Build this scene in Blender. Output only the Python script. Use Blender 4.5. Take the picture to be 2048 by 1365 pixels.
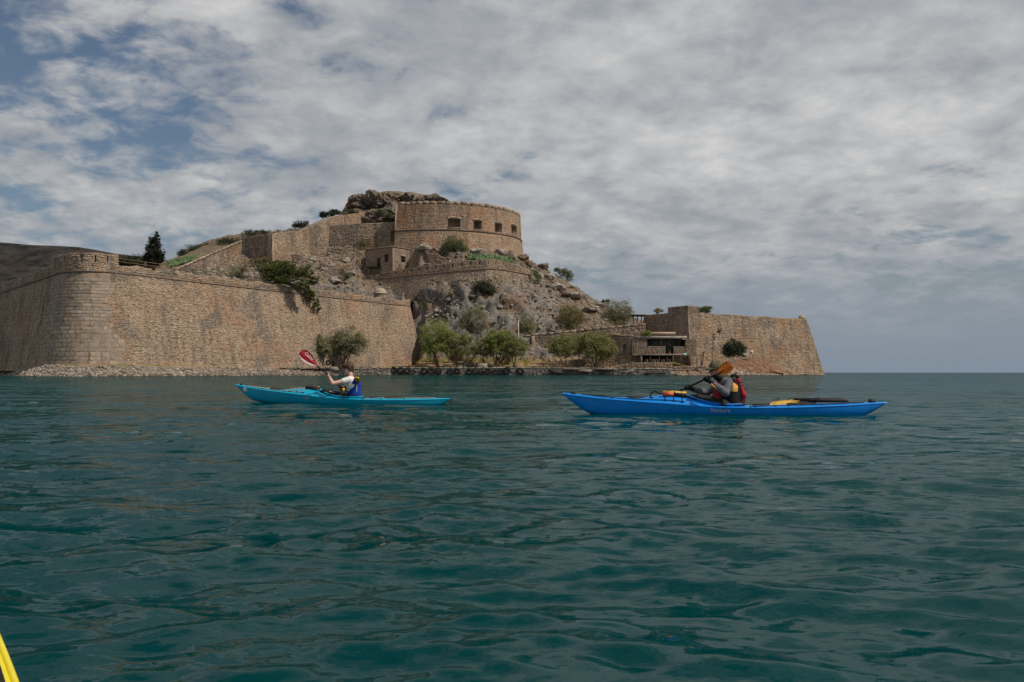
import bpy, bmesh, math, random
import numpy as np
from mathutils import Vector, Matrix

for _o in list(bpy.data.objects):
    bpy.data.objects.remove(_o)
scene = bpy.context.scene
COL = scene.collection
random.seed(7)

# ---------------------------------------------------------------- camera
FPX, HY, EYE = 1900.0, 745.5, 0.69     # focal length and horizon row on a 2048 px wide picture, eye height (m)
cam_data = bpy.data.cameras.new('camera')
cam_data.sensor_width = 36.0
cam_data.lens = 36.0 * FPX / 2048.0
cam_data.shift_y = (HY - 682.5) / 2048.0
cam_data.clip_start = 0.05
cam_data.clip_end = 20000.0
cam = bpy.data.objects.new('camera', cam_data)
COL.objects.link(cam)
cam.location = (0, 0, EYE)
cam.rotation_euler = (math.radians(90), 0, 0)
scene.camera = cam

# ---------------------------------------------------------------- sun, sky
SUN_ELEV = math.radians(50)
SUN_AZ = math.radians(115)             # clockwise from +Y: to the right and a little behind the camera
sun_dir = Vector((math.sin(SUN_AZ) * math.cos(SUN_ELEV), math.cos(SUN_AZ) * math.cos(SUN_ELEV), math.sin(SUN_ELEV)))
sd = bpy.data.lights.new('sun', 'SUN')
sd.energy = 3.7
sd.angle = math.radians(0.6)
sd.color = (1.0, 0.91, 0.79)
sun = bpy.data.objects.new('sun', sd)
COL.objects.link(sun)
sun.location = (60, -40, 120)
sun.rotation_euler = sun_dir.to_track_quat('Z', 'Y').to_euler()

world = bpy.data.worlds.new('World')
scene.world = world
world.use_nodes = True


class NT:
    """small helper to write node trees"""
    def __init__(self, tree):
        self.t = tree
        tree.nodes.clear()

    def n(self, kind, **kw):
        nd = self.t.nodes.new(kind)
        for k, v in kw.items():
            setattr(nd, k, v)
        return nd

    def l(self, a, b):
        self.t.links.new(a, b)

    def val(self, sock, v):
        if hasattr(v, 'is_linked') or isinstance(v, bpy.types.NodeSocket):
            self.l(v, sock)
        elif isinstance(v, (tuple, list)) and len(v) == 3 and sock.type == 'RGBA':
            sock.default_value = (*v, 1)
        else:
            sock.default_value = v

    def math(self, op, a, b=0.0, c=0.0, clamp=False):
        m = self.n('ShaderNodeMath', operation=op, use_clamp=clamp)
        for i, v in enumerate((a, b, c)):
            self.val(m.inputs[i], v)
        return m.outputs[0]

    def vmath(self, op, a, b=(0, 0, 0)):
        m = self.n('ShaderNodeVectorMath', operation=op)
        self.val(m.inputs[0], a)
        if op == 'SCALE':
            self.val(m.inputs[3], b)
        else:
            self.val(m.inputs[1], b)
        return m.outputs[0]

    def noise(self, vec, scale, detail=4.0, rough=0.55, dist=0.0, color=False):
        m = self.n('ShaderNodeTexNoise')
        if vec is not None:
            self.l(vec, m.inputs['Vector'])
        m.inputs['Scale'].default_value = scale
        m.inputs['Detail'].default_value = detail
        m.inputs['Roughness'].default_value = rough
        m.inputs['Distortion'].default_value = dist
        return m.outputs['Color' if color else 'Fac']

    def sstep(self, x, a, b, lo=0.0, hi=1.0):
        m = self.n('ShaderNodeMapRange', interpolation_type='SMOOTHSTEP')
        self.val(m.inputs['Value'], x)
        m.inputs['From Min'].default_value = a
        m.inputs['From Max'].default_value = b
        m.inputs['To Min'].default_value = lo
        m.inputs['To Max'].default_value = hi
        return m.outputs[0]

    def mix(self, f, a, b, mode='MIX'):
        m = self.n('ShaderNodeMix', data_type='RGBA', blend_type=mode)
        self.val(m.inputs[0], f)
        self.val(m.inputs[6], a)
        self.val(m.inputs[7], b)
        return m.outputs[2]

    def ramp(self, f, stops, interp='LINEAR'):
        m = self.n('ShaderNodeValToRGB')
        m.color_ramp.interpolation = interp
        e = m.color_ramp.elements
        while len(e) < len(stops):
            e.new(0.5)
        for i, (p, c) in enumerate(stops):
            e[i].position = p
            e[i].color = (*c, 1)
        self.val(m.inputs[0], f)
        return m.outputs[0]


def build_world():
    w = NT(world.node_tree)
    out = w.n('ShaderNodeOutputWorld')
    tc = w.n('ShaderNodeTexCoord')
    sky = w.n('ShaderNodeTexSky', sky_type='NISHITA', sun_disc=False)
    sky.sun_elevation = SUN_ELEV
    sky.sun_rotation = SUN_AZ
    sky.air_density = 1.0
    sky.dust_density = 1.2
    sky.ozone_density = 1.6
    b_sky = w.n('ShaderNodeBackground')
    b_sky.inputs['Strength'].default_value = SKY_STRENGTH
    w.l(sky.outputs[0], b_sky.inputs['Color'])
    d = tc.outputs['Generated']
    sp = w.n('ShaderNodeSeparateXYZ')
    w.l(d, sp.inputs[0])
    zz = w.math('MAXIMUM', sp.outputs['Z'], 0.0)
    den = w.math('ADD', zz, 0.26)
    cx = w.math('DIVIDE', sp.outputs['X'], den)
    cy = w.math('DIVIDE', sp.outputs['Y'], den)
    cb = w.n('ShaderNodeCombineXYZ')
    w.l(cx, cb.inputs[0]); w.l(cy, cb.inputs[1])
    p = w.vmath('ADD', cb.outputs[0], CLOUD_OFFSET)
    # a broad altocumulus sheet with a large clearing, broken by small holes
    big = w.noise(p, 0.62, 2.0, 0.5)
    mid = w.noise(p, 3.0, 5.0, 0.55, 0.3)
    fine = w.noise(p, 11.0, 6.0, 0.58, 0.3)
    dens = w.math('ADD', w.math('MULTIPLY', big, 1.15), w.math('MULTIPLY', mid, 0.82))
    dens = w.math('ADD', dens, w.math('MULTIPLY', fine, 0.82))
    cover = w.sstep(dens, CLOUD_LO, CLOUD_HI)
    # light and grey of the cloud sheet
    sh1 = w.noise(w.vmath('ADD', p, (3.1, 7.7, 0.4)), 1.9, 4.0, 0.5, 0.2)
    sh2 = w.noise(w.vmath('ADD', p, (0.04, 0.05, 0.0)), 7.0, 5.0, 0.55, 0.3)
    sh3 = w.noise(w.vmath('ADD', p, (9.0, 2.0, 5.0)), 15.0, 4.0, 0.55, 0.2)
    shade = w.math('ADD', w.math('MULTIPLY', sh1, 0.42), w.math('MULTIPLY', sh2, 0.36))
    shade = w.math('ADD', shade, w.math('MULTIPLY', sh3, 0.22))
    shade = w.math('ADD', shade, w.sstep(dens, CLOUD_LO, CLOUD_HI + 0.3, -0.07, 0.05))
    ccol = w.ramp(shade, [(0.36, (0.29, 0.315, 0.355)), (0.47, (0.37, 0.39, 0.415)), (0.57, (0.49, 0.495, 0.505)), (0.70, (0.66, 0.66, 0.66))])
    # thicker air towards the horizon
    low = w.sstep(sp.outputs['Z'], 0.0, 0.16)
    ccol = w.mix(low, (0.225, 0.275, 0.335), ccol)
    cover = w.math('MAXIMUM', cover, w.sstep(sp.outputs['Z'], 0.15, 0.03, 0.0, 0.99))
    cover = w.math('MULTIPLY', cover, 0.99)
    b_c = w.n('ShaderNodeBackground')
    w.l(ccol, b_c.inputs['Color'])
    b_c.inputs['Strength'].default_value = 1.0
    mx = w.n('ShaderNodeMixShader')
    w.l(cover, mx.inputs[0]); w.l(b_sky.outputs[0], mx.inputs[1]); w.l(b_c.outputs[0], mx.inputs[2])
    w.l(mx.outputs[0], out.inputs['Surface'])


SKY_STRENGTH = 0.06
CLOUD_OFFSET = (63.22, 90.1, 32.3)
CLOUD_LO, CLOUD_HI = 1.08, 1.36
build_world()

vs = scene.view_settings
vs.view_transform = 'Standard'
vs.look = 'None'
vs.exposure = 0.0
vs.gamma = 1.0
scene.cycles.max_bounces = 6
scene.cycles.use_denoising = True


# ---------------------------------------------------------------- helpers
def P(px, py, D):
    """a point D metres in front of the camera, from its place on the 2048 px wide survey photograph"""
    return np.array(((px - 1024.0) / FPX * D, D, EYE + (HY - py) / FPX * D))


def _h(ix, iy, iz, seed):
    n = (ix.astype(np.int64) * 374761393 + iy.astype(np.int64) * 668265263 + iz.astype(np.int64) * 2147483647 + seed * 1274126177) & 0xffffffff
    n = ((n ^ (n >> 13)) * 1274126177) & 0xffffffff
    n = (n ^ (n >> 16)) & 0xffffff
    return n / float(0xffffff)


def vnoise(p, seed=0):
    """value noise in -1..1 at an (n, 3) array of points"""
    p = np.asarray(p, float)
    f = np.floor(p); t = p - f
    t = t * t * (3 - 2 * t)
    i = f.astype(np.int64)
    r = 0
    for dx in (0, 1):
        wx = t[:, 0] if dx else 1 - t[:, 0]
        for dy in (0, 1):
            wy = t[:, 1] if dy else 1 - t[:, 1]
            for dz in (0, 1):
                wz = t[:, 2] if dz else 1 - t[:, 2]
                r = r + wx * wy * wz * _h(i[:, 0] + dx, i[:, 1] + dy, i[:, 2] + dz, seed)
    return r * 2 - 1


def fbm(p, octaves=4, seed=0, gain=0.5):
    p = np.asarray(p, float)
    r, a, s = 0, 1.0, 0
    for k in range(octaves):
        r = r + a * vnoise(p * (2.03 ** k) + k * 17.3, seed + k)
        s += a; a *= gain
    return r / s


def voronoi(p, seed=0):
    """random value of the nearest cell and the distance to its border, at an (n, 3) array"""
    p = np.asarray(p, float)
    b = np.floor(p).astype(np.int64)
    f1 = np.full(len(p), 9.0); f2 = np.full(len(p), 9.0); val = np.zeros(len(p)); slope = np.zeros((len(p), 3))
    for dx in (-1, 0, 1):
        for dy in (-1, 0, 1):
            for dz in (-1, 0, 1):
                c = b + (dx, dy, dz)
                q = np.stack([_h(c[:, 0], c[:, 1], c[:, 2], seed + k) for k in range(3)], 1) + c
                d = np.linalg.norm(p - q, axis=1)
                new = d < f1
                f2 = np.where(new, f1, np.minimum(f2, d))
                r = _h(c[:, 0], c[:, 1], c[:, 2], seed + 7)
                # every cell carries its own tilted facet
                n = np.stack([_h(c[:, 0], c[:, 1], c[:, 2], seed + 11 + k) for k in range(3)], 1) - 0.5
                fac = r - 0.5 + ((p - q) * n).sum(1) * 0.9
                val = np.where(new, fac, val)
                f1 = np.where(new, d, f1)
    return val, f2 - f1


WORLD_AT = {}


def empty(name, loc, label=None, cat=None, group=None, parent=None, rz=0.0):
    o = bpy.data.objects.new(name, None)
    o.empty_display_size = 0.3
    COL.objects.link(o)
    loc = np.asarray(loc, float)
    if parent is not None:
        o.parent = parent
        o.location = loc - WORLD_AT.get(parent.name, np.zeros(3))
    else:
        o.location = loc
    o.rotation_euler = (0, 0, rz)
    WORLD_AT[o.name] = loc
    tag(o, label, cat, group, 'thing' if cat else None)
    return o


def tag(o, label=None, cat=None, group=None, kind=None):
    if label: o['label'] = label
    if cat: o['category'] = cat
    if group: o['group'] = group
    if kind: o['kind'] = kind
    return o


def raw_mesh(name, verts, faces, smooth=False):
    """faces: one (m, k) array, or a list of such arrays / index lists"""
    me = bpy.data.meshes.new(name)
    verts = np.asarray(verts, np.float32)
    if isinstance(faces, np.ndarray):
        faces = [faces]
    groups = []
    rest = []
    for f in faces:
        if isinstance(f, np.ndarray) and f.ndim == 2:
            if len(f): groups.append(f.astype(np.int32))
        else:
            rest.append(list(f))
    loops = [g.ravel() for g in groups] + [np.array(r, np.int32) for r in rest]
    counts = np.concatenate([np.full(len(g), g.shape[1], np.int32) for g in groups] + [np.array([len(r) for r in rest], np.int32)]) if (groups or rest) else np.zeros(0, np.int32)
    loops = np.concatenate(loops) if loops else np.zeros(0, np.int32)
    me.vertices.add(len(verts))
    me.vertices.foreach_set('co', verts.ravel())
    me.loops.add(len(loops))
    me.loops.foreach_set('vertex_index', loops)
    me.polygons.add(len(counts))
    starts = np.zeros(len(counts), np.int32)
    if len(counts): starts[1:] = np.cumsum(counts)[:-1]
    me.polygons.foreach_set('loop_start', starts)
    me.polygons.foreach_set('loop_total', counts)
    if smooth:
        me.polygons.foreach_set('use_smooth', np.ones(len(counts), bool))
    me.update(calc_edges=True)
    me.validate()
    return me


def mesh(name, verts, faces, mat, parent=None, smooth=False, world=True):
    """a mesh object; vertices in world metres unless world=False (then in the parent's own axes)"""
    verts = np.asarray(verts, float)
    if parent is not None and world:
        verts = verts - WORLD_AT.get(parent.name, np.zeros(3))
    me = raw_mesh(name, verts, faces, smooth)
    if mat is not None:
        me.materials.append(mat)
    o = bpy.data.objects.new(name, me)
    COL.objects.link(o)
    if parent is not None:
        o.parent = parent
        WORLD_AT[o.name] = WORLD_AT.get(parent.name, np.zeros(3))
    else:
        WORLD_AT[o.name] = np.zeros(3)
    return o


class MB:
    """collects vertices and faces of one mesh"""
    def __init__(self):
        self.v, self.f, self.n = [], [], 0

    def add(self, v, f):
        v = np.asarray(v, float).reshape(-1, 3)
        self.v.append(v)
        for q in (f if isinstance(f, list) else [f]):
            if isinstance(q, np.ndarray):
                self.f.append(q + self.n)
            else:
                self.f.append([i + self.n for i in q])
        self.n += len(v)
        return self

    def box(self, c, s, rz=0.0, R=None, taper=1.0):
        x, y, z = s[0] / 2, s[1] / 2, s[2] / 2
        v = np.array([(-x, -y, -z), (x, -y, -z), (x, y, -z), (-x, y, -z), (-x * taper, -y * taper, z), (x * taper, -y * taper, z), (x * taper, y * taper, z), (-x * taper, y * taper, z)])
        if R is None:
            cs, sn = math.cos(rz), math.sin(rz)
            R = np.array([[cs, -sn, 0], [sn, cs, 0], [0, 0, 1]])
        v = v @ np.asarray(R).T + np.asarray(c, float)
        return self.add(v, np.array([(0, 3, 2, 1), (4, 5, 6, 7), (0, 1, 5, 4), (1, 2, 6, 5), (2, 3, 7, 6), (3, 0, 4, 7)]))

    def hexa(self, pts):
        """8 corners: bottom ring then top ring"""
        return self.add(pts, np.array([(0, 3, 2, 1), (4, 5, 6, 7), (0, 1, 5, 4), (1, 2, 6, 5), (2, 3, 7, 6), (3, 0, 4, 7)]))

    def tube(self, pts, rad, n=8, cap=True):
        pts = np.asarray(pts, float)
        rad = np.full(len(pts), rad) if np.isscalar(rad) else np.asarray(rad, float)
        tan = np.gradient(pts, axis=0)
        tan /= np.linalg.norm(tan, axis=1)[:, None] + 1e-9
        ref = np.array((0, 0, 1.0)) if abs(tan[0][2]) < 0.9 else np.array((1.0, 0, 0))
        a = np.linspace(0, 2 * np.pi, n, endpoint=False)
        rows = []
        u = np.cross(tan[0], ref); u /= np.linalg.norm(u)
        for i in range(len(pts)):
            u = u - tan[i] * np.dot(u, tan[i]); u /= np.linalg.norm(u) + 1e-9
            w = np.cross(tan[i], u)
            rows.append(pts[i] + rad[i] * (np.cos(a)[:, None] * u + np.sin(a)[:, None] * w))
        v = np.concatenate(rows)
        i, j = np.meshgrid(np.arange(len(pts) - 1), np.arange(n), indexing='ij')
        i, j = i.ravel(), j.ravel(); k = (j + 1) % n
        f = np.stack([i * n + j, i * n + k, (i + 1) * n + k, (i + 1) * n + j], 1)
        fl = [f]
        if cap:
            fl += [list(range(n))[::-1], [(len(pts) - 1) * n + q for q in range(n)]]
        return self.add(v, fl)

    def lathe(self, prof, c, n=24, a0=0.0, a1=2 * math.pi, closed=True):
        prof = np.asarray(prof, float)
        a = np.linspace(a0, a1, n, endpoint=not closed)
        v = np.array([(c[0] + r * math.cos(t), c[1] + r * math.sin(t), c[2] + z) for t in a for r, z in prof])
        m = len(prof)
        f = []
        for i in range(n if closed else n - 1):
            for j in range(m - 1):
                k = (i + 1) % n
                f.append((i * m + j, k * m + j, k * m + j + 1, i * m + j + 1))
        return self.add(v, np.array(f))

    def build(self, name, mat, parent=None, smooth=False, world=True):
        return mesh(name, np.concatenate(self.v), self.f, mat, parent, smooth, world)


def grid_faces(nu, nv):
    i, j = np.meshgrid(np.arange(nu - 1), np.arange(nv - 1), indexing='ij')
    i, j = i.ravel(), j.ravel()
    return np.stack([i * nv + j, (i + 1) * nv + j, (i + 1) * nv + j + 1, i * nv + j + 1], 1)


# ---------------------------------------------------------------- materials
def new_mat(name):
    m = bpy.data.materials.new(name)
    m.use_nodes = True
    t = NT(m.node_tree)
    out = t.n('ShaderNodeOutputMaterial')
    b = t.n('ShaderNodeBsdfPrincipled')
    t.l(b.outputs[0], out.inputs['Surface'])
    return m, t, b


def plain(name, col, rough=0.6, var=0.12, scale=6.0, spec=0.5, metal=0.0, bump=0.0):
    """one colour with slight uneven wear"""
    m, t, b = new_mat(name)
    g = t.n('ShaderNodeNewGeometry')
    n = t.noise(g.outputs['Position'], scale, 5, 0.6)
    f = t.sstep(n, 0.3, 0.7)
    lo = tuple(c * (1 - var) for c in col); hi = tuple(min(1, c * (1 + var)) for c in col)
    t.l(t.mix(f, lo, hi), b.inputs['Base Color'])
    t.val(b.inputs['Roughness'], t.math('ADD', t.math('MULTIPLY', n, 0.2), rough - 0.1))
    b.inputs['Specular IOR Level'].default_value = spec
    b.inputs['Metallic'].default_value = metal
    if bump:
        bp = t.n('ShaderNodeBump')
        bp.inputs['Strength'].default_value = bump
        bp.inputs['Distance'].default_value = 0.05
        t.l(n, bp.inputs['Height']); t.l(bp.outputs[0], b.inputs['Normal'])
    return m


def stone_mat(name, ramp, stain=(0.20, 0.12, 0.07), stain_amt=0.5, grey=(0.16, 0.145, 0.13), grey_amt=0.6, scale=0.09, island=True, seed=0.0):
    """masonry: every stone its own tone, large ochre stains and grey weathering over the wall"""
    m, t, b = new_mat(name)
    g = t.n('ShaderNodeNewGeometry')
    pos = t.vmath('ADD', g.outputs['Position'], (seed, seed * 1.7, seed * 0.3))
    fine = t.noise(pos, 5.0, 4, 0.65)
    if island:
        f = t.math('ADD', t.math('MULTIPLY', g.outputs['Random Per Island'], 0.75), t.math('MULTIPLY', fine, 0.25))
    else:
        f = t.sstep(t.noise(pos, 1.6, 6, 0.7), 0.25, 0.75)
    col = t.ramp(f, ramp)
    st = t.sstep(t.noise(pos, scale, 4, 0.6, 0.4), 0.50, 0.66)
    col = t.mix(t.math('MULTIPLY', st, stain_amt), col, stain)
    st2 = t.sstep(t.noise(t.vmath('ADD', pos, (31.0, 5.0, 11.0)), scale * 1.3, 5, 0.65, 0.6), 0.50, 0.64)
    col = t.mix(t.math('MULTIPLY', st2, grey_amt), col, grey)
    pale = t.sstep(t.noise(t.vmath('ADD', pos, (3.0, 41.0, 17.0)), scale * 1.7, 5, 0.65, 0.5), 0.53, 0.66)
    col = t.mix(t.math('MULTIPLY', pale, 0.28), col, t.mix(f, tuple(c * 1.0 for c in ramp[-1][1]), tuple(min(1, c * 1.25) for c in ramp[-1][1])))
    vert = t.noise(t.vmath('MULTIPLY', pos, (1.0, 1.0, 0.13)), 0.55, 4, 0.6)
    col = t.mix(t.math('MULTIPLY', t.sstep(vert, 0.50, 0.66), 0.55), col, tuple(c * 0.55 for c in grey))
    t.l(col, b.inputs['Base Color'])
    b.inputs['Roughness'].default_value = 0.92
    b.inputs['Specular IOR Level'].default_value = 0.2
    bp = t.n('ShaderNodeBump')
    bp.inputs['Strength'].default_value = 0.6
    bp.inputs['Distance'].default_value = 0.06
    t.l(t.noise(pos, 7.0, 5, 0.7), bp.inputs['Height'])
    t.l(bp.outputs[0], b.inputs['Normal'])
    return m


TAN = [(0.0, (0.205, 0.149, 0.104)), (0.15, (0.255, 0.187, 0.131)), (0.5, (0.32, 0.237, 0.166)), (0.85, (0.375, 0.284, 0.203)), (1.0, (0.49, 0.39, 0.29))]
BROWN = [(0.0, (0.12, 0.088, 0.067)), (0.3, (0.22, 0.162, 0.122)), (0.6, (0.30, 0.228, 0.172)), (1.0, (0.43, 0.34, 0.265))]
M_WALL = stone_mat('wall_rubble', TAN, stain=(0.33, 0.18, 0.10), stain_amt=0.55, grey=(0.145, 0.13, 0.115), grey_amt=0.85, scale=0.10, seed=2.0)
M_WALL_DARK = stone_mat('wall_rubble_brown', BROWN, stain=(0.24, 0.12, 0.06), stain_amt=0.5, seed=9.0)  # brown rubble; also paints the shade on the lower fort's side faces
M_RAMPART = stone_mat('wall_rampart', BROWN, stain=(0.30, 0.21, 0.14), stain_amt=0.6, grey_amt=0.35, seed=20.0)
M_BASTION = stone_mat('wall_bastion', [(0.0, (0.25, 0.17, 0.115)), (0.5, (0.34, 0.235, 0.16)), (1.0, (0.42, 0.305, 0.215))], stain=(0.40, 0.19, 0.095), stain_amt=0.75, grey=(0.17, 0.145, 0.12), grey_amt=0.6, scale=0.13, seed=4.0)
M_MORTAR = stone_mat('wall_mortar', [(0.0, (0.19, 0.14, 0.105)), (1.0, (0.33, 0.245, 0.185))], stain=(0.22, 0.11, 0.05), island=False, seed=1.0)
M_ASHLAR = stone_mat('ashlar', [(0.0, (0.20, 0.16, 0.125)), (0.5, (0.31, 0.25, 0.195)), (1.0, (0.40, 0.33, 0.26))], stain=(0.30, 0.16, 0.08), stain_amt=0.45, grey=(0.24, 0.22, 0.20), grey_amt=0.5, scale=0.2, island=False, seed=6.0)
M_QUAY = stone_mat('quay_stone', [(0.0, (0.05, 0.045, 0.04)), (0.4, (0.13, 0.115, 0.10)), (0.75, (0.24, 0.215, 0.19)), (1.0, (0.40, 0.37, 0.33))], stain=(0.12, 0.08, 0.05), seed=3.0)
M_CONCRETE = plain('old_concrete', (0.28, 0.25, 0.215), 0.9, 0.3, 1.2, 0.2, bump=0.3)
M_WOOD = plain('weathered_wood', (0.16, 0.105, 0.07), 0.85, 0.35, 5.0, 0.2)
M_PALE_WOOD = plain('pale_timber', (0.34, 0.26, 0.18), 0.85, 0.3, 5.0, 0.2)
M_PAINT_WHITE = plain('white_paint', (0.62, 0.6, 0.55), 0.6, 0.15, 3.0, 0.3)
M_RUST = plain('rusty_iron', (0.10, 0.045, 0.025), 0.85, 0.35, 4.0, 0.3)
M_BLACK = plain('black_shade', (0.012, 0.011, 0.011), 0.9, 0.2, 2.0, 0.1)
M_IRON = plain('dark_iron', (0.03, 0.027, 0.025), 0.7, 0.3, 5.0, 0.3)
# ---------------------------------------------------------------- the sea
def sea_waves(x, y, spacing):
    """chop of the bay: a sum of short sharp crested (trochoidal) waves as offsets dx, dy, dz.
    Components finer than the local mesh are left out"""
    rng = np.random.RandomState(11)
    dx, dy, z = np.zeros_like(x), np.zeros_like(x), np.zeros_like(x)
    n = 120
    lam = np.exp(np.linspace(math.log(0.06), math.log(3.6), n))
    for i in range(n):
        th = math.radians(84) + rng.normal(0, 0.60)
        L = lam[i] * rng.uniform(0.92, 1.08)
        slope = 0.050 * float(np.interp(L, (0.06, 0.10, 0.18, 0.33, 0.6, 1.0, 1.8, 3.6), (0.60, 0.90, 1.0, 0.88, 0.66, 0.42, 0.22, 0.13)))
        a = slope * L / (2 * math.pi)
        k = 2 * math.pi / L
        c, s = math.cos(th), math.sin(th)
        ph = k * (x * c + y * s) + rng.uniform(0, 2 * math.pi)
        # gusts: every component comes and goes in patches
        g = 0.35 / L
        amp = a * np.clip(0.55 + 0.55 * np.sin(x * g * rng.uniform(0.6, 1.3) + i) * np.sin(y * g * rng.uniform(0.5, 1.1) + 2.1 * i), 0, 2)
        amp = amp * np.clip((L / spacing - 2.2) / 2.0, 0, 1)
        z += amp * np.cos(ph)
        dx -= 0.8 * amp * c * np.sin(ph)
        dy -= 0.8 * amp * s * np.sin(ph)
    return dx, dy, z


def build_sea():
    nr = 900
    r = 1.1 * np.exp(np.linspace(0, math.log(9000 / 1.1), nr))
    a = np.concatenate([np.radians(np.linspace(-36, 36, 460)), np.radians(np.linspace(37, 323, 80))[1:-1]])
    na = len(a)
    R, A = np.meshgrid(r, a, indexing='ij')
    X, Y = R * np.sin(A), R * np.cos(A)
    dr = R * math.log(9000 / 1.1) / nr
    da = R * np.gradient(np.unwrap(a))[None, :]
    sp = np.maximum(dr, np.abs(da))
    dx, dy, Z = sea_waves(X.ravel(), Y.ravel(), sp.ravel())
    V = np.stack([X.ravel() + dx, Y.ravel() + dy, Z], 1)
    i, j = np.meshgrid(np.arange(nr - 1), np.arange(na), indexing='ij')
    i, j = i.ravel(), j.ravel(); k = (j + 1) % na
    f = np.stack([i * na + j, i * na + k, (i + 1) * na + k, (i + 1) * na + j], 1)
    c = len(V)
    V = np.concatenate([V, [(0, 0, 0)]])
    fan = np.array([(c, (q + 1) % na, q) for q in range(na)])
    m, t, b = new_mat('sea_water')
    g = t.n('ShaderNodeNewGeometry')
    pos = g.outputs['Position']
    # ripples finer than the mesh tilt the surface directly
    st = t.vmath('MULTIPLY', pos, (0.7, 1.3, 1.0))
    half = (0.5, 0.5, 0.5)
    tilt = None
    for sc_, det, amt, shift in ((17.0, 4, 0.42, (0.0, 0.0, 0.0)), (4.5, 4, 0.50, (5.0, 9.0, 2.0)), (1.1, 3, 0.50, (2.0, 3.0, 1.0)), (0.2, 4, 0.42, (8.0, 1.0, 4.0))):
        n_ = t.vmath('SCALE', t.vmath('SUBTRACT', t.noise(t.vmath('ADD', st, shift), sc_, det, 0.6, 0.3, color=True), half), amt)
        tilt = n_ if tilt is None else t.vmath('ADD', tilt, n_)
    tilt = t.vmath('MULTIPLY', tilt, (1.0, 1.0, 0.0))
    nn = t.vmath('NORMALIZE', t.vmath('ADD', g.outputs['Normal'], tilt))
    deep = t.noise(pos, 0.06, 3, 0.5)
    df = t.n('ShaderNodeBsdfDiffuse')
    t.l(t.mix(t.sstep(deep, 0.35, 0.65), (0.0, 0.030, 0.0320), (0.0, 0.042, 0.0440)), df.inputs['Color'])
    gl = t.n('ShaderNodeBsdfGlossy')
    gl.inputs['Roughness'].default_value = 0.03
    t.l(nn, gl.inputs['Normal'])
    fr = t.n('ShaderNodeFresnel')
    fr.inputs['IOR'].default_value = 1.333
    t.l(nn, fr.inputs['Normal'])
    mx = t.n('ShaderNodeMixShader')
    t.l(t.math('MULTIPLY', fr.outputs[0], 0.52), mx.inputs[0])
    t.l(df.outputs[0], mx.inputs[1]); t.l(gl.outputs[0], mx.inputs[2])
    t.t.nodes.remove(b)
    t.l(mx.outputs[0], t.t.nodes['Material Output'].inputs['Surface'])
    o = mesh('sea', V, [f, fan], m, smooth=True)
    tag(o, 'teal green bay water with small wind ripples', kind='structure')


build_sea()
# ---------------------------------------------------------------- island ground
# plan of the south-west curtain wall at the level of its string course (left to right)
ZC = 19.8
def bez(a, b, c, n):
    t = np.linspace(0, 1, n)[:, None]
    return (1 - t) ** 2 * np.array(a) + 2 * t * (1 - t) * np.array(b) + t ** 2 * np.array(c)

FORT = np.concatenate([[(-175.0, 297.0), (-125.8, 233.0), (-100.0, 199.8)], bez((-89.8, 186.6), (-80.6, 174.6), (-75.0, 186.0), 15), [(-62.9, 211.0), (-52.0, 232.0), (-39.0, 258.0), (-29.6, 276.0)]])
FORT_END = np.array((-35.5, 308.0))


def fort_D(px):
    """distance of the main curtain wall at a column of the picture"""
    ax, ay, bx, by = -75.0, 186.0, -29.6, 276.0
    k = (px - 1024.0) / FPX
    t = (k * ay - ax) / ((bx - ax) - k * (by - ay))
    return ay + (by - ay) * t


def fort_X(Y):
    return -75.0 + (Y - 186.0) * (45.4 / 90.0)


CTRL = [  # (px, py, distance) of ground seen in the photograph
    (250, 560, 215), (330, 556, 235), (330, 545, 262), (420, 560, 240), (520, 575, 252), (620, 592, 262), (720, 608, 280), (790, 612, 290),
    (150, 556, 205), (60, 585, 240), (200, 552, 235), (260, 540, 275), (300, 535, 300),
    (350, 548, 275), (420, 535, 284), (482, 522, 290), (350, 522, 330), (430, 494, 335), (480, 474, 338), (540, 470, 338), (600, 458, 336), (660, 444, 338), (690, 436, 345),
    (500, 530, 288), (545, 512, 296), (600, 560, 276), (610, 530, 288), (600, 500, 306), (650, 490, 314), (700, 500, 306), (690, 540, 290), (690, 575, 283), (640, 580, 277),
    (735, 488, 314), (790, 488, 318), (660, 472, 325), (720, 436, 340), (780, 436, 335),
    (695, 425, 352), (706, 402, 356), (740, 388, 358), (780, 381, 359), (830, 385, 360), (885, 398, 362), (780, 420, 345), (850, 420, 350),
    (810, 490, 304), (840, 489, 301), (900, 496, 300), (960, 506, 301), (1010, 514, 306), (1050, 524, 322), (1068, 528, 330),
    (900, 470, 330), (960, 480, 335), (850, 460, 335),
    (730, 548, 301), (785, 543, 296), (826, 535, 303), (760, 520, 306), (830, 510, 303),
    (724, 562, 299), (785, 556, 294), (886, 545, 293), (980, 532, 292), (1040, 540, 297), (1062, 545, 305),
    (850, 522, 297), (920, 522, 297), (990, 514, 298), (1040, 526, 306),
    (838, 640, 284), (860, 700, 269), (950, 702, 268), (1040, 700, 268), (1100, 700, 270), (850, 650, 277), (950, 645, 273.5), (1040, 650, 273.5), (845, 600, 285), (900, 588, 279), (955, 586, 277.5), (1040, 618, 278), (1090, 632, 281), (760, 592, 291), (800, 584, 289), (850, 578, 285), (930, 566, 281),
    (1075, 560, 306), (1100, 545, 322), (1125, 560, 324), (1160, 582, 322), (1200, 606, 318), (1240, 628, 314), (1280, 642, 306), (1320, 650, 300),
    (1100, 600, 300), (1112, 680, 279), (1150, 615, 303), (1150, 680, 279), (1200, 645, 297), (1210, 672, 282), (1250, 655, 292), (1270, 660, 287), (1130, 650, 286), (1180, 660, 287),
]


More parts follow.
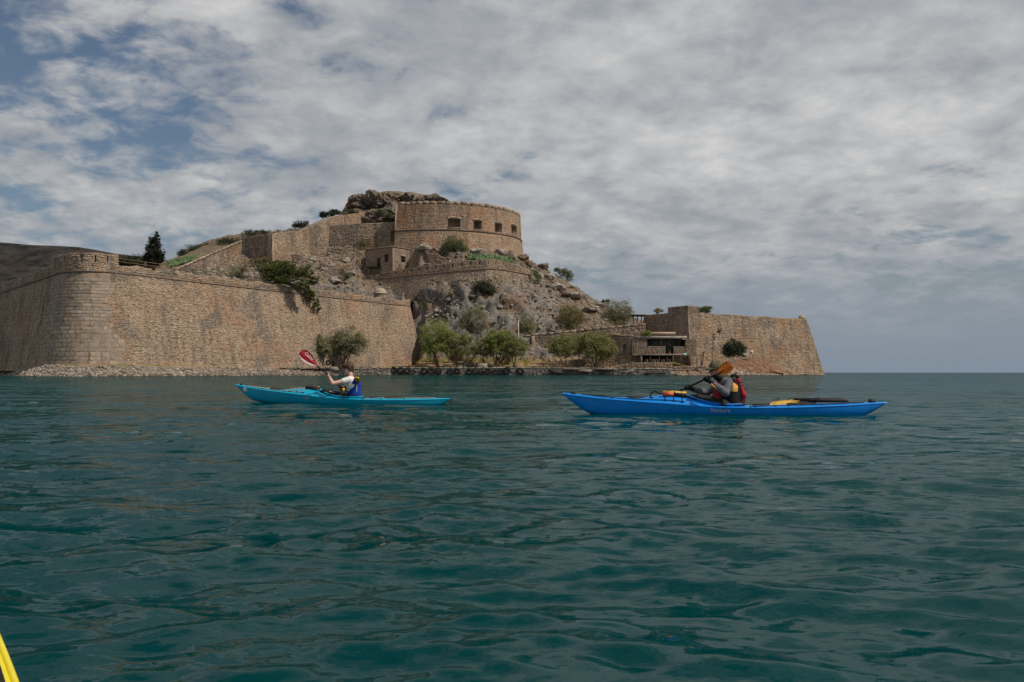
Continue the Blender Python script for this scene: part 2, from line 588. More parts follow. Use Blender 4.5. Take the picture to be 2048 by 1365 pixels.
def shore_Y(X):
    xs = [-200, -150, -112, -92, -84, -77, -70, -58, -48, -40, -30, 0, 40, 52, 62, 74, 84, 88, 91, 94, 98]
    ys = [330, 268, 210, 179, 170, 169, 180, 208, 232, 246, 252, 252, 252, 254, 257, 266, 282, 300, 340, 390, 420]
    return np.interp(X, xs, ys)


def build_terrain():
    pts = np.array([P(*c) for c in CTRL])
    extra = []
    for X in np.linspace(-185, 115, 16):
        extra.append((X, shore_Y(X) - 4, -6.0))
        extra.append((X, 425.0, -4.0))
    for X in np.linspace(-24, 60, 8):
        extra.append((X, 260.0, -0.5))
    for X in (-150, -120):
        extra.append((X, 330, 14.0)); extra.append((X, 390, 4.0))
    for X in (-70, -30, 10, 40):
        extra.append((X, 400, 8.0))
    for X, Y in ((60, 300), (80, 315), (70, 340), (62, 320), (95, 330)):
        extra.append((X, Y, 8.0))
    for X, Y in ((54, 282), (70, 290), (85, 302), (60, 275)):
        extra.append((X, Y, 3.0))
    for X, Y in ((30, 345), (50, 345), (15, 350)):
        extra.append((X, Y, 12.0))
    for t in np.linspace(0, 1, 7):
        Y = 192 + 78 * t
        extra.append((fort_X(Y) - 4.0, Y, 19.4)); extra.append((fort_X(Y) - 12, Y, 20.2 + 1.5 * t))
    pts = np.concatenate([pts, np.array(extra)])
    c2 = 2.0
    d = np.sqrt(((pts[:, None, :2] - pts[None, :, :2]) ** 2).sum(-1) + c2)
    w = np.linalg.solve(d - np.eye(len(pts)) * 0.6, pts[:, 2])
    xs = np.arange(-196, 116, 0.62); ys = np.arange(160, 428, 0.62)
    X, Y = np.meshgrid(xs, ys, indexing='ij')
    q = np.stack([X.ravel(), Y.ravel()], 1)
    z = np.zeros(len(q))
    for k in range(0, len(q), 20000):
        z[k:k + 20000] = np.sqrt(((q[k:k + 20000, None, :] - pts[None, :, :2]) ** 2).sum(-1) + c2) @ w
    # inside the curtain wall?
    poly = np.concatenate([FORT, [FORT_END, (-10, 420), (-196, 420)]])
    inside = np.zeros(len(q), bool)
    j = len(poly) - 1
    for i in range(len(poly)):
        xi, yi = poly[i]; xj, yj = poly[j]
        hit = ((yi > q[:, 1]) != (yj > q[:, 1])) & (q[:, 0] < (xj - xi) * (q[:, 1] - yi) / (yj - yi + 1e-12) + xi)
        inside ^= hit
        j = i
    seg = np.full(len(q), 1e9)
    for a, b in zip(FORT[:-1], FORT[1:]):
        ab = b - a
        tt = np.clip(((q - a) @ ab) / (ab @ ab), 0, 1)
        seg = np.minimum(seg, np.hypot(*(q - a - tt[:, None] * ab).T))
    deep = inside & (seg > 1.6)
    # shore profile
    ds = (q[:, 1] - shore_Y(q[:, 0])) / 1.35
    n1 = fbm(np.c_[q * 0.16, np.zeros(len(q))], 3, 5)
    ds = ds + n1 * 1.2
    zf = np.where(ds < 0, np.maximum(ds * 0.35, -3), np.minimum(ds * 0.42, 2.3) + np.clip((ds - 6) * 0.055, 0, 1.1))
    zf = np.where(q[:, 1] > 405, -1.0, zf)
    zz = np.where(deep, np.maximum(z, 16.0), np.maximum(zf, np.where(((q[:, 0] < -30) & (seg < 30)) | ((q[:, 0] < -25.5) & (q[:, 1] < 281)), -9, z)))
    zz = np.where((ds < -0.5) & ~deep, zf, zz)
    Z = zz.reshape(X.shape)
    sm = (Z + np.roll(Z, 1, 0) + np.roll(Z, -1, 0) + np.roll(Z, 1, 1) + np.roll(Z, -1, 1)) / 5
    far = (seg.reshape(X.shape) > 6)
    Z = np.where(far, sm, Z)
    gx, gy = np.gradient(Z, 0.62)
    slope = np.hypot(gx, gy)
    p3 = np.stack([X.ravel(), Y.ravel(), Z.ravel()], 1)
    rock = np.clip((slope.ravel() - 0.42) / 0.5, 0, 1) * (p3[:, 2] > 2.4) * np.clip((seg - 5) / 4, 0, 1) * np.clip((np.hypot(p3[:, 0] + 38, p3[:, 1] - 299) - 9) / 6, 0.1, 1)
    hill = np.clip((p3[:, 2] - 5.0) / 6.0, 0, 1)
    nrm = np.stack([-gx.ravel(), -gy.ravel(), np.ones(len(p3))], 1)
    nrm /= np.linalg.norm(nrm, axis=1)[:, None]
    # tilted beds of limestone: steps along the dip, cracks across it
    bed = p3 @ np.array((0.42, 0.10, 0.90)) + 1.5 * fbm(p3 * 0.09, 3, 21)
    q3 = np.stack([p3[:, 0] * 0.9 - p3[:, 2] * 0.42, p3[:, 1] * 0.9, bed], 1)
    wr = q3 + 0.7 * np.stack([fbm(p3 * 0.3, 2, 90), fbm(p3 * 0.3 + 5, 2, 91), fbm(p3 * 0.3 + 9, 2, 92)], 1)
    disp = np.zeros(len(p3))
    k = np.nonzero(rock > 0.01)[0]
    va, ea = voronoi(wr[k] * np.array((0.20, 0.22, 0.34)), 3)
    vb, eb = voronoi(wr[k] * np.array((0.55, 0.55, 0.95)), 4)
    gain = np.clip(2.2 / np.maximum(slope.ravel()[k], 0.5), 0.35, 1.0) * np.clip((slope.ravel()[k] - 0.45) / 0.7, 0.22, 1.0)
    disp[k] = gain * (va * 3.0 + vb * 1.1 - 0.9 * np.clip(1 - ea / 0.10, 0, 1) - 0.4 * np.clip(1 - eb / 0.12, 0, 1) + fbm(p3[k] * 0.8, 3, 40) * 0.35)
    p3 = p3 + nrm * (rock * disp + hill * (1 - rock) * fbm(p3 * 0.42, 4, 50, 0.6) * 0.75)[:, None]
    keep_flat = (~deep) & (p3[:, 2] < 4)
    p3[:, 2] += np.where(keep_flat, fbm(p3 * 0.9, 3, 60) * 0.12, 0)
    m, t, b = new_mat('island_ground')
    g = t.n('ShaderNodeNewGeometry')
    pos = g.outputs['Position']
    sp = t.n('ShaderNodeSeparateXYZ'); t.l(g.outputs['Normal'], sp.inputs[0])
    pz = t.n('ShaderNodeSeparateXYZ'); t.l(pos, pz.inputs[0])
    fine = t.noise(pos, 1.1, 7, 0.7)
    med = t.noise(pos, 0.22, 5, 0.6, 0.5)
    rockc = t.ramp(t.math('ADD', t.math('MULTIPLY', fine, 0.6), t.math('MULTIPLY', med, 0.4)), [(0.3, (0.075, 0.066, 0.06)), (0.48, (0.175, 0.16, 0.147)), (0.68, (0.30, 0.282, 0.265))])
    red = t.sstep(t.noise(t.vmath('ADD', pos, (7.0, 3.0, 1.0)), 0.11, 5, 0.65, 0.8), 0.53, 0.63)
    rockc = t.mix(t.math('MULTIPLY', red, 0.6), rockc, (0.17, 0.085, 0.048))
    rockc = t.mix(t.math('MULTIPLY', t.sstep(t.math('ADD', pz.outputs['Z'], t.math('MULTIPLY', med, 8.0)), 27.0, 35.0), 0.8), rockc, t.ramp(fine, [(0.3, (0.06, 0.043, 0.031)), (0.5, (0.15, 0.112, 0.08)), (0.7, (0.27, 0.21, 0.155))]))
    soil = t.ramp(fine, [(0.3, (0.07, 0.052, 0.037)), (0.5, (0.155, 0.118, 0.084)), (0.7, (0.28, 0.222, 0.165))])
    dry = t.sstep(t.noise(t.vmath('ADD', pos, (1.0, 13.0, 4.0)), 0.16, 4, 0.6), 0.50, 0.62)
    soil = t.mix(t.math('MULTIPLY', dry, 0.5), soil, (0.12, 0.10, 0.045))
    steep = t.sstep(t.math('ADD', sp.outputs['Z'], t.math('MULTIPLY', med, 0.25)), 0.97, 0.72)
    hillc = t.mix(steep, soil, rockc)
    grass = t.sstep(t.noise(pos, 0.35, 4, 0.6), 0.44, 0.6)
    flat = t.mix(grass, (0.25, 0.17, 0.10), (0.14, 0.125, 0.035))
    flat = t.mix(t.sstep(pz.outputs['Z'], 2.2, 1.6), flat, (0.24, 0.19, 0.15))
    col = t.mix(t.sstep(pz.outputs['Z'], 4.2, 6.0), flat, hillc)
    wet = t.sstep(t.math('ADD', pz.outputs['Z'], t.math('MULTIPLY', fine, 0.5)), 0.95, 0.45)
    col = t.mix(t.math('MULTIPLY', wet, 0.8), col, (0.03, 0.027, 0.018))
    t.l(col, b.inputs['Base Color'])
    b.inputs['Roughness'].default_value = 0.95
    b.inputs['Specular IOR Level'].default_value = 0.15
    bp = t.n('ShaderNodeBump')
    bp.inputs['Strength'].default_value = 0.9
    bp.inputs['Distance'].default_value = 0.35
    t.l(t.noise(pos, 1.7, 7, 0.72), bp.inputs['Height']); t.l(bp.outputs[0], b.inputs['Normal'])
    o = mesh('island_terrain', p3, grid_faces(*X.shape), m)
    tag(o, 'rocky island hill with grey limestone ledges and dry earth', kind='structure')
    return xs, ys, p3.reshape(len(xs), len(ys), 3)[:, :, 2]


TX, TY, TZ = build_terrain()


def ground(x, y):
    i = np.clip((np.asarray(x) - TX[0]) / 0.62, 0, len(TX) - 2)
    j = np.clip((np.asarray(y) - TY[0]) / 0.62, 0, len(TY) - 2)
    a, c = np.floor(i).astype(int), np.floor(j).astype(int)
    u, v = i - a, j - c
    return TZ[a, c] * (1 - u) * (1 - v) + TZ[a + 1, c] * u * (1 - v) + TZ[a, c + 1] * (1 - u) * v + TZ[a + 1, c + 1] * u * v


def on_ground(px, py, d0=240.0, d1=380.0):
    """where the line of sight through a picture point first meets the ground"""
    D = np.arange(d0, d1, 0.5)
    x = (px - 1024) / FPX * D
    z = EYE + (HY - py) / FPX * D
    g = ground(x, D)
    k = np.argmax(g >= z)
    if not (g >= z).any():
        k = np.argmax(g - z)
    return np.array((x[k], D[k], g[k]))


def build_far_hill():
    """the bare headland across the bay"""
    xs = np.linspace(-1500, -260, 160); ys = np.linspace(780, 1500, 70)
    X, Y = np.meshgrid(xs, ys, indexing='ij')
    prof_px = [-700, -300, 0, 60, 150, 190, 230, 300, 345, 420, 520]
    prof_py = [430, 462, 479, 483, 487, 494, 502, 510, 517, 545, 640]
    ridgeY = 1100.0
    px = 1024 + X / ridgeY * FPX
    top = EYE + (HY - np.interp(px, prof_px, prof_py)) / FPX * ridgeY
    fall = np.clip(1 - np.abs(Y - ridgeY) / 330.0, 0, 1)
    Z = top * (fall ** 0.85) - 2
    p = np.stack([X.ravel(), Y.ravel(), Z.ravel()], 1)
    p[:, 2] += fbm(p * 0.012, 5, 70) * 9 * np.clip(p[:, 2] / 40, 0, 1) * (1 - 0.75 * fall.ravel() ** 4)
    m, t, b = new_mat('far_scrub')
    g = t.n('ShaderNodeNewGeometry')
    n = t.noise(g.outputs['Position'], 0.055, 6, 0.7)
    c = t.ramp(n, [(0.40, (0.011, 0.011, 0.010)), (0.50, (0.028, 0.026, 0.024)), (0.66, (0.046, 0.041, 0.037))])
    c = t.mix(t.math('MULTIPLY', t.sstep(t.noise(g.outputs['Position'], 0.008, 3, 0.5), 0.5, 0.62), 0.3), c, (0.06, 0.04, 0.03))
    t.l(c, b.inputs['Base Color']); b.inputs['Roughness'].default_value = 1.0
    b.inputs['Specular IOR Level'].default_value = 0.1
    o = mesh('far_hill', p, grid_faces(*X.shape), m, smooth=True)
    tag(o, 'dark scrub covered headland far behind the left bastion', kind='structure')


build_far_hill()
# ---------------------------------------------------------------- masonry
def _resample(a, cum, u):
    return np.stack([np.interp(u, cum, a[:, k]) for k in range(3)], -1)


class Face:
    """a ruled wall face between a foot line and a top line, both listed left to right as seen from outside"""
    def __init__(self, bot, top):
        self.b, self.t = np.asarray(bot, float), np.asarray(top, float)
        mid = (self.b + self.t) / 2
        self.cum = np.concatenate([[0], np.cumsum(np.linalg.norm(np.diff(mid, axis=0), axis=1))])
        self.len = self.cum[-1]

    def at(self, u, f):
        u = np.asarray(u, float); f = np.asarray(f, float)
        b = _resample(self.b, self.cum, u); t = _resample(self.t, self.cum, u)
        return b + (t - b) * f[..., None]

    def normal(self, u, f=0.5):
        u = np.asarray(u, float)
        e = min(0.05, self.len * 0.01)
        f = np.zeros_like(u) + f
        tan = self.at(np.clip(u + e, 0, self.len), f) - self.at(np.clip(u - e, 0, self.len), f)
        up = self.at(u, f * 0 + 1) - self.at(u, f * 0)
        n = np.cross(tan, up)
        return n / (np.linalg.norm(n, axis=-1)[..., None] + 1e-12)


def solid(face, thick=1.5, openings=(), odepth=1.6):
    """backing of a wall with real recesses at its openings (u0, u1, f0, f1); returns an MB"""
    us = set(np.round(face.cum, 4)); fs = {0.0, 1.0}
    for o in openings:
        us |= {round(o[0], 4), round(o[1], 4)}; fs |= {o[2], o[3]}
    us = np.array(sorted(us)); fs = np.array(sorted(fs))
    U, Fq = np.meshgrid(us, fs, indexing='ij')
    fr = face.at(U.ravel(), Fq.ravel())
    nn = face.normal(U.ravel())
    m = len(fs)
    mb = MB()
    quads = []
    for i in range(len(us) - 1):
        for j in range(m - 1):
            uc, fc = (us[i] + us[i + 1]) / 2, (fs[j] + fs[j + 1]) / 2
            if any(o[0] < uc < o[1] and o[2] < fc < o[3] for o in openings):
                continue
            quads.append((i * m + j, (i + 1) * m + j, (i + 1) * m + j + 1, i * m + j + 1))
    mb.add(fr, np.array(quads))
    hn = nn * np.array((1, 1, 0)); hn /= np.linalg.norm(hn, axis=1)[:, None] + 1e-9
    # top, back and ends
    k = len(us)
    topv = fr.reshape(k, m, 3)[:, -1]; botv = fr.reshape(k, m, 3)[:, 0]; h = hn.reshape(k, m, 3)[:, 0]
    tb = topv - h * thick; bb = botv - h * thick
    v = np.concatenate([topv, tb, bb, botv])
    f = []
    for i in range(k - 1):
        f.append((i, i + 1, k + i + 1, k + i))
        f.append((k + i, k + i + 1, 2 * k + i + 1, 2 * k + i))
    f.append((0, k, 2 * k, 3 * k)); f.append((k - 1, 4 * k - 1, 3 * k - 1, 2 * k - 1))
    mb.add(v, np.array(f))
    for (u0, u1, f0, f1) in openings:
        q = face.at(np.array((u0, u1, u1, u0)), np.array((f0, f0, f1, f1)))
        n = face.normal(np.array(((u0 + u1) / 2,)))[0] * np.array((1, 1, 0))
        w = q - n * odepth
        mb.add(np.concatenate([q, w]), np.array([(0, 1, 5, 4), (1, 2, 6, 5), (2, 3, 7, 6), (3, 0, 4, 7), (4, 5, 6, 7)]))
    return mb


def stones(face, course=(0.28, 0.44), width=(0.35, 0.85), depth=(0.04, 0.13), jit=0.05, skip=0.02, openings=(), keep=None, seed=1, lift=0.0, bevel=0.035, wobble=0.22):
    """every stone of a rubble facing as a small bevelled block; returns (verts, faces)"""
    jit = jit * 1.3
    rng = np.random.RandomState(seed)
    zlo = min(face.b[:, 2].min(), face.t[:, 2].min()); zhi = face.t[:, 2].max()
    zs = [zlo - 0.1]
    while zs[-1] < zhi:
        zs.append(zs[-1] + rng.uniform(*course))
    U0, U1, Z0, Z1 = [], [], [], []
    for a, b in zip(zs[:-1], zs[1:]):
        n = int(face.len / width[0]) + 3
        w = rng.uniform(width[0], width[1], n)
        e = np.concatenate([[0], np.cumsum(w)]) - rng.uniform(0, width[0])
        k = (e[1:] > 0) & (e[:-1] < face.len)
        U0.append(np.clip(e[:-1][k], 0, face.len)); U1.append(np.clip(e[1:][k], 0, face.len))
        m = k.sum()
        Z0.append(np.full(m, a)); Z1.append(np.full(m, b))
    U0, U1, Z0, Z1 = map(np.concatenate, (U0, U1, Z0, Z1))
    um = (U0 + U1) / 2
    bz = np.interp(um, face.cum, face.b[:, 2]); tz = np.interp(um, face.cum, face.t[:, 2])
    f0 = (Z0 - bz) / (tz - bz); f1 = (Z1 - bz) / (tz - bz)
    ok = (f0 > -0.03) & (f1 < 1.0 + 0.06 / np.maximum(tz - bz, 0.1)) & (U1 - U0 > 0.08) & (rng.rand(len(um)) > skip)
    for (a, b, c, d) in openings:
        ok &= ~((U1 > a) & (U0 < b) & (f1 > c) & (f0 < d))
    if keep is not None:
        ok &= keep(um, (f0 + f1) / 2)
    U0, U1, f0, f1, um = U0[ok], U1[ok], f0[ok], f1[ok], um[ok]
    n = len(um)
    H = np.interp(um, face.cum, face.t[:, 2] - face.b[:, 2])
    gap = 0.02
    corners = []
    for (uu, ff, su, sf) in ((U0, f0, 1, 1), (U1, f0, -1, 1), (U1, f1, -1, -1), (U0, f1, 1, -1)):
        corners.append((uu + su * gap + rng.uniform(-jit, jit, n), ff + (sf * gap + rng.uniform(-jit, jit, n)) / H, su, sf))
    # courses wander up and down, as rubble does
    wob = [wobble * fbm(np.c_[np.clip(c[0], 0, face.len) * 0.42, c[1] * H * 0.6, c[0] * 0], 2, seed) / H for c in corners]
    corners = [(c[0], np.clip(c[1] + w_, -0.02, 1.0 + 0.05 / H), c[2], c[3]) for c, w_ in zip(corners, wob)]
    nn = face.normal(um)
    V = np.zeros((n, 8, 3))
    dep = rng.uniform(depth[0], depth[1], n)
    bv = np.minimum(bevel, (U1 - U0) * 0.25)
    for k, (cu, cf, su, sf) in enumerate(corners):
        V[:, k] = face.at(np.clip(cu, 0, face.len), cf) + nn * (lift - 0.02)
        V[:, k + 4] = face.at(np.clip(cu + su * bv, 0, face.len), cf + sf * bv / H) + nn * (lift + dep + rng.uniform(-0.015, 0.015, n))[:, None]
    base = np.arange(n)[:, None, None] * 8
    q = np.array([(4, 5, 6, 7), (0, 1, 5, 4), (1, 2, 6, 5), (2, 3, 7, 6), (3, 0, 4, 7)])[None]
    return V.reshape(-1, 3), (base + q).reshape(-1, 4)


def offset_path(path, d):
    """plan path moved outward (to its right-hand front side, -Y for a path running +X)"""
    p = np.asarray(path, float)
    t = np.gradient(p, axis=0)
    t /= np.linalg.norm(t, axis=1)[:, None]
    n = np.stack([t[:, 1], -t[:, 0]], 1)
    return p + n * np.asarray(d).reshape(-1, 1)


def xyz(p2, z):
    return np.c_[p2, np.zeros(len(p2)) + z]


def band(path, z0, h, out, inn=0.25):
    """a moulding along a plan path: rounded string course standing proud of the wall"""
    prof = [(-inn, 0), (out * 0.6, 0), (out, h * 0.3), (out, h * 0.7), (out * 0.6, h), (-inn, h)]
    mb = MB()
    rows = np.stack([np.c_[offset_path(path, o), np.zeros(len(path)) + z0 + zz] for o, zz in prof], 1)
    n, m = len(path), len(prof)
    f = grid_faces(n, m)
    return mb.add(rows.reshape(-1, 3), [f, list(range(m)), [(n - 1) * m + k for k in range(m)][::-1]])


def rail_fence(name, label, pts, height=1.1, post_gap=2.6, mat=None, rails=(0.5, 1.0), r=0.06, group=None):
    """posts with rails along a line of 3D points"""
    mat = mat or M_WOOD
    pts = np.asarray(pts, float)
    cum = np.concatenate([[0], np.cumsum(np.linalg.norm(np.diff(pts, axis=0), axis=1))])
    n = max(2, int(round(cum[-1] / post_gap)) + 1)
    us = np.linspace(0, cum[-1], n)
    q = _resample(pts, cum, us)
    root = empty(name, q[0], label, 'railing', group)
    for k in range(n):
        MB().box(q[k] + (0, 0, height / 2 - 0.1), (2 * r, 2 * r, height + 0.2)).build('post', mat, root)
    for h in rails:
        MB().tube(q + (0, 0, h * height), r * 0.75, 6).build('rail', mat, root)
    return root


# ---- south-west curtain wall with the rounded bastion ------------------------------------------------
M_CORDON = stone_mat('string_course_stone', [(0.0, (0.09, 0.062, 0.045)), (1.0, (0.21, 0.15, 0.11))], island=False, seed=8.0)


def build_curtain():
    root = empty('curtain_wall', (FORT[9][0], FORT[9][1], 0), 'long battered stone fortress wall with rounded corner at the left of the island', 'fortress wall')
    cum = np.concatenate([[0], np.cumsum(np.hypot(*np.diff(FORT, axis=0).T))])
    u = np.unique(np.concatenate([cum, np.linspace(0, cum[-1], 60)]))
    path = np.stack([np.interp(u, cum, FORT[:, 0]), np.interp(u, cum, FORT[:, 1])], 1)
    zb = np.interp(u, [0, cum[1], cum[9], cum[-1]], [2.6, 2.2, 1.6, 3.3]) - 0.6
    out = (ZC - zb) * 0.165
    foot = offset_path(path, out)
    # the right hand arris leans too
    face = Face(xyz(foot, zb), xyz(path, ZC))
    end_shift = np.array((45.4, 90, 0)) / 100.8
    face.b[-1] += end_shift * 2.6
    solid(face, 2.5).build('wall_core', M_MORTAR, root)
    # ashlar is kept free on the lower rounded corner and filled with dressed blocks
    uc = np.interp(cum[9], u, face.cum)
    a0, a1 = uc - 10.5, uc + 9.0
    def ash(uu, ff):
        e = 1.1 * np.sin(ff * 9.0) + 0.9 * np.sin(ff * 23 + 1)
        return (uu > a0 + e) & (uu < a1 + e - 2.5 * ff)
    v, f = stones(face, (0.20, 0.40), (0.22, 0.72), (0.01, 0.12), 0.10, 0.035, keep=lambda a, b: ~ash(a, b), seed=3)
    o = mesh('rubble_facing', v, f, M_WALL, root); tag(o, kind='stuff')
    # dressed blocks, one object each
    rng = np.random.RandomState(5)
    base = []
    for k in range(5):
        jx = rng.uniform(-0.025, 0.025, (8, 3))
        vb = np.array([(-.5, 0, -.5), (.5, 0, -.5), (.5, 0, .5), (-.5, 0, .5), (-.46, -1, -.42), (.46, -1, -.42), (.46, -1, .42), (-.46, -1, .42)]) + jx
        me = raw_mesh('ashlar_stone', vb, np.array([(4, 5, 6, 7), (0, 1, 5, 4), (1, 2, 6, 5), (2, 3, 7, 6), (3, 0, 4, 7)]))
        me.materials.append(M_ASHLAR_TONES[k])
        base.append(me)
    z = float(face.b[:, 2].max()) - 0.9
    z = 1.2
    count = 0
    while z < ZC - 1.0:
        h = rng.uniform(0.62, 0.95) * (1.0 if z < 11 else 0.8)
        uu = a0 - 2
        while uu < a1 + 2:
            w = rng.uniform(0.9, 2.1)
            um = uu + w / 2
            bz = np.interp(um, face.cum, face.b[:, 2])
            fm = (z + h / 2 - bz) / (ZC - bz)
            if fm > 0 and ash(np.array(um), np.array(fm)) and count < 300:
                c = face.at(np.array([um]), np.array([fm]))[0]
                nn = face.normal(np.array([um]))[0]
                tan = np.cross((0, 0, 1), nn); tan /= np.linalg.norm(tan)
                up = np.cross(nn, tan)
                o = bpy.data.objects.new('stone', base[rng.randint(5)])
                COL.objects.link(o)
                o.parent = root
                dp = rng.uniform(0.035, 0.10)
                M = Matrix((( *(-tan * -1 * (w - 0.05)), 0), (*(-nn * dp), 0), (*(up * (h - 0.05)), 0), (0, 0, 0, 1))).transposed()
                loc = c - nn * 0.02 - np.array(root.location)
                M.translation = Vector(loc)
                o.matrix_local = M
                count += 1
            uu += w
        z += h
    # string course
    band(path, ZC, 0.30, 0.2).build('string_course', M_CORDON, root, smooth=True)
    # parapets
    def para(i0, i1, ztop, name, thick=1.3, gaps=()):
        uu = np.unique(np.concatenate([np.linspace(i0, i1, 24), u[(u > i0) & (u < i1)]]))
        pp = np.stack([np.interp(uu, cum, FORT[:, 0]), np.interp(uu, cum, FORT[:, 1])], 1)
        zt = ztop if not callable(ztop) else ztop(uu)
        fc = Face(xyz(pp, ZC + 0.30), xyz(pp, zt))
        part = solid(fc, thick, gaps, 0.9).build(name, M_MORTAR, root)
        v, f = stones(fc, (0.26, 0.42), (0.35, 0.9), (0.03, 0.12), 0.05, 0.02, gaps, seed=int(i0) + 8)
        o = mesh('facing', v, f, M_WALL, part); tag(o, kind='stuff')
        return part
    cu = lambda px: cum[-1] - math.hypot(fort_X(fort_D(px)) - FORT[-1][0], fort_D(px) - FORT[-1][1])
    c_arc0, c_arc1 = cum[3], cum[17]
    s1 = cu(238)
    wob = lambda uu: 21.55 + 0.22 * np.sin(uu * 0.9) + 0.18 * np.sin(uu * 2.3 + 1)
    para(0.0, c_arc0 - 1.0, lambda uu: 22.0 + 0.12 * np.sin(uu), 'parapet')
    L = s1 - (c_arc0 - 1.0)
    slits = [(L * q - 0.14, L * q + 0.14, 0.45, 0.86) for q in (0.16, 0.36, 0.62, 0.76, 0.88)]
    para(c_arc0 - 1.0, s1, lambda uu: 23.5 + 0.08 * np.sin(uu * 1.7), 'bastion_parapet', 1.6, slits)
    para(s1, cum[-1], wob, 'parapet')
    # return of the wall at the right-hand corner
    a = np.array(FORT[-1]); b = FORT_END
    d = (b - a) / np.linalg.norm(b - a)
    fc = Face(np.array([face.b[-1], (*(b + np.array((d[1], -d[0])) * 2.6), 6.0)]), np.array([(*a, ZC), (*b, ZC)]))
    solid(fc, 2.0).build('return_wall', M_MORTAR, root)
    v, f = stones(fc, seed=14)
    o = mesh('return_facing', v, f, M_WALL, root); tag(o, kind='stuff')
    fc2 = Face(np.array([(*a, ZC), (*b, ZC)]), np.array([(*a, 21.6), (*b, 21.6)]))
    solid(fc2, 1.3).build('parapet', M_MORTAR, root)
    v, f = stones(fc2, seed=15)
    o = mesh('facing', v, f, M_WALL, root); tag(o, kind='stuff')
    # small brown plate low on the wall
    q = P(772, 697.5, fort_D(772) - 1.3)
    ang = math.atan2(90, 45.4)
    plate = MB().box(q, (2.0, 0.12, 0.36), rz=ang).build('plaque', M_RUST, None)
    tag(plate, 'small brown plaque fixed low on the long battered wall', 'plaque')
    return root


M_ASHLAR_TONES = [stone_mat('ashlar_%d' % k, [(0.0, tuple(c * s for c in (0.20, 0.16, 0.125))), (0.5, tuple(c * s for c in (0.30, 0.24, 0.185))), (1.0, tuple(c * s for c in (0.40, 0.33, 0.26)))], stain=(0.30, 0.16, 0.08), stain_amt=0.4, grey=(0.24, 0.22, 0.20), grey_amt=0.45, scale=0.2, island=False, seed=6.0 + k) for k, s in enumerate((0.72, 0.80, 0.87, 0.94, 1.02))]
build_curtain()

# railings on the wall walk
def walk_pt(px, back=1.0, z=21.45):
    D = fort_D(px)
    return np.array((fort_X(D) - back * 0.893, D + back * 0.45, z))

rail_fence('railing', 'brown timber railing on the wall walk beside the cypress', [walk_pt(240), walk_pt(300), walk_pt(352)], 1.5, 6.0, M_WOOD, (0.55, 0.95), 0.09)
rail_fence('railing', 'thin dark railing on the wall walk before the leaning pine', [walk_pt(366), walk_pt(450), walk_pt(560)], 1.2, 3.6, M_IRON, (0.5, 0.97), 0.05)
rail_fence('railing', 'dark railing between the leaning pine and the domed sentry box', [walk_pt(642), walk_pt(700), walk_pt(758)], 1.3, 3.4, M_IRON, (0.3, 0.62, 0.95), 0.06)


def sentry_box(name, label, c, r, h, dome, n=12, win=True, mat=None):
    root = empty(name, c, label, 'sentry box')
    th = 2 * math.pi / n
    pts = np.array([(c[0] + r * math.cos(-math.pi / 2 - math.pi + k * th + th / 2), c[1] + r * math.sin(-math.pi / 2 - math.pi + k * th + th / 2), c[2]) for k in range(n + 1)])
    fc = Face(pts, pts + (0, 0, h))
    op = []
    if win:
        um = fc.len * 0.53
        op = [(um - r * 0.17, um + r * 0.17, 0.48, 0.78)]
    solid(fc, r * 0.25, op, r * 0.6).build('wall', M_MORTAR, root)
    v, f = stones(fc, (0.22, 0.36), (0.3, 0.6), (0.02, 0.07), 0.03, 0.01, op, seed=31)
    o = mesh('facing', v, f, mat or M_WALL_DARK, root); tag(o, kind='stuff')
    prof = [(r * 1.12, 0), (r * 1.12, 0.15)] + [(r * 1.0 * math.cos(a), 0.15 + dome * math.sin(a)) for a in np.linspace(0, math.pi / 2, 9)]
    prof[-1] = (0.01, prof[-1][1])
    MB().lathe(prof, (c[0], c[1], c[2] + h), 20).build('dome', stone_dome, root, smooth=True)
    return root


stone_dome = plain('lime_dome', (0.33, 0.265, 0.20), 0.95, 0.25, 1.5, 0.1, bump=0.4)
sentry_box('sentry_box', 'small domed stone sentry box on the long battered wall', (*walk_pt(774, 2.2, 19.9)[:2], 19.9), 1.75, 2.9, 1.55)


# ---- round bastion ---------------------------------------------------------------------------------
M_MERLON = stone_mat('merlon_stone', [(0.0, (0.17, 0.125, 0.09)), (0.5, (0.28, 0.205, 0.145)), (1.0, (0.38, 0.285, 0.21))], stain=(0.18, 0.12, 0.08), stain_amt=0.5, scale=0.4, island=False, seed=5.0)


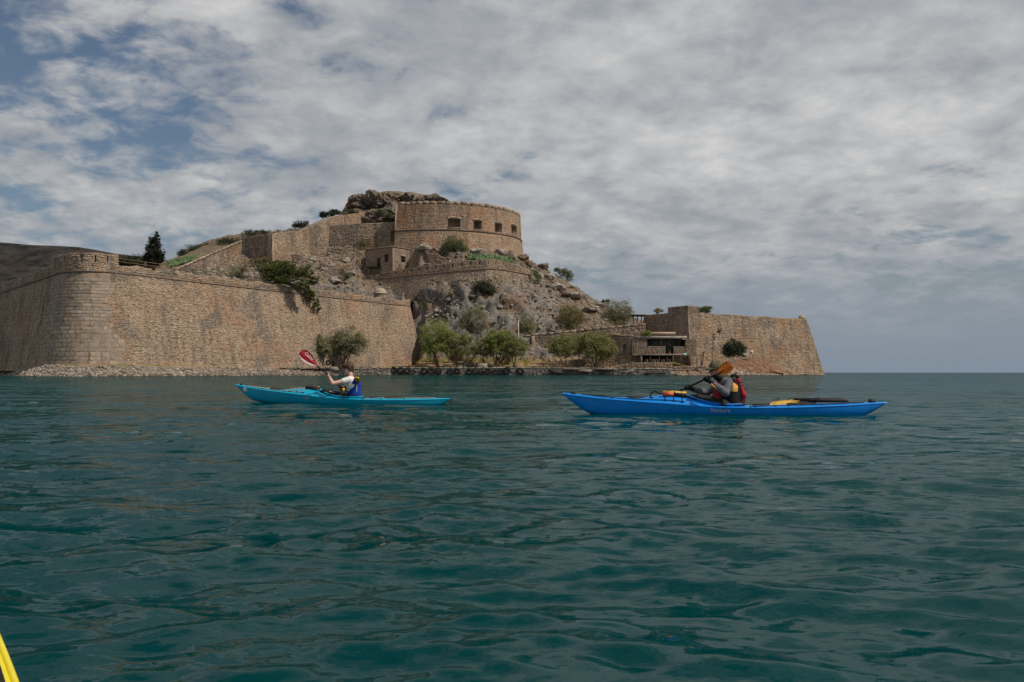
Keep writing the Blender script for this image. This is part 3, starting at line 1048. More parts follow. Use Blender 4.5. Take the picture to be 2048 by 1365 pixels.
def build_bastion():
    Dc = 330.0
    cx = (880 - 1024) / FPX * Dc + 0.0
    R = 28.4
    zc = EYE + (HY - 462.5) / FPX * 303.0          # string course
    ztop = EYE + (HY - 403.0) / FPX * 302.5
    root = empty('round_bastion', (cx, Dc, zc - 8), 'round tan stone bastion with four gun embrasures on the hilltop', 'bastion')
    a = np.radians(np.linspace(205, 372, 90))      # from its left corner round the front to the hidden right side
    a = np.radians(np.linspace(244, 385, 96))
    ring = lambda r: np.stack([cx + r * np.cos(a), Dc + r * np.sin(a)], 1)
    zb = np.interp(np.degrees(a), [244, 262, 275, 300, 330, 360, 385], [33, 35, 36, 35, 34, 34, 35]) - 2.0
    low = Face(xyz(ring(R + 1.9), zb), xyz(ring(R), zc))
    solid(low, 2.5).build('battered_base', M_MORTAR, root)
    v, f = stones(low, (0.35, 0.55), (0.5, 1.3), (0.02, 0.09), 0.04, 0.015, seed=41)
    o = mesh('base_facing', v, f, M_BASTION, root); tag(o, kind='stuff')
    band(ring(R), zc, 0.5, 0.28).build('string_course', M_CORDON, root, smooth=True)
    up = Face(xyz(ring(R - 0.1), zc + 0.5), xyz(ring(R - 0.5), ztop - 1.0))
    ops = []
    for px, py, w, h in ((909, 447, 25, 18), (956, 451, 16, 18), (998, 457, 14, 19), (1030, 462, 11, 20)):
        # column -> angle on the ring
        best = min(np.radians(np.linspace(236, 362, 1500)), key=lambda t: abs(1024 + FPX * (cx + R * math.cos(t)) / (Dc + R * math.sin(t)) - px))
        Dd = Dc + R * math.sin(best)
        z = EYE + (HY - py) / FPX * Dd
        um = np.interp(best, a, up.cum)
        foreshort = max(0.35, abs(math.sin(best)))
        hw = w / FPX * Dd / 2 / foreshort
        hh = h / FPX * Dd / 2
        H = ztop - 1.0 - zc - 0.5
        ops.append((um - hw, um + hw, (z - hh - zc - 0.5) / H, (z + hh - zc - 0.5) / H))
    solid(up, 3.0, ops, 2.6).build('drum', M_MORTAR, root)
    v, f = stones(up, (0.3, 0.48), (0.4, 1.0), (0.02, 0.09), 0.04, 0.015, ops, seed=42)
    o = mesh('drum_facing', v, f, M_BASTION, root); tag(o, kind='stuff')
    # shallow arched hoods over the embrasures
    for (u0, u1, f0, f1) in ops:
        hood = MB()
        n = 7
        for k in range(n):
            t0, t1 = k / n, (k + 1) / n
            uu = np.array((u0 - 0.3 + (u1 - u0 + 0.6) * (t0 + t1) / 2,))
            rise = 0.055 * math.sin(math.pi * (t0 + t1) / 2)
            c = up.at(uu, np.array((f1 + 0.012 + rise,)))[0]
            nrm = up.normal(uu)[0]
            hood.box(c, ((u1 - u0 + 0.6) / n * 0.93, 0.3, 0.62), rz=math.atan2(nrm[1], nrm[0]) + math.pi / 2)
        hood.build('embrasure_arch', M_WALL_DARK, root)
        q = up.at(np.array((u0 - 0.15, u1 + 0.15)), np.array((f0, f0)))
        nrm = up.normal(np.array(((u0 + u1) / 2,)))[0]
        MB().box(q.mean(0) + nrm * 0.05, (np.linalg.norm(q[1] - q[0]), 0.4, 0.28), rz=math.atan2(nrm[1], nrm[0]) + math.pi / 2).build('embrasure_sill', M_WALL_DARK, root)
    # weathered merlons round the rim
    rng = np.random.RandomState(8)
    uu = 0.0
    L = up.len
    while uu < L - 1:
        w = rng.uniform(1.8, 3.4)
        um = np.array((uu + w / 2,))
        c = up.at(um, np.array((1.0,)))[0]
        nrm = up.normal(um)[0] * np.array((1, 1, 0))
        nrm /= np.linalg.norm(nrm)
        h = 1.05 + rng.uniform(-0.22, 0.12)
        rz = math.atan2(nrm[1], nrm[0]) + math.pi / 2
        R2 = np.array([[math.cos(rz), -math.sin(rz), 0], [math.sin(rz), math.cos(rz), 0], [0, 0, 1]])
        j = rng.uniform(-0.08, 0.08, 6)
        prof = [(-.5, -.1), (.5, -.1), (.5, .84 + j[0]), (.46, .95 + j[1]), (.15, 1.0 + j[2]), (-.15, .99 + j[3]), (-.46, .94 + j[4]), (-.5, .82 + j[5])]
        v = []
        for dy in (0.04, -1.6):
            for x, z in prof:
                v.append(R2 @ np.array((x * (w - 0.14), -dy, z * h)) + c + (0, 0, rng.uniform(-0.04, 0.04)))
        m = len(prof)
        fl = [list(range(m)), list(range(2 * m))[:m - 1:-1]] + [[k, k + m, (k + 1) % m + m, (k + 1) % m][::1] for k in range(m)]
        MB().add(np.array(v), fl).build('merlon', M_MERLON, root)
        uu += w
    # flat left end of the half moon, turning back to the hill
    p0 = ring(R)[0]; p1 = np.array((p0[0] - 2.0, p0[1] + 26))
    fc = Face(xyz(np.array([p1, p0]), zb[0] - 2), xyz(np.array([p1, p0]), ztop - 0.5))
    solid(fc, 2.0).build('flank', M_MORTAR, root)
    v, f = stones(fc, seed=44)
    o = mesh('flank_facing', v, f, M_BASTION, root); tag(o, kind='stuff')


build_bastion()


# ---- free standing walls on the hill ----------------------------------------------------------------
def hill_wall(name, label, bot, top, thick=1.2, mat=None, openings=(), seed=50, odepth=1.2, course=(0.3, 0.46), width=(0.35, 0.9), cat='wall', coping=None, depth=(0.04, 0.15), cmat=None):
    b = np.array([P(*q) for q in bot]); t = np.array([P(*q) for q in top])
    fc = Face(b, t)
    root = empty(name, fc.b[0], label, cat)
    solid(fc, thick, openings, odepth).build('wall_core', M_MORTAR, root)
    v, f = stones(fc, course, width, depth, 0.06, 0.03, openings, seed=seed)
    o = mesh('facing', v, f, mat or M_WALL_DARK, root); tag(o, kind='stuff')
    if coping:
        mb = MB()
        n = 16
        us = np.linspace(0, fc.len, n + 1)
        for k in range(n):
            a, c = fc.at(us[k:k + 2], np.ones(2))
            nn = fc.normal(us[k:k + 1])[0] * np.array((1, 1, 0))
            o_, i_ = nn * coping, -nn * (thick + 0.1)
            e = (c - a) * 0.01
            z0, z1 = np.array((0, 0, -0.05)), np.array((0, 0, 0.42))
            mb.hexa(np.array([a + o_ + z0 + e, c + o_ + z0 - e, c + i_ + z0 - e, a + i_ + z0 + e, a + o_ + z1 + e, c + o_ + z1 - e, c + i_ + z1 - e, a + i_ + z1 + e]))
        mb.build('coping', cmat or M_WALL, root)
    return root, fc


hill_wall('stepped_wall', 'sloping rubble wall with a pale coping climbing the left slope', [(352, 556, 272), (420, 545, 280), (483, 532, 287)], [(352, 541, 272), (420, 511, 280), (483, 484, 287)], 1.4, M_WALL_DARK, seed=51, coping=0.25)
hill_wall('ruined_tower', 'dark windowless rubble block at the top of the sloping wall', [(484, 542, 300), (545, 524, 286)], [(484, 474, 300), (545, 467, 286)], 0.6, M_WALL_DARK, seed=52)
r, fc = hill_wall('hillside_wall', 'tall rubble wall propped by timbers below the summit', [(545.5, 522, 286.2), (600, 522, 296), (658, 512, 306)], [(545.5, 467, 286.2), (600, 462, 296), (658, 436, 306)], 2.0, M_WALL, seed=53)
for k, (x0, y0, x1, y1) in enumerate(((546, 485, 543.5, 512), (550.5, 488, 553.5, 510), (639, 476, 634, 486))):
    o = MB().tube([P(x0, y0, 285.0 + 17 * (k == 2)), P(x1, y1, 283.6 + 17 * (k == 2))], 0.17, 6).build('timber_prop', M_PALE_WOOD, None)
    tag(o, ('left pale timber prop standing against the tall rubble wall', 'right pale timber prop standing against the tall rubble wall', 'short pale timber prop leaning on the far end of the tall rubble wall')[k], 'timber prop')
hill_wall('hillside_wall', 'short tan wall stepping up from the propped wall to the summit rock', [(658, 470, 320), (700, 462, 326), (730, 455, 330)], [(658, 434, 320), (690, 430, 326), (730, 424, 330)], 1.5, M_WALL, seed=54)
Ld = 24.0
b0, t0 = [(659, 508, 308), (725, 508, 308), (791, 508, 308)], [(659, 451, 308), (725, 447, 308), (791, 444, 308)]
hill_wall('hillside_wall', 'dark curtain wall with a small arched doorway left of the round bastion', b0, t0, 2.0, M_WALL_DARK, [(19.9, 21.1, 0.36, 0.74)], 55, 1.6)


# ---- rampart with loopholes below the bastion -------------------------------------------------------
def build_rampart():
    cor = [(724, 563.5, 299), (770, 558, 294), (848, 550, 288), (910, 544, 285), (972, 539, 283.5), (1005, 541, 287), (1040, 547, 292.5), (1064, 552, 297)]
    top = [(724, 556, 299), (770, 545, 294), (848, 531.5, 288), (910, 524, 285), (972, 518.5, 283.5), (1005, 521.5, 287), (1040, 531, 292.5), (1064, 542.5, 297)]
    c = np.array([P(*q) for q in cor]); t = np.array([P(*q) for q in top])
    path = c[:, :2]
    zb = np.array((24.0, 23, 22, 18.0, 15.5, 14.5, 14.5, 15.5))
    foot = offset_path(path, (c[:, 2] - zb) * 0.17)
    b = np.c_[foot, zb]
    b[-1, :2] += np.array((2.9, 0.8))
    root = empty('rampart', b[0], 'curving rampart with loopholes above the grey cliff', 'fortress wall')
    face = Face(b, c)
    solid(face, 2.0).build('wall_core', M_MORTAR, root)
    v, f = stones(face, (0.26, 0.42), (0.3, 0.75), (0.02, 0.10), 0.05, 0.03, seed=61)
    o = mesh('facing', v, f, M_RAMPART, root); tag(o, kind='stuff')
    pf = Face(c + (0, 0, 0.25), t)
    ops = []
    n = 22
    for k in range(n):
        um = pf.len * (k + 0.8) / (n + 0.6)
        ops.append((um - 0.2, um + 0.2, 0.48, 0.80))
    par = solid(pf, 1.2, ops, 0.8).build('parapet', M_MORTAR, root)
    v, f = stones(pf, (0.24, 0.38), (0.3, 0.7), (0.03, 0.11), 0.05, 0.02, ops, seed=62)
    o = mesh('parapet_facing', v, f, M_WALL, par); tag(o, kind='stuff')
    mb = MB()
    rows = []
    for oo, zz in ((-0.2, 0.0), (0.2, 0.0), (0.32, 0.12), (0.2, 0.3), (-0.2, 0.3)):
        rows.append(np.c_[offset_path(path, oo), c[:, 2] + zz])
    mb.add(np.stack(rows, 1).reshape(-1, 3), [grid_faces(len(c), 5)])
    mb.build('string_course', M_CORDON, root)
    # right-hand return
    q = np.array([(b[-1][0], b[-1][1], b[-1][2]), (c[-1][0] - 4 + 2.6, c[-1][1] + 22, 22)])
    qt = np.array([(c[-1][0], c[-1][1], t[-1][2]), (c[-1][0] - 4, c[-1][1] + 22, t[-1][2])])
    rf = Face(q, qt)
    solid(rf, 1.6).build('return_wall', M_MORTAR, root)
    v, f = stones(rf, seed=63)
    o = mesh('return_facing', v, f, M_RAMPART, root); tag(o, kind='stuff')


build_rampart()

# low dry stone terrace walls on the slope
TERR = [((565, 512), (640, 503), 2.0, 'upper'), ((585, 530), (700, 520), 2.2, 'second'), ((640, 545), (722, 532), 2.4, 'long'), ((600, 560), (690, 552), 2.0, 'low'), ((830, 517), (880, 520), 1.8, 'short'), ((830, 530), (900, 524), 2.0, 'curved'), ((655, 510), (735, 508), 1.8, 'broken')]
for k, ((ax, ay), (bx, by), h, nm) in enumerate(TERR):
    pts = []
    for t in np.linspace(0, 1, 9):
        g = on_ground(ax + (bx - ax) * t, ay + (by - ay) * t, 262, 345)
        pts.append(g)
    pts = np.array(pts)
    pts[:, 1] = np.convolve(np.pad(pts[:, 1], 2, 'edge'), np.ones(5) / 5, 'valid')
    pts[:, 0] = (np.linspace(ax, bx, 9) - 1024) / FPX * pts[:, 1]
    pts[:, 2] = ground(pts[:, 0], pts[:, 1]) + 0.5
    hh = h * (0.75 + 0.35 * np.sin(np.linspace(0.4, 6, 9) + k))
    fc = Face(pts - (0, 0, 1.2), pts + np.c_[np.zeros(9), np.zeros(9), hh])
    root = empty('terrace_wall', pts[0], '%s dry stone terrace wall on the rubble slope below the %s' % (nm, 'round bastion' if ax > 800 else 'propped wall'), 'terrace wall')
    solid(fc, 0.8).build('wall_core', M_MORTAR, root)
    v, f = stones(fc, (0.2, 0.4), (0.3, 0.7), (0.05, 0.25), 0.1, 0.05, seed=70 + k)
    o = mesh('facing', v, f, M_WALL_DARK, root); tag(o, kind='stuff')
# ---------------------------------------------------------------- house on the slope
def block_house(name, label, corner, left, right, ztop, zbot, ops_l=(), ops_r=(), mat=None, seed=80, back=None, cat='house', odepth=1.2):
    """stone house seen at its corner: plan points corner, left end, right end"""
    corner, left, right = (np.array(q, float)[:2] for q in (corner, left, right))
    far = left + right - corner
    root = empty(name, (*corner, zbot), label, cat)
    for k, (a, b, ops) in enumerate(((left, corner, ops_l), (corner, right, ops_r), (right, far, ()), (far, left, ()))):
        fc = Face(xyz(np.array([a, b]), zbot), xyz(np.array([a, b]), ztop))
        w = solid(fc, 0.6, ops, odepth).build('wall', M_MORTAR, root)
        v, f = stones(fc, (0.24, 0.38), (0.3, 0.7), (0.01, 0.05), 0.03, 0.0, ops, seed=seed + k)
        o = mesh('facing', v, f, mat or M_WALL_DARK, w); tag(o, kind='stuff')
    c4 = np.array([corner, right, far, left])
    mb = MB()
    ins = c4 + (c4.mean(0) - c4) * 0.03
    mb.hexa(np.concatenate([xyz(ins, ztop - 0.35), xyz(ins, ztop - 0.05)]))
    mb.build('roof', M_CONCRETE, root)
    # kerb round the flat roof
    for a, b in zip(c4, np.roll(c4, -1, 0)):
        d = (b - a) / np.linalg.norm(b - a)
        MB().box((*((a + b) / 2), ztop + 0.12), (np.linalg.norm(b - a) + 0.2, 0.5, 0.25), rz=math.atan2(d[1], d[0])).build('roof_edge', M_WALL_DARK, root)
    return root


def two_storey():
    c = P(785.5, 545, 295)
    l = P(731, 545, 303)
    r = P(826, 545, 303)
    zt = EYE + (HY - 494) / FPX * 295
    zb = EYE + (HY - 548) / FPX * 295
    H = zt - zb
    Ll = np.hypot(*(c - l)[:2]); Lr = np.hypot(*(r - c)[:2])
    fl = lambda px: (px - 731) / (785.5 - 731) * Ll
    fr = lambda px: (px - 785.5) / (826 - 785.5) * Lr
    fz = lambda py: (548 - py) / (548 - 494)
    ops_l = [(fl(754), fl(761), fz(531), fz(513)), (fl(769), fl(777), fz(523), fz(508))]
    ops_r = [(fr(802), fr(810.5), fz(522), fz(510.5))]
    root = block_house('stone_house', 'two storey flat roofed stone house with balcony on the slope', c, l, r, zt, zb, ops_l, ops_r, M_WALL_DARK, 80)
    # window frame on the sunny face, shutters and door in the shaded one
    d = (r - c)[:2] / Lr
    nr = np.array((d[1], -d[0]))
    rz = math.atan2(d[1], d[0])
    u = (ops_r[0][0] + ops_r[0][1]) / 2
    w = ops_r[0][1] - ops_r[0][0]; hh = (ops_r[0][3] - ops_r[0][2]) * H
    zc = zb + H * (ops_r[0][2] + ops_r[0][3]) / 2
    pc = np.array((*(c[:2] + d * u - nr * 0.25), zc))
    win = MB().box(pc, (w, 0.08, hh), rz=rz).build('window', M_BLACK, root)
    fmb = MB()
    for s in (-1, 1):
        fmb.box(pc + np.array((*(d * s * (w / 2 - 0.06) + nr * 0.06), 0)), (0.14, 0.12, hh), rz=rz)
    fmb.box(pc + np.array((*(nr * 0.06), hh / 2 - 0.06)), (w, 0.12, 0.12), rz=rz)
    fmb.build('window_frame', M_RUST, win)
    MB().box(pc + np.array((*(nr * 0.3), hh / 2 + 0.2)), (w + 0.5, 0.2, 0.3), rz=rz).build('lintel', M_CONCRETE, root)
    d = (c - l)[:2] / Ll
    nl = np.array((d[1], -d[0]))
    rz = math.atan2(d[1], d[0])
    for k, (u0, u1, f0, f1) in enumerate(ops_l):
        pc = np.array((*(l[:2] + d * (u0 + u1) / 2 - nl * 0.35), zb + H * (f0 + f1) / 2))
        MB().box(pc, (u1 - u0, 0.08, (f1 - f0) * H), rz=rz).build('door' if k == 0 else 'shutter', M_IRON, root)
    # balcony
    u = fl(751)
    zf = zb + H * fz(532)
    bal = np.array((*(l[:2] + d * u + nl * 0.75), zf))
    slab = MB().box(bal, (fl(764) - fl(741), 1.5, 0.28), rz=rz).build('balcony', M_IRON, root)
    Lb = fl(764) - fl(741)
    rm = MB()
    for q in np.linspace(-Lb / 2 + 0.05, Lb / 2 - 0.05, 9):
        rm.box(bal + np.array((*(d * q + nl * 0.7), 0.6)), (0.06, 0.06, 1.1), rz=rz)
    for zz in (0.35, 1.15):
        rm.box(bal + np.array((*(nl * 0.7), zz)), (Lb, 0.07, 0.07), rz=rz)
    rm.build('balustrade', M_IRON, slab)
    for s in (-0.35, 0.35):
        p = bal + np.array((*(d * Lb * s), 0))
        MB().tube([p + (0, 0, -0.1), p + np.array((*(-nl * 0.8), -1.3))], 0.09, 6).build('bracket', M_IRON, slab)
    # down pipe on the right corner
    q = np.array((*(r[:2] + nr * 0.12 - (r - c)[:2] / Lr * 0.9), 0))
    MB().tube([q + (0, 0, zb), q + (0, 0, zt - 0.2)], 0.08, 6).build('downpipe', M_IRON, root)


two_storey()


# ---------------------------------------------------------------- eastern fort
def east_fort():
    root = empty('east_fort', (51, 270, 0), 'lower stone fort with battered walls at the right end of the island', 'fort')
    c = P(1376, 700, 271)[:2]; l = P(1288, 700, 291)[:2]; r = P(1613, 700, 300)[:2]
    ztop = 17.9
    zb = 0.8
    zcor = EYE + (HY - 611.5) / FPX * 271
    def wall(name, bot, top, seed, mat, thick=2.0, keep=None):
        fc = Face(bot, top)
        p = solid(fc, thick).build(name, M_MORTAR, root)
        v, f = stones(fc, (0.28, 0.46), (0.35, 0.9), (0.03, 0.14), 0.06, 0.03, seed=seed)
        o = mesh('facing', v, f, mat, p); tag(o, kind='stuff')
        return fc
    # sunny face, lower battered part and upper course
    n = 14
    t = np.linspace(0, 1, n)[:, None]
    path = c + (r - c) * t
    zt = ztop - 0.35 * t[:, 0] + 0.12 * np.sin(np.arange(n) * 1.7)
    zl = np.where(t[:, 0] < 0.55, zb + 1.2, zb - 1.2)
    foot = offset_path(path, (ztop - zl) * 0.15)
    foot[0] += (-(r - c) / np.linalg.norm(r - c)) * 1.2
    foot[-1] += (r - c) / np.linalg.norm(r - c) * 5.6
    wall('front_wall', xyz(foot, zl), xyz(path, zt), 90, M_WALL, 0.25)
    # raised block at the corner
    p2 = np.array([c, c + (r - c) * 0.085])
    wall('corner_block', xyz(p2, ztop - 0.2), xyz(p2, zcor), 91, M_WALL, 0.25)
    d = (l - c) / np.linalg.norm(l - c)
    # shaded face on the left, with its step; darker stone paints in its shade
    m = l + (c - l) * 0.56
    q = np.array([l, m, c])
    footl = offset_path(q, 1.9)
    footl[-1] = foot[0]
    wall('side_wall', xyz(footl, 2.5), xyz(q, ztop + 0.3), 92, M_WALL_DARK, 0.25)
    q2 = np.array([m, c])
    wall('corner_block_side', xyz(q2, ztop + 0.1), xyz(q2, zcor), 93, M_WALL_DARK, 0.25)  # shade painted in by the darker stone, as on the side wall
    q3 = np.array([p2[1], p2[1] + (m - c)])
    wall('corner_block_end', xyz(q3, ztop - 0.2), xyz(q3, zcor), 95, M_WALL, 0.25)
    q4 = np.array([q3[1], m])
    wall('corner_block_back', xyz(q4, ztop - 0.2), xyz(q4, zcor), 96, M_WALL_DARK, 0.25)  # turned from the sun, darkened by the same stone colour
    ins = np.array([c, p2[1], q3[1], m])
    ins = ins + (ins.mean(0) - ins) * 0.06
    MB().hexa(np.concatenate([xyz(ins, ztop - 0.5), xyz(ins, zcor - 0.3)])).build('corner_block_fill', M_MORTAR, root)
    # right flank turning away
    b = r + np.array((14.0, 24.0)) * 0.3
    e = np.array((r[0] + 6, r[1] + 30))
    fe = Face(np.array([(*foot[-1], -1.0), (e[0] + 4, e[1], 0.0)]), np.array([(*r, ztop - 0.4), (*e, ztop - 0.4)]))
    p = solid(fe, 2.0).build('flank_wall', M_MORTAR, root)
    v, f = stones(fe, seed=94)
    o = mesh('facing', v, f, M_WALL, p); tag(o, kind='stuff')
    # a fill so that no sky shows through behind the walls
    mb = MB()
    far = np.array((e[0] - 45, e[1] + 3))
    ins = np.array([c, r, e, far, l])
    ctr = ins.mean(0)
    ins = ins + (ctr - ins) * 0.06
    k = len(ins)
    mb.add(np.concatenate([xyz(ins, 0.5), xyz(ins, ztop - 1.4)]), [list(range(k, 2 * k))] + [[i, (i + 1) % k, (i + 1) % k + k, i + k] for i in range(k)])
    mb.build('rampart_fill', M_MORTAR, root)
    return c, l, r


EC, EL, ER = east_fort()
sentry_box('sentry_box', 'small pale domed sentry box on the far right corner of the lower fort', (ER[0] - 1.2, ER[1] + 0.9, 16.9), 1.0, 1.0, 0.95, 12, False)


# ---------------------------------------------------------------- quayside walls and buildings
hill_wall('ramp_wall', 'long rubble retaining wall rising to the right behind the quay trees', [(1046, 722, 271), (1130, 720, 270.5), (1210, 720, 270), (1291, 716, 270)], [(1046, 674, 271), (1130, 665.5, 270.5), (1210, 657.5, 270), (1291, 650, 270)], 1.6, M_WALL_DARK, seed=100, coping=0.15, cmat=M_WALL_DARK)
hill_wall('quay_wall', 'low rubble wall with steps at the foot of the ramp wall', [(1050, 737, 264.5), (1130, 737, 264), (1250, 737, 263.5), (1284, 737, 263)], [(1050, 729, 264.5), (1110, 722, 264), (1250, 712, 263.5), (1284, 711, 263)], 1.0, M_WALL_DARK, seed=101)
hill_wall('quay_wall', 'long low rubble wall in front of the dark terrace shelter', [(1230, 737, 256), (1290, 737, 256), (1345, 737, 256)], [(1230, 731, 256), (1266, 725.5, 256), (1345, 724.5, 256)], 0.8, M_WALL, seed=102)
hill_wall('quay_wall', 'very low kerb wall below the timber pergola', [(1346, 738, 256), (1412, 738, 256)], [(1346, 732.5, 256), (1412, 732.5, 256)], 0.8, M_WALL_DARK, seed=103)

# pier and green gate in the ramp wall
o = MB().box(P(1066, 695, 270.2), (0.9, 0.9, 6.4)).build('wall_pier', M_WALL, None)
tag(o, 'square rubble pier on the face of the ramp wall', 'pier', kind='thing')
g = empty('wide_gate', P(1095, 722, 269), 'wide dark green gate in the quay wall', 'gate')
for k in range(6):
    q = P(1082 + 2.6 + k * 5.0, 713, 268.6)
    MB().box(q, (0.68, 0.1, 2.5)).build('board', plain('gate_green', (0.03, 0.055, 0.035), 0.7, 0.3, 3.0), g)
MB().box(P(1095, 704.0, 268.5), (4.6, 0.25, 0.25)).build('lintel', M_WOOD, g)


def railing_px(label, pts, h, gap, mat, rails, r):
    return rail_fence('railing', label, [P(*q) for q in pts], h, gap, mat, rails, r)


railing_px('pale metal railing on the slope left of the green gate', [(1015, 727, 262), (1050, 722.5, 262), (1086, 719.5, 262)], 1.0, 5.0, M_PALE_WOOD, (0.45, 0.96), 0.06)
railing_px('pale metal railing on the slope right of the green gate', [(1108, 719, 262), (1150, 715.5, 262), (1185, 713, 262)], 1.0, 5.0, M_PALE_WOOD, (0.5, 0.96), 0.06)
railing_px('pale railing before the doorway of the small quay building', [(1236, 708.5, 263), (1256, 706.5, 263)], 1.1, 2.6, M_PALE_WOOD, (0.3, 0.62, 0.95), 0.05)

# benches / slatted steps left of the quay trees
for k, (x0, x1, y) in enumerate(((842, 872, 723), (842, 874, 728), (885, 935, 725), (885, 930, 730.5))):
    a, b = P(x0, y, 262 - k % 2), P(x1, y, 262 - k % 2)
    o = MB().box((a + b) / 2, (np.linalg.norm(b - a), 0.5, 0.35)).build('stone_step', M_PALE_WOOD if k < 2 else M_CONCRETE, None)
    tag(o, ('upper pale step beside the corner of the battered wall', 'lower pale step beside the corner of the battered wall', 'upper pale step behind the first quay trees', 'lower pale step behind the first quay trees')[k], 'step')


def cafe():
    root = empty('terrace_building', P(1320, 712, 262), 'low flat roofed stone building with a dark open veranda beside the lower fort', 'building')
    D = 262.0
    def slab(x0, x1, y0, y1, d0, d1, name, mat, par=None):
        a, b = P(x0, y1, d0), P(x1, y0, d0)
        return MB().box(((a[0] + b[0]) / 2, (d0 + d1) / 2, (a[2] + b[2]) / 2), (b[0] - a[0], d1 - d0, b[2] - a[2])).build(name, mat, par or root)
    def wallpiece(x0, x1, y0, y1, d, thick, name, mat, ops=(), seed=1):
        fc = Face(np.array([P(x0, y1, d), P(x1, y1, d)]), np.array([P(x0, y0, d), P(x1, y0, d)]))
        p = solid(fc, thick, ops, thick * 0.9).build(name, M_MORTAR, root)
        v, f = stones(fc, (0.22, 0.36), (0.3, 0.7), (0.02, 0.08), 0.04, 0.01, ops, seed=seed)
        o = mesh('facing', v, f, mat, p); tag(o, kind='stuff')
        return p
    wallpiece(1265, 1294, 674, 711, 261.6, 6.0, 'left_pier', M_WALL_DARK, [(0.2, 0.5, 0.1, 0.55)], 111)
    wallpiece(1294, 1331, 693.5, 710, 261.9, 0.5, 'parapet', M_WALL_DARK, seed=112)
    wallpiece(1347, 1371, 693.5, 710, 261.9, 0.5, 'parapet', M_WALL_DARK, seed=113)
    wallpiece(1371, 1393, 679, 711, 261.7, 6.0, 'right_pier', M_WALL_DARK, seed=114)
    slab(1294, 1371, 676, 711, 267.5, 268, 'back_wall', M_CONCRETE)
    slab(1290, 1373, 710, 712, 262.3, 268, 'floor', M_CONCRETE)
    slab(1268, 1374, 672.5, 677.5, 261.2, 268.5, 'roof', M_CONCRETE)
    slab(1285, 1351, 664.5, 669.5, 266.5, 267.5, 'roof_wall', M_PALE_WOOD)
    slab(1331.5, 1346.5, 695, 710, 263.0, 263.12, 'gate', plain('cafe_green', (0.012, 0.03, 0.025), 0.6, 0.2, 3.0))
    for x in (1312, 1322, 1336, 1344, 1358):
        slab(x, x + 1.3, 678, 694, 263.4, 263.6, 'veranda_post', M_PALE_WOOD if x == 1322 else M_WOOD)
    # veranda edge over the lower shelter
    slab(1284, 1374, 708.5, 711, 259.3, 262.0, 'terrace_slab', M_CONCRETE)
    slab(1284, 1345, 711, 728, 263.4, 263.7, 'under_wall', M_IRON)  # near-black colour stands in for the shade under the terrace
    slab(1283, 1284.6, 711, 730, 259.5, 263.5, 'under_wall', M_CONCRETE)
    for x in (1300, 1318, 1334):
        slab(x, x + 1.2, 711, 730, 259.6, 259.8, 'shelter_post', M_WOOD)
    # tables and chairs in the shade
    for k, x in enumerate((1293, 1306, 1313, 1326, 1338)):
        q = P(x, 727, 259.0)
        t = empty('cafe_table', q - (0, 0, 0.1), '%s small wooden table in the dark shelter under the terrace' % ('leftmost', 'second', 'middle', 'fourth', 'rightmost')[k], 'table')
        MB().box(q + (0, 0, 0.95), (0.8, 0.8, 0.06)).build('table_top', M_PALE_WOOD, t)
        for sx in (-.3, .3):
            for sy in (-.3, .3):
                MB().box(q + (sx, sy, 0.4), (0.07, 0.07, 1.06)).build('leg', M_PALE_WOOD, t)
    # pots of flowers along the terrace edge
    rng = np.random.RandomState(2)
    for k, x in enumerate((1291, 1298, 1307, 1316, 1327, 1339, 1350, 1357, 1365)):
        q = P(x, 708.5, 260.2)
        pot = empty('flower_pot', q, 'plant pot on the terrace edge, %s from the left' % ('first', 'second', 'third', 'fourth', 'fifth', 'sixth', 'seventh', 'eighth', 'ninth')[k], 'flower pot', 'pots along the terrace edge')
        MB().lathe([(0.01, 0), (0.16, 0), (0.22, 0.34), (0.19, 0.34), (0.17, 0.3), (0.01, 0.3)], q, 10).build('pot', POT, pot)
        v, f = leaf_cloud([(q[0], q[1], q[2] + 0.5, 0.3, 0.3, 0.25, 1)], 70, 0.14, 300 + k)
        mesh('plant', v, f, (M_BUSH, M_TAMARISK, POT)[k % 3] if k % 3 else M_BUSH, pot)


def leaf_cloud(blobs, n, size, seed, aspect=0.55, clump=26, spread=0.2, up=0.0, shell=0.5):
    """leaves in clumps through one or more ellipsoids (x, y, z, rx, ry, rz, weight); returns verts, faces"""
    rng = np.random.RandomState(seed)
    w = np.array([b[6] for b in blobs], float); w /= w.sum()
    nc = max(4, n // clump)
    which = rng.choice(len(blobs), nc, p=w)
    B = np.array([b[:6] for b in blobs])[which]
    d = rng.normal(size=(nc, 3)); d /= np.linalg.norm(d, axis=1)[:, None]
    rad = (shell + (1 - shell) * rng.rand(nc) ** 0.6)
    lump = 1 + 0.30 * vnoise(d * 2.3 + seed, seed)
    cc = B[:, :3] + d * B[:, 3:6] * (rad * lump)[:, None]
    csz = rng.uniform(0.6, 1.35, nc)
    k = rng.randint(0, nc, n)
    rr = B[k, 3:6].mean(1) * spread * csz[k]
    c = cc[k] + rng.normal(size=(n, 3)) * rr[:, None] * np.array((1, 1, 0.72))
    a = rng.normal(size=(n, 3)); a[:, 2] *= 0.6; a[:, 2] += up; a /= np.linalg.norm(a, axis=1)[:, None]
    b = np.cross(a, rng.normal(size=(n, 3))); b /= np.linalg.norm(b, axis=1)[:, None]
    s = size * rng.uniform(0.6, 1.4, n)[:, None]
    a = a * s; b = b * s * aspect
    V = np.stack([c - a, c - b * 0.9 + a * 0.05, c + a, c + b * 0.9 + a * 0.05], 1).reshape(-1, 3)
    F = np.arange(n * 4).reshape(n, 4)
    return V, F


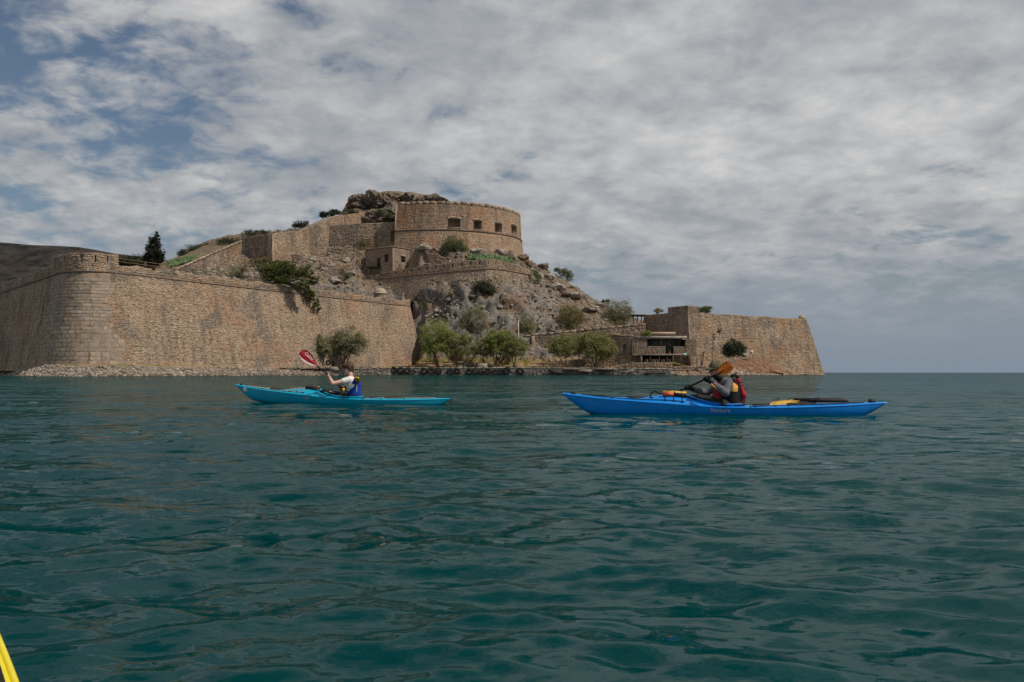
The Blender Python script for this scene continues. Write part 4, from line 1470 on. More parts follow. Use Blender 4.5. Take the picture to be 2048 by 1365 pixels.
def leaf_mat(name, dark, mid, light, trans=0.4):
    m, t, b = new_mat(name)
    g = t.n('ShaderNodeNewGeometry')
    n = t.noise(g.outputs['Position'], 0.55, 3, 0.5)
    f = t.math('ADD', t.math('MULTIPLY', g.outputs['Random Per Island'], 0.6), t.math('MULTIPLY', n, 0.4))
    t.l(t.ramp(f, [(0.15, dark), (0.5, mid), (0.85, light)]), b.inputs['Base Color'])
    b.inputs['Roughness'].default_value = 0.7
    b.inputs['Specular IOR Level'].default_value = 0.25
    tr = t.n('ShaderNodeBsdfTranslucent')
    t.l(t.ramp(f, [(0.2, mid), (0.9, light)]), tr.inputs['Color'])
    mx = t.n('ShaderNodeMixShader')
    mx.inputs[0].default_value = trans
    t.l(b.outputs[0], mx.inputs[1]); t.l(tr.outputs[0], mx.inputs[2])
    t.l(mx.outputs[0], t.t.nodes['Material Output'].inputs['Surface'])
    return m


POT = plain('terracotta', (0.30, 0.10, 0.06), 0.8, 0.2, 4.0)
M_TAMARISK = leaf_mat('tamarisk_leaf', (0.12, 0.12, 0.05), (0.225, 0.225, 0.09), (0.33, 0.32, 0.135))
M_TAM_BRIGHT = leaf_mat('tamarisk_leaf_bright', (0.11, 0.135, 0.04), (0.215, 0.245, 0.07), (0.32, 0.35, 0.105))
M_OLIVE = leaf_mat('olive_leaf', (0.12, 0.12, 0.07), (0.23, 0.22, 0.125), (0.34, 0.325, 0.195))
M_SHRUB_BROWN = leaf_mat('brown_shrub_leaf', (0.1, 0.085, 0.038), (0.19, 0.165, 0.07), (0.28, 0.245, 0.11))
M_BUSH = leaf_mat('bush_leaf', (0.045, 0.06, 0.024), (0.095, 0.12, 0.045), (0.165, 0.19, 0.08))
M_DARK_LEAF = leaf_mat('dark_leaf', (0.016, 0.022, 0.012), (0.036, 0.046, 0.022), (0.065, 0.08, 0.038), 0.1)
M_PINE = leaf_mat('pine_needle', (0.035, 0.046, 0.012), (0.085, 0.1, 0.022), (0.15, 0.165, 0.04), 0.12)
M_CYPRESS = leaf_mat('cypress_leaf', (0.010, 0.013, 0.009), (0.022, 0.026, 0.017), (0.04, 0.034, 0.022), 0.08)
M_CACTUS = leaf_mat('cactus_pad', (0.05, 0.085, 0.035), (0.09, 0.14, 0.06), (0.15, 0.20, 0.095), 0.05)
M_BARK = plain('bark', (0.12, 0.09, 0.066), 0.95, 0.4, 3.0, 0.1, bump=0.5)
cafe()


# small building left of the veranda
def quay_hut():
    c = P(1262, 710, 264); l = P(1213, 710, 266.5); r = P(1266, 710, 270)
    zt, zb = EYE + (HY - 672) / FPX * 264, EYE + (HY - 713) / FPX * 264
    Ll = np.hypot(*(c - l)[:2])
    u = lambda px: (px - 1213) / (1262 - 1213) * Ll
    root = block_house('quay_hut', 'small stone building with a dark doorway above the quay trees', c, l, r, zt, zb, [(u(1246.5), u(1253), 0.2, 0.6)], (), M_WALL_DARK, 120, cat='building', odepth=1.0)
    MB().box(np.array((*((c + l) / 2)[:2], zt + 0.45)) + (-2, 2.2, 0), (4.5, 4, 0.5), rz=-0.35).build('roof_tiles', stone_mat('terracotta_roof', [(0, (0.22, 0.12, 0.08)), (1, (0.36, 0.23, 0.16))], island=False), root)


quay_hut()


def pergola():
    root = empty('pergola', P(1375, 732, 258), 'dark timber pergola with diagonal poles in front of the lower fort', 'pergola')
    D = 258.0
    for x in (1346, 1362, 1378, 1394, 1402):
        for d in (D, D + 3.5):
            MB().tube([P(x, 733, d), P(x, 711, d)], 0.11, 6).build('post', M_WOOD, root)
    for d in (D, D + 3.5):
        MB().tube([P(1343, 710.5, d), P(1406, 711.5, d)], 0.13, 6).build('beam', M_WOOD, root)
    for x in np.linspace(1345, 1404, 14):
        MB().tube([P(x, 709.8, D - 0.5), P(x, 709.6, D + 4)], 0.07, 5).build('rafter', M_WOOD, root)
    for k, x in enumerate((1384, 1388, 1392, 1396)):
        MB().tube([P(x - 8, 730, D - 0.4), P(x + 4, 712, D - 0.4)], 0.09, 5).build('leaning_pole', M_WOOD, root)
    o = MB().box(P(1368, 709.5, 256.8), (1.25, 0.08, 0.75)).build('sign_board', plain('sign_teal', (0.20, 0.36, 0.34), 0.6, 0.1, 2.0), None)
    tag(o, 'blank pale turquoise board on the edge of the timber pergola', 'sign')


pergola()

# timber frame on the ramp behind the big shrub
pf = empty('shade_shelter', P(1272, 655, 276), 'dark timber shade frame on the ramp left of the lower fort', 'pergola')
for x in (1267, 1275, 1283):
    MB().box(P(x, 644, 274), (0.3, 0.3, 4.2)).build('post', M_WOOD, pf)
MB().box(P(1275, 630, 275), (5.0, 3.5, 0.16)).build('roof_sheet', M_PALE_WOOD, pf)
MB().box(P(1275, 632.5, 274), (4.2, 0.3, 0.4)).build('beam', M_WOOD, pf)

# lamp post, flagpole, signs
lp = empty('lamp_post', P(1424.5, 732, 259), 'thin brown lamp post before the lower fort wall', 'lamp post')
MB().tube([P(1424.5, 733, 259), P(1424.5, 697, 259)], 0.09, 6).build('post', M_RUST, lp)
MB().lathe([(0.01, 0), (0.35, 0.05), (0.3, 0.3), (0.01, 0.42)], P(1424.5, 697.5, 259), 10).build('lamp_head', M_RUST, lp)
fp = empty('flagpole', P(1037, 725, 266), 'thin white flagpole against the grey cliff', 'flagpole')
MB().tube([P(1037, 728, 266), P(1037, 641, 266)], 0.09, 6).build('pole', M_PAINT_WHITE, fp)
MB().lathe([(0.01, 0), (0.13, 0.1), (0.01, 0.22)], P(1037, 641, 266), 8).build('finial', M_PAINT_WHITE, fp)
ib = empty('notice_board', P(1503, 716, 266), 'small white notice board on posts beside the dark round bush', 'notice board')
MB().box(P(1503, 705.5, 266), (0.9, 0.08, 1.1)).build('board', M_PAINT_WHITE, ib)
MB().box(P(1503, 704.5, 265.9), (0.55, 0.03, 0.5)).build('picture', plain('notice_blue', (0.15, 0.25, 0.35), 0.6, 0.2, 3.0), ib)
for s in (-0.35, 0.35):
    MB().box(P(1503, 712, 266.1) + (s, 0, 0), (0.08, 0.08, 1.6)).build('post', M_IRON, ib)
o = MB().box(P(1489, 711, 266.5), (1.4, 0.9, 1.3), taper=0.92).build('concrete_block', M_CONCRETE, None)
tag(o, 'pale concrete block beside the dark round bush', 'block')
# ---------------------------------------------------------------- trees and bushes
def tree(name, label, base, crown, n, size, lmat, trunk_r=0.35, stems=1, seed=0, height=None, cat='tree', group=None, spread=0.2, lean=(0, 0), shell=0.45, aspect=0.5, clump=30):
    """tapered trunk(s) and limbs reaching into a crown of separate leaves. crown: list of ellipsoids in world metres"""
    rng = np.random.RandomState(seed + 1000)
    base = np.asarray(base, float)
    root = empty(name, base, label, cat, group)
    mb = MB()
    C = np.array([b[:3] for b in crown]); Rr = np.array([b[3:6] for b in crown])
    for s in range(stems):
        b0 = base + np.array((rng.uniform(-1, 1) * 0.35 * (stems > 1) * trunk_r * 6, rng.uniform(-0.3, 0.3), -0.3))
        k = s % len(crown)
        tip = C[k] + rng.uniform(-0.35, 0.35, 3) * Rr[k]
        mid = b0 * 0.5 + tip * 0.5 + np.array((rng.uniform(-0.5, 0.5), rng.uniform(-0.4, 0.4), 0.2))
        q = bez(b0, mid, tip, 8)
        q[:, :2] += (vnoise(q * 0.9 + seed, s)[:, None]) * 0.12
        r = trunk_r * (1.0 if stems == 1 else 0.62) * np.linspace(1.15, 0.22, 8)
        mb.tube(q, r, 7)
        for j in range(5):
            a = q[3 + j % 4]
            kk = rng.randint(len(crown))
            dv = rng.normal(size=3); dv /= np.linalg.norm(dv)
            e = C[kk] + dv * Rr[kk] * 0.8
            m = (a + e) / 2 + np.array((0, 0, 0.35))
            mb.tube(bez(a, m, e, 6), trunk_r * 0.32 * np.linspace(1, 0.15, 6), 5)
    mb.build('trunk', M_BARK, root, smooth=True)
    v, f = leaf_cloud(crown, n, size, seed, aspect, clump, spread, 0.15, shell)
    mesh('crown', v, f, lmat, root)
    return root


def px_blobs(blobs, D, depth=0.85, seed=0):
    """(px, py, half width px, half height px) on the picture to ellipsoids D metres away"""
    out = []
    for k, (x, y, a, b) in enumerate(blobs):
        c = P(x, y, D + 0.9 * math.sin(k * 2.4 + seed))
        ra, rb = a / FPX * D, b / FPX * D
        out.append((*c, ra, ra * depth, rb, a * b))
    return out


# tamarisks along the quay
QUAY = [
    ('bushy tamarisk at the corner of the battered wall, thick trunk and bright green crown', 877, 730, 258, [(868, 668, 30, 30), (855, 690, 20, 20), (885, 690, 24, 22), (898, 672, 18, 18), (868, 706, 24, 10)], M_TAM_BRIGHT, 0.55, 1, 9500),
    ('second quay tamarisk from the battered wall, slender leaning trunk', 913, 733, 257, [(918, 685, 22, 20), (930, 696, 18, 17), (905, 696, 15, 15), (932, 676, 14, 12)], M_TAMARISK, 0.32, 1, 6500),
    ('pale low tamarisk behind the tyre heap', 972, 733, 259, [(968, 695, 22, 17), (953, 699, 14, 14), (982, 688, 16, 16)], M_TAMARISK, 0.26, 2, 5200),
    ('wide many stemmed tamarisk in the middle of the quay', 993, 731, 258.5, [(1000, 682, 30, 19), (985, 690, 22, 18), (1018, 692, 20, 20), (1005, 672, 20, 12)], M_TAM_BRIGHT, 0.38, 4, 9000),
    ('round tamarisk right of the flagpole with two thin stems', 1030, 733, 258, [(1034, 694, 20, 20), (1022, 690, 17, 18), (1040, 684, 15, 16)], M_TAMARISK, 0.26, 2, 5600),
    ('tamarisk with a forked trunk right of the green gate', 1130, 733, 257, [(1128, 690, 30, 20), (1108, 694, 15, 14), (1142, 692, 18, 18), (1120, 680, 18, 10)], M_TAMARISK, 0.26, 2, 7000),
    ('slim tamarisk standing between the two rightmost quay tamarisks', 1156, 733, 258, [(1158, 690, 16, 18), (1150, 683, 14, 14)], M_TAMARISK, 0.24, 1, 3600),
    ('rightmost quay tamarisk with four dark stems', 1196, 733, 257, [(1194, 690, 32, 25), (1180, 684, 20, 18), (1212, 700, 20, 18), (1200, 678, 20, 13), (1224, 706, 11, 9)], M_TAMARISK, 0.36, 4, 10500),
]
for k, (lab, x, y, D, bl, m, r, st, n) in enumerate(QUAY):
    b = P(x, y, D); b[2] = float(ground(b[0], b[1]))
    tree('tamarisk_tree', lab, b, px_blobs([(q[0], q[1], q[2] * 1.1, q[3] * 1.08) for q in bl], D, 0.9, k), int(n * 1.2), 0.27, m, r * 0.9, st, 10 + k, group='tamarisks on the quay', spread=0.15, aspect=0.3, clump=62, shell=0.3)

Dw = 238.0
tree('olive_tree', 'smaller grey green tree before the wall behind the raised red paddle', P(642, 733, 236), px_blobs([(640, 690, 18, 22), (628, 702, 16, 16), (650, 702, 15, 15)], 236), 6000, 0.25, M_OLIVE, 0.24, 3, 30, spread=0.16, aspect=0.3, clump=60, shell=0.3)
tree('olive_tree', 'larger grey green tree before the wall above the left paddler', P(690, 733, 239), px_blobs([(698, 678, 30, 24), (676, 688, 24, 20), (716, 690, 23, 20), (690, 704, 30, 14)], 239), 11000, 0.25, M_OLIVE, 0.3, 4, 31, spread=0.16, aspect=0.3, clump=60, shell=0.3)

# bushes on the hill: label, picture ellipses, distance (None = meet the ground), material, leaf count
BUSHES = [
    ('dark scrub on the left shoulder of the summit crags', [(704, 424, 12, 6), (716, 432, 12, 6)], 333.0, M_DARK_LEAF, 1600),
    ('olive scrub on the rock ledge below the summit crags', [(760, 424, 14, 6), (778, 432, 10, 6)], 326.0, M_BUSH, 1500),
    ('low dark bush on the terraced slope above the railing', [(680, 545, 13, 7), (694, 550, 9, 5)], None, M_BUSH, 1300),
    ('feathery green bush under the embrasures of the round bastion', [(908, 490, 24, 16), (898, 496, 16, 12), (922, 496, 15, 10)], None, M_BUSH, 5500),
    ('low green bush between the stone house and the dark curtain wall', [(730, 488, 22, 11), (745, 492, 16, 7)], None, M_BUSH, 4200),
    ('dark green shrub at the left end of the dark curtain wall', [(668, 482, 10, 12), (680, 484, 10, 8)], None, M_DARK_LEAF, 2600),
    ('dark evergreen bush on the cliff below the rampart', [(970, 575, 20, 18), (984, 588, 20, 16), (1002, 598, 13, 9), (962, 592, 12, 13)], 279.0, M_DARK_LEAF, 7500),
    ('grey brown tree on the cliff behind the quay trees', [(950, 634, 27, 22), (938, 650, 22, 18), (962, 656, 20, 18)], 273.0, M_OLIVE, 6500),
    ('small brown bush on the cliff right of the grey brown tree', [(984, 646, 9, 14), (980, 654, 9, 10)], 274.0, M_SHRUB_BROWN, 1800),
    ('pale grey shrub on the cliff right of the flagpole', [(1056, 648, 18, 20), (1050, 660, 15, 13)], 273.0, M_OLIVE, 3600),
    ('large olive brown shrub at the foot of the right slope', [(1140, 628, 29, 24), (1128, 642, 20, 18), (1156, 640, 17, 18), (1140, 655, 18, 12)], 275.5, M_SHRUB_BROWN, 8500),
    ('large grey green shrub on the ramp beside the timber frame', [(1235, 622, 29, 22), (1222, 632, 20, 14), (1250, 628, 18, 16), (1240, 642, 20, 12)], 284.0, M_OLIVE, 8500),
    ('green bush on the right skyline below the round bastion', [(1128, 548, 16, 10), (1116, 542, 9, 7), (1140, 556, 9, 9)], None, M_BUSH, 2800),
    ('small leafy plant hanging beside the right end of the rampart', [(1070, 549, 7, 10), (1076, 560, 6, 8)], 295.0, M_CACTUS, 700),
    ('tiny dark bush on the right slope skyline', [(1212, 604, 10, 4)], None, M_DARK_LEAF, 900),
    ('hanging plant on the battered wall left of the domed sentry box', [(671, 606, 7, 9), (669, 600, 5, 6)], 247.0, M_SHRUB_BROWN, 1000),
    ('dark round bush before the lower fort wall', [(1467, 695, 20, 16), (1456, 700, 14, 12), (1480, 700, 14, 12), (1466, 705, 20, 9)], 267.0, M_DARK_LEAF, 9000),
    ('bright green bush on the roof edge of the veranda building', [(1293, 668, 9, 6), (1298, 670, 6, 4)], 262.5, M_TAM_BRIGHT, 1500),
    ('green tree top showing over the wall of the lower fort', [(1412, 619, 13, 8), (1398, 621, 10, 6)], 282.0, M_BUSH, 2200),
    ('pale tree top showing behind the side wall of the lower fort', [(1316, 622, 9, 5)], 292.0, M_OLIVE, 900),
    ('left small tuft of leaves growing from the lower fort wall', [(1394, 652, 4.5, 4.5)], 272.5, M_BUSH, 350),
    ('right small tuft of leaves growing from the lower fort wall', [(1438, 663, 4, 5)], 274.0, M_BUSH, 320),
    ('rounded dark bush on the skyline above the propped wall', [(603, 449, 18, 7), (592, 452, 10, 4)], None, M_DARK_LEAF, 2600),
    ('dark scrub at the left of the skyline above the sloping wall', [(395, 499, 26, 9), (425, 494, 22, 8), (370, 508, 18, 6)], 318.0, M_DARK_LEAF, 5000),
    ('dark scrub on the skyline over the ruined tower', [(455, 484, 22, 7), (500, 468, 18, 6), (520, 465, 16, 4)], 312.0, M_DARK_LEAF, 4200),
    ('dark tree crown on the slope behind the corner bastion railing', [(262, 522, 26, 10), (250, 526, 16, 8), (280, 528, 16, 8)], 225.0, M_DARK_LEAF, 4200),
    ('yellowish weeds at the foot of the ruined tower', [(512, 524, 16, 6), (530, 520, 10, 5)], 284.0, M_SHRUB_BROWN, 1500),
    ('pale dry shrub on the slope left of the leaning pine', [(470, 545, 20, 12), (490, 536, 12, 9)], 262.0, M_OLIVE, 1700),
    ('reddish dry bush in the crack of the cliff', [(925, 600, 9, 9), (905, 588, 7, 6)], 280.0, M_SHRUB_BROWN, 1200),
    ('small green tuft high on the cliff beside the battered wall', [(848, 612, 6, 8), (852, 603, 4, 5)], 279.0, M_BUSH, 600),
]
for k, (lab, bl, D, m, n) in enumerate(BUSHES):
    if D is None:
        x, y, a, b = bl[0]
        D = on_ground(x, y + b * 0.9, 262, 360)[1]
    cr = px_blobs(bl, D, 0.8, k)
    c0 = np.array(cr[0][:3])
    zb = min(q[2] - q[5] for q in cr)
    base = np.array((c0[0], c0[1], zb))
    tree('bush', lab, base, cr, n, 0.2, m, 0.1 * max(0.4, cr[0][3] / 3), 3, 60 + k, cat='bush', group=None, spread=0.2, shell=0.25, aspect=0.45)

# flat topped pine on the skyline
D = 335.0
tree('umbrella_pine', 'small wind shaped umbrella pine on the skyline left of the summit rock', P(665, 441, D), px_blobs([(656, 429, 16, 4), (670, 425, 12, 4), (645, 433, 8, 3)], D), 3200, 0.22, M_DARK_LEAF, 0.3, 2, 120, spread=0.18)

# cypress behind the corner bastion
D = 218.0
cyp = [(308, 505, 17, 26), (309, 485, 11, 14), (311, 472, 6, 9), (304, 520, 20, 16), (322, 512, 8, 12)]
tree('cypress_tree', 'tall dark ragged cypress behind the wall walk at the left', P(308, 540, D), px_blobs(cyp, D, 0.9), 12000, 0.2, M_CYPRESS, 0.35, 1, 130, spread=0.12, shell=0.35)


# leaning pine that hangs over the battered wall
def leaning_pine():
    D = fort_D(560) + 1.0
    base = np.array((*walk_pt(534, 3.0)[:2], 19.3))
    root = empty('leaning_pine', base, 'dark green pine leaning over the top of the battered wall', 'pine tree')
    crown = [(545, 540, 26, 15), (525, 536, 14, 12), (570, 535, 22, 14), (595, 548, 20, 13), (560, 556, 28, 12), (615, 545, 16, 13), (625, 560, 13, 12), (540, 558, 16, 9), (606, 570, 18, 9)]
    cr = px_blobs(crown, D, 0.75)
    hang = []
    for (x, y, a, b) in ((617, 583, 10, 9), (625, 594, 9, 9), (632, 606, 7, 9), (637, 614, 4, 7)):
        c = P(x, y, fort_D(x) - 2.2)
        hang.append((*c, a / FPX * D, 1.4, b / FPX * D, a * b * 1.3))
    cr += hang
    mb = MB()
    a = base + (0, 0, -0.4)
    tips = [P(540, 545, D), P(575, 540, D), P(600, 552, D), P(622, 560, D - 1), P(560, 558, D)]
    b = P(553, 566, D)
    mb.tube(bez(a, (a + b) / 2 + np.array((0, -0.5, -0.4)), b, 8), np.linspace(0.55, 0.38, 8), 8)
    for tp in tips:
        mb.tube(bez(b, (b + tp) / 2 + np.array((0, 0, 0.6)), tp, 7), np.linspace(0.34, 0.08, 7), 6)
    h0 = P(596, 566, fort_D(596) - 0.8); h1 = P(637, 612, fort_D(637) - 2.0)
    for k in range(5):
        e = h1 + np.array((-1.6 + k * 0.45, 0.3, -0.6 + 0.5 * k))
        mb.tube(bez(b, h0 + np.array((k * 0.3, -0.4, 0.3)), e, 9), np.linspace(0.30, 0.05, 9), 6)
    mb.build('trunk', plain('grey_bark', (0.15, 0.125, 0.105), 0.95, 0.3, 3.0, 0.1), root, smooth=True)
    v, f = leaf_cloud(cr, 26000, 0.19, 77, 0.35, 60, 0.17, 0.3, 0.3)
    mesh('crown', v, f, M_PINE, root)
    # bare grey twigs on its left
    rng = np.random.RandomState(6)
    tw = MB()
    for k in range(26):
        e = P(rng.uniform(500, 530), rng.uniform(524, 565), D + rng.uniform(-2, 2))
        s = P(rng.uniform(520, 545), rng.uniform(545, 566), D)
        tw.tube(bez(s, (s + e) / 2 + rng.uniform(-0.4, 0.4, 3), e, 5), np.linspace(0.07, 0.02, 5), 4)
    tw.build('bare_twigs', plain('dead_wood', (0.26, 0.235, 0.21), 0.95, 0.2, 3.0, 0.1), root)


leaning_pine()


# prickly pear patches: big flat pads, one thing per patch
def prickly_pear(name, label, cells, n, seed):
    rng = np.random.RandomState(seed)
    root = None
    me = []
    a = np.linspace(0, 2 * math.pi, 9)[:-1]
    ring = np.stack([0.5 * np.sin(a) * (1 - 0.15 * np.cos(a)), 0 * a, 0.5 - 0.5 * np.cos(a)], 1)
    pad = np.concatenate([ring + (0, -0.06, 0), ring * (0.95, 1, 0.95) + (0, 0.06, 0)])
    pf = [list(range(8)), list(range(8, 16))[::-1]] + [[k, k + 8, (k + 1) % 8 + 8, (k + 1) % 8] for k in range(8)]
    mb = MB()
    for k in range(n):
        x0, x1, ya, yb = cells
        t = rng.rand()
        px = x0 + (x1 - x0) * t
        py = ya + (yb - ya) * t + rng.uniform(-5, 6)
        g = on_ground(px, py + 4, 262, 330)
        base = np.array((g[0], g[1], EYE + (HY - py - 3) / FPX * g[1]))
        if root is None:
            root = empty(name, g, label, 'cactus')
        s = rng.uniform(0.55, 1.0)
        th, ph = rng.uniform(0, math.pi), rng.uniform(-0.6, 0.6)
        R = np.array(Matrix.Rotation(th, 3, 'Z') @ Matrix.Rotation(ph, 3, 'Y'))
        mb.add((pad * s) @ R.T + base, pf)
    tag(mb.build('pads', M_CACTUS, root), kind='stuff')


prickly_pear('prickly_pear', 'prickly pear thicket on the bank above the curving rampart', (938, 1025, 512, 519), 420, 1)
prickly_pear('prickly_pear', 'prickly pear thicket at the top of the sloping wall on the left', (336, 392, 528, 514), 260, 2)


# small palm by the pergola
def palm():
    b = P(1404, 731, 259.5)
    top = P(1407, 706, 259.5)
    root = empty('young_palm', b, 'young palm with a green tuft beside the timber pergola', 'palm tree')
    MB().tube(bez(b, (b + top) / 2 + (0.1, 0, 0), top, 6), np.linspace(0.2, 0.13, 6), 8).build('trunk', M_BARK, root)
    rng = np.random.RandomState(3)
    for k in range(16):
        a = 2 * math.pi * k / 16
        L = rng.uniform(1.0, 1.5)
        e = top + np.array((math.cos(a) * L, math.sin(a) * L, rng.uniform(-0.3, 0.5)))
        q = bez(top, (top + e) / 2 + (0, 0, 0.5), e, 6)
        mb = MB()
        side = np.array((-math.sin(a), math.cos(a), 0)) * 0.16
        w = np.array((0.3, 1, 1.1, 0.9, 0.6, 0.1))[:, None]
        mb.add(np.stack([q - side * w + (0, 0, -0.05), q, q + side * w + (0, 0, -0.05)], 1).reshape(-1, 3), [grid_faces(6, 3)])
        mb.build('frond', M_TAM_BRIGHT, root)


palm()


def scrub():
    rng = np.random.RandomState(44)
    n = 1500
    X = rng.uniform(-92, 44, n); Y = rng.uniform(222, 345, n)
    Z = ground(X, Y)
    k = ((Z > 19.5) & (X < -10)) | ((X > -12) & (Z > 6))
    dens = fbm(np.c_[X * 0.07, Y * 0.07, X * 0], 3, 12)
    k &= dens > -0.12
    V, F, c = [], [], 0
    for x, y, z in np.c_[X, Y, Z][k]:
        r = rng.uniform(0.3, 0.95)
        v, f = leaf_cloud([(x, y, z + r * 0.35, r, r, r * 0.6, 1)], int(60 * r) + 20, 0.15, rng.randint(1 << 20), 0.4, 12, 0.3, 0.3, 0.2)
        V.append(v); F.append(f + c); c += len(v)
    o = mesh('hillside_scrub', np.concatenate(V), np.concatenate(F), leaf_mat('dry_scrub', (0.05, 0.045, 0.02), (0.115, 0.10, 0.042), (0.21, 0.175, 0.08)))
    tag(o, 'low dry scrub dotted over the island slopes', kind='stuff')


scrub()
# ---------------------------------------------------------------- stones, quay, tyres
def rock_shapes(k, seed, sub=1):
    """a few angular rocks as (verts, faces)"""
    rng = np.random.RandomState(seed)
    out = []
    for i in range(k):
        bm = bmesh.new()
        bmesh.ops.create_icosphere(bm, subdivisions=sub, radius=1.0)
        v = np.array([q.co[:] for q in bm.verts])
        f = np.array([[w.index for w in q.verts] for q in bm.faces])
        bm.free()
        for j in range(5):
            n = rng.normal(size=3); n /= np.linalg.norm(n)
            d = rng.uniform(0.45, 0.8)
            s = v @ n
            v = v - np.maximum(s - d, 0)[:, None] * n
        v *= rng.uniform(0.7, 1.2, 3)
        v += rng.normal(size=v.shape) * 0.05
        out.append((v, f))
    return out


ROCKS = rock_shapes(10, 3, 1)


def scatter(name, label, pts, sizes, mat, seed, flat=0.75):
    rng = np.random.RandomState(seed)
    V, F, n = [], [], 0
    for p, s in zip(pts, sizes):
        v, f = ROCKS[rng.randint(len(ROCKS))]
        a = rng.uniform(0, 2 * math.pi)
        R = np.array([[math.cos(a), -math.sin(a), 0], [math.sin(a), math.cos(a), 0], [0, 0, 1]])
        V.append((v * s * np.array((1, 1, flat))) @ R.T + p)
        F.append(f + n); n += len(v)
    o = mesh(name, np.concatenate(V), np.concatenate(F), mat)
    tag(o, label, kind='stuff')
    return o


M_SHORE = stone_mat('shore_stone', [(0.0, (0.07, 0.057, 0.047)), (0.35, (0.175, 0.145, 0.12)), (0.7, (0.30, 0.257, 0.218)), (1.0, (0.44, 0.395, 0.35))], stain=(0.16, 0.10, 0.05), stain_amt=0.4, grey_amt=0.4, scale=0.2, seed=12.0)
M_ROCK = stone_mat('hill_rock', [(0.0, (0.075, 0.062, 0.05)), (0.4, (0.165, 0.138, 0.112)), (0.8, (0.27, 0.235, 0.198)), (1.0, (0.38, 0.34, 0.295))], stain=(0.22, 0.11, 0.05), stain_amt=0.5, scale=0.1, seed=15.0)
M_SUMMIT = stone_mat('summit_rock', [(0.0, (0.055, 0.042, 0.034)), (0.5, (0.125, 0.095, 0.072)), (1.0, (0.23, 0.18, 0.14))], stain=(0.23, 0.10, 0.045), stain_amt=0.75, scale=0.12, island=False, seed=17.0)
M_CLIFF = stone_mat('cliff_rock', [(0.0, (0.14, 0.125, 0.115)), (0.5, (0.27, 0.25, 0.235)), (1.0, (0.42, 0.40, 0.38))], stain=(0.26, 0.11, 0.05), stain_amt=0.75, grey=(0.2, 0.19, 0.18), grey_amt=0.4, scale=0.13, island=False, seed=19.0)

rng = np.random.RandomState(21)
# beach of pale rubble below the battered wall
n = 7000
t = rng.rand(n)
X = -150 + t * 108
Yb = shore_Y(X) + rng.uniform(-0.6, 6.0, n)
Z = ground(X, Yb) + 0.02
k = (Z > -0.35) & (Z < 2.6)
scatter('beach_rubble', 'pale rubble beach along the foot of the battered wall', np.c_[X, Yb, Z][k], rng.gamma(3.0, 0.06, n)[k] + 0.07, M_SHORE, 22)
# shore on the right
n = 3600
X = 44 + rng.rand(n) * 62
Yb = shore_Y(X) + rng.uniform(-0.8, 5.0, n)
Z = ground(X, Yb) + 0.02
k = (Z > -0.35) & (Z < 2.4)
scatter('shore_rubble', 'brown rocky shore in front of the lower fort', np.c_[X, Yb, Z][k], rng.gamma(3.0, 0.085, n)[k] + 0.08, stone_mat('shore_stone_brown', [(0.0, (0.08, 0.055, 0.04)), (0.4, (0.21, 0.15, 0.11)), (0.8, (0.33, 0.25, 0.19)), (1.0, (0.45, 0.38, 0.31))], stain=(0.25, 0.12, 0.05), seed=13.0), 23)
# rubble on the slopes
n = 26000
pxs = rng.uniform(330, 1290, n)
X = rng.uniform(-90, 45, n); Yb = rng.uniform(225, 345, n)
Z = ground(X, Yb)
k = (Z > 16) | ((X > -10) & (Z > 4))
scatter('hillside_rubble', 'loose stones covering the island slopes', np.c_[X, Yb, Z][k], rng.gamma(1.6, 0.16, n)[k] + 0.10, M_ROCK, 24)


def boulder(name, label, c, s, mat, seed, sub=4, amp=0.28, freq=1.3, cat='boulder'):
    """one weathered rock: an icosphere cut by planes and roughened"""
    rng = np.random.RandomState(seed)
    bm = bmesh.new()
    bmesh.ops.create_icosphere(bm, subdivisions=sub, radius=1.0)
    v = np.array([q.co[:] for q in bm.verts]); f = np.array([[w.index for w in q.verts] for q in bm.faces])
    bm.free()
    for j in range(9):
        n = rng.normal(size=3); n /= np.linalg.norm(n)
        d = rng.uniform(0.55, 0.9)
        v = v - np.maximum(v @ n - d, 0)[:, None] * n
    S = np.asarray(s, float)
    w = v * S
    w = w + 0.25 * min(S) * np.stack([fbm(w * 0.5 + seed, 2, 1), fbm(w * 0.5 + seed + 3, 2, 2), fbm(w * 0.5 + seed + 7, 2, 3)], 1)
    # beds dip down to the right, joints cut across them
    q = np.stack([w[:, 0] * 0.92 - w[:, 2] * 0.39, w[:, 1], w[:, 0] * 0.39 + w[:, 2] * 0.92], 1)
    k1 = freq / max(0.8, min(S) * 0.95)
    va, ea = voronoi(q * k1 * np.array((0.62, 0.62, 1.0)) + seed * 3.1, seed)
    vb, eb = voronoi(q * k1 * 2.4 * np.array((0.7, 0.7, 1.1)) + seed, seed + 50)
    r = amp * (1.5 * va + 0.55 * vb + 0.5 * fbm(w * 0.9 + seed, 3, seed)) - amp * (0.35 * np.clip(1 - ea / 0.09, 0, 1) + 0.16 * np.clip(1 - eb / 0.1, 0, 1))
    v = v * (1 + r)[:, None]
    o = mesh(name, v * np.asarray(s) + np.asarray(c), f, mat)
    tag(o, label, cat)
    return o


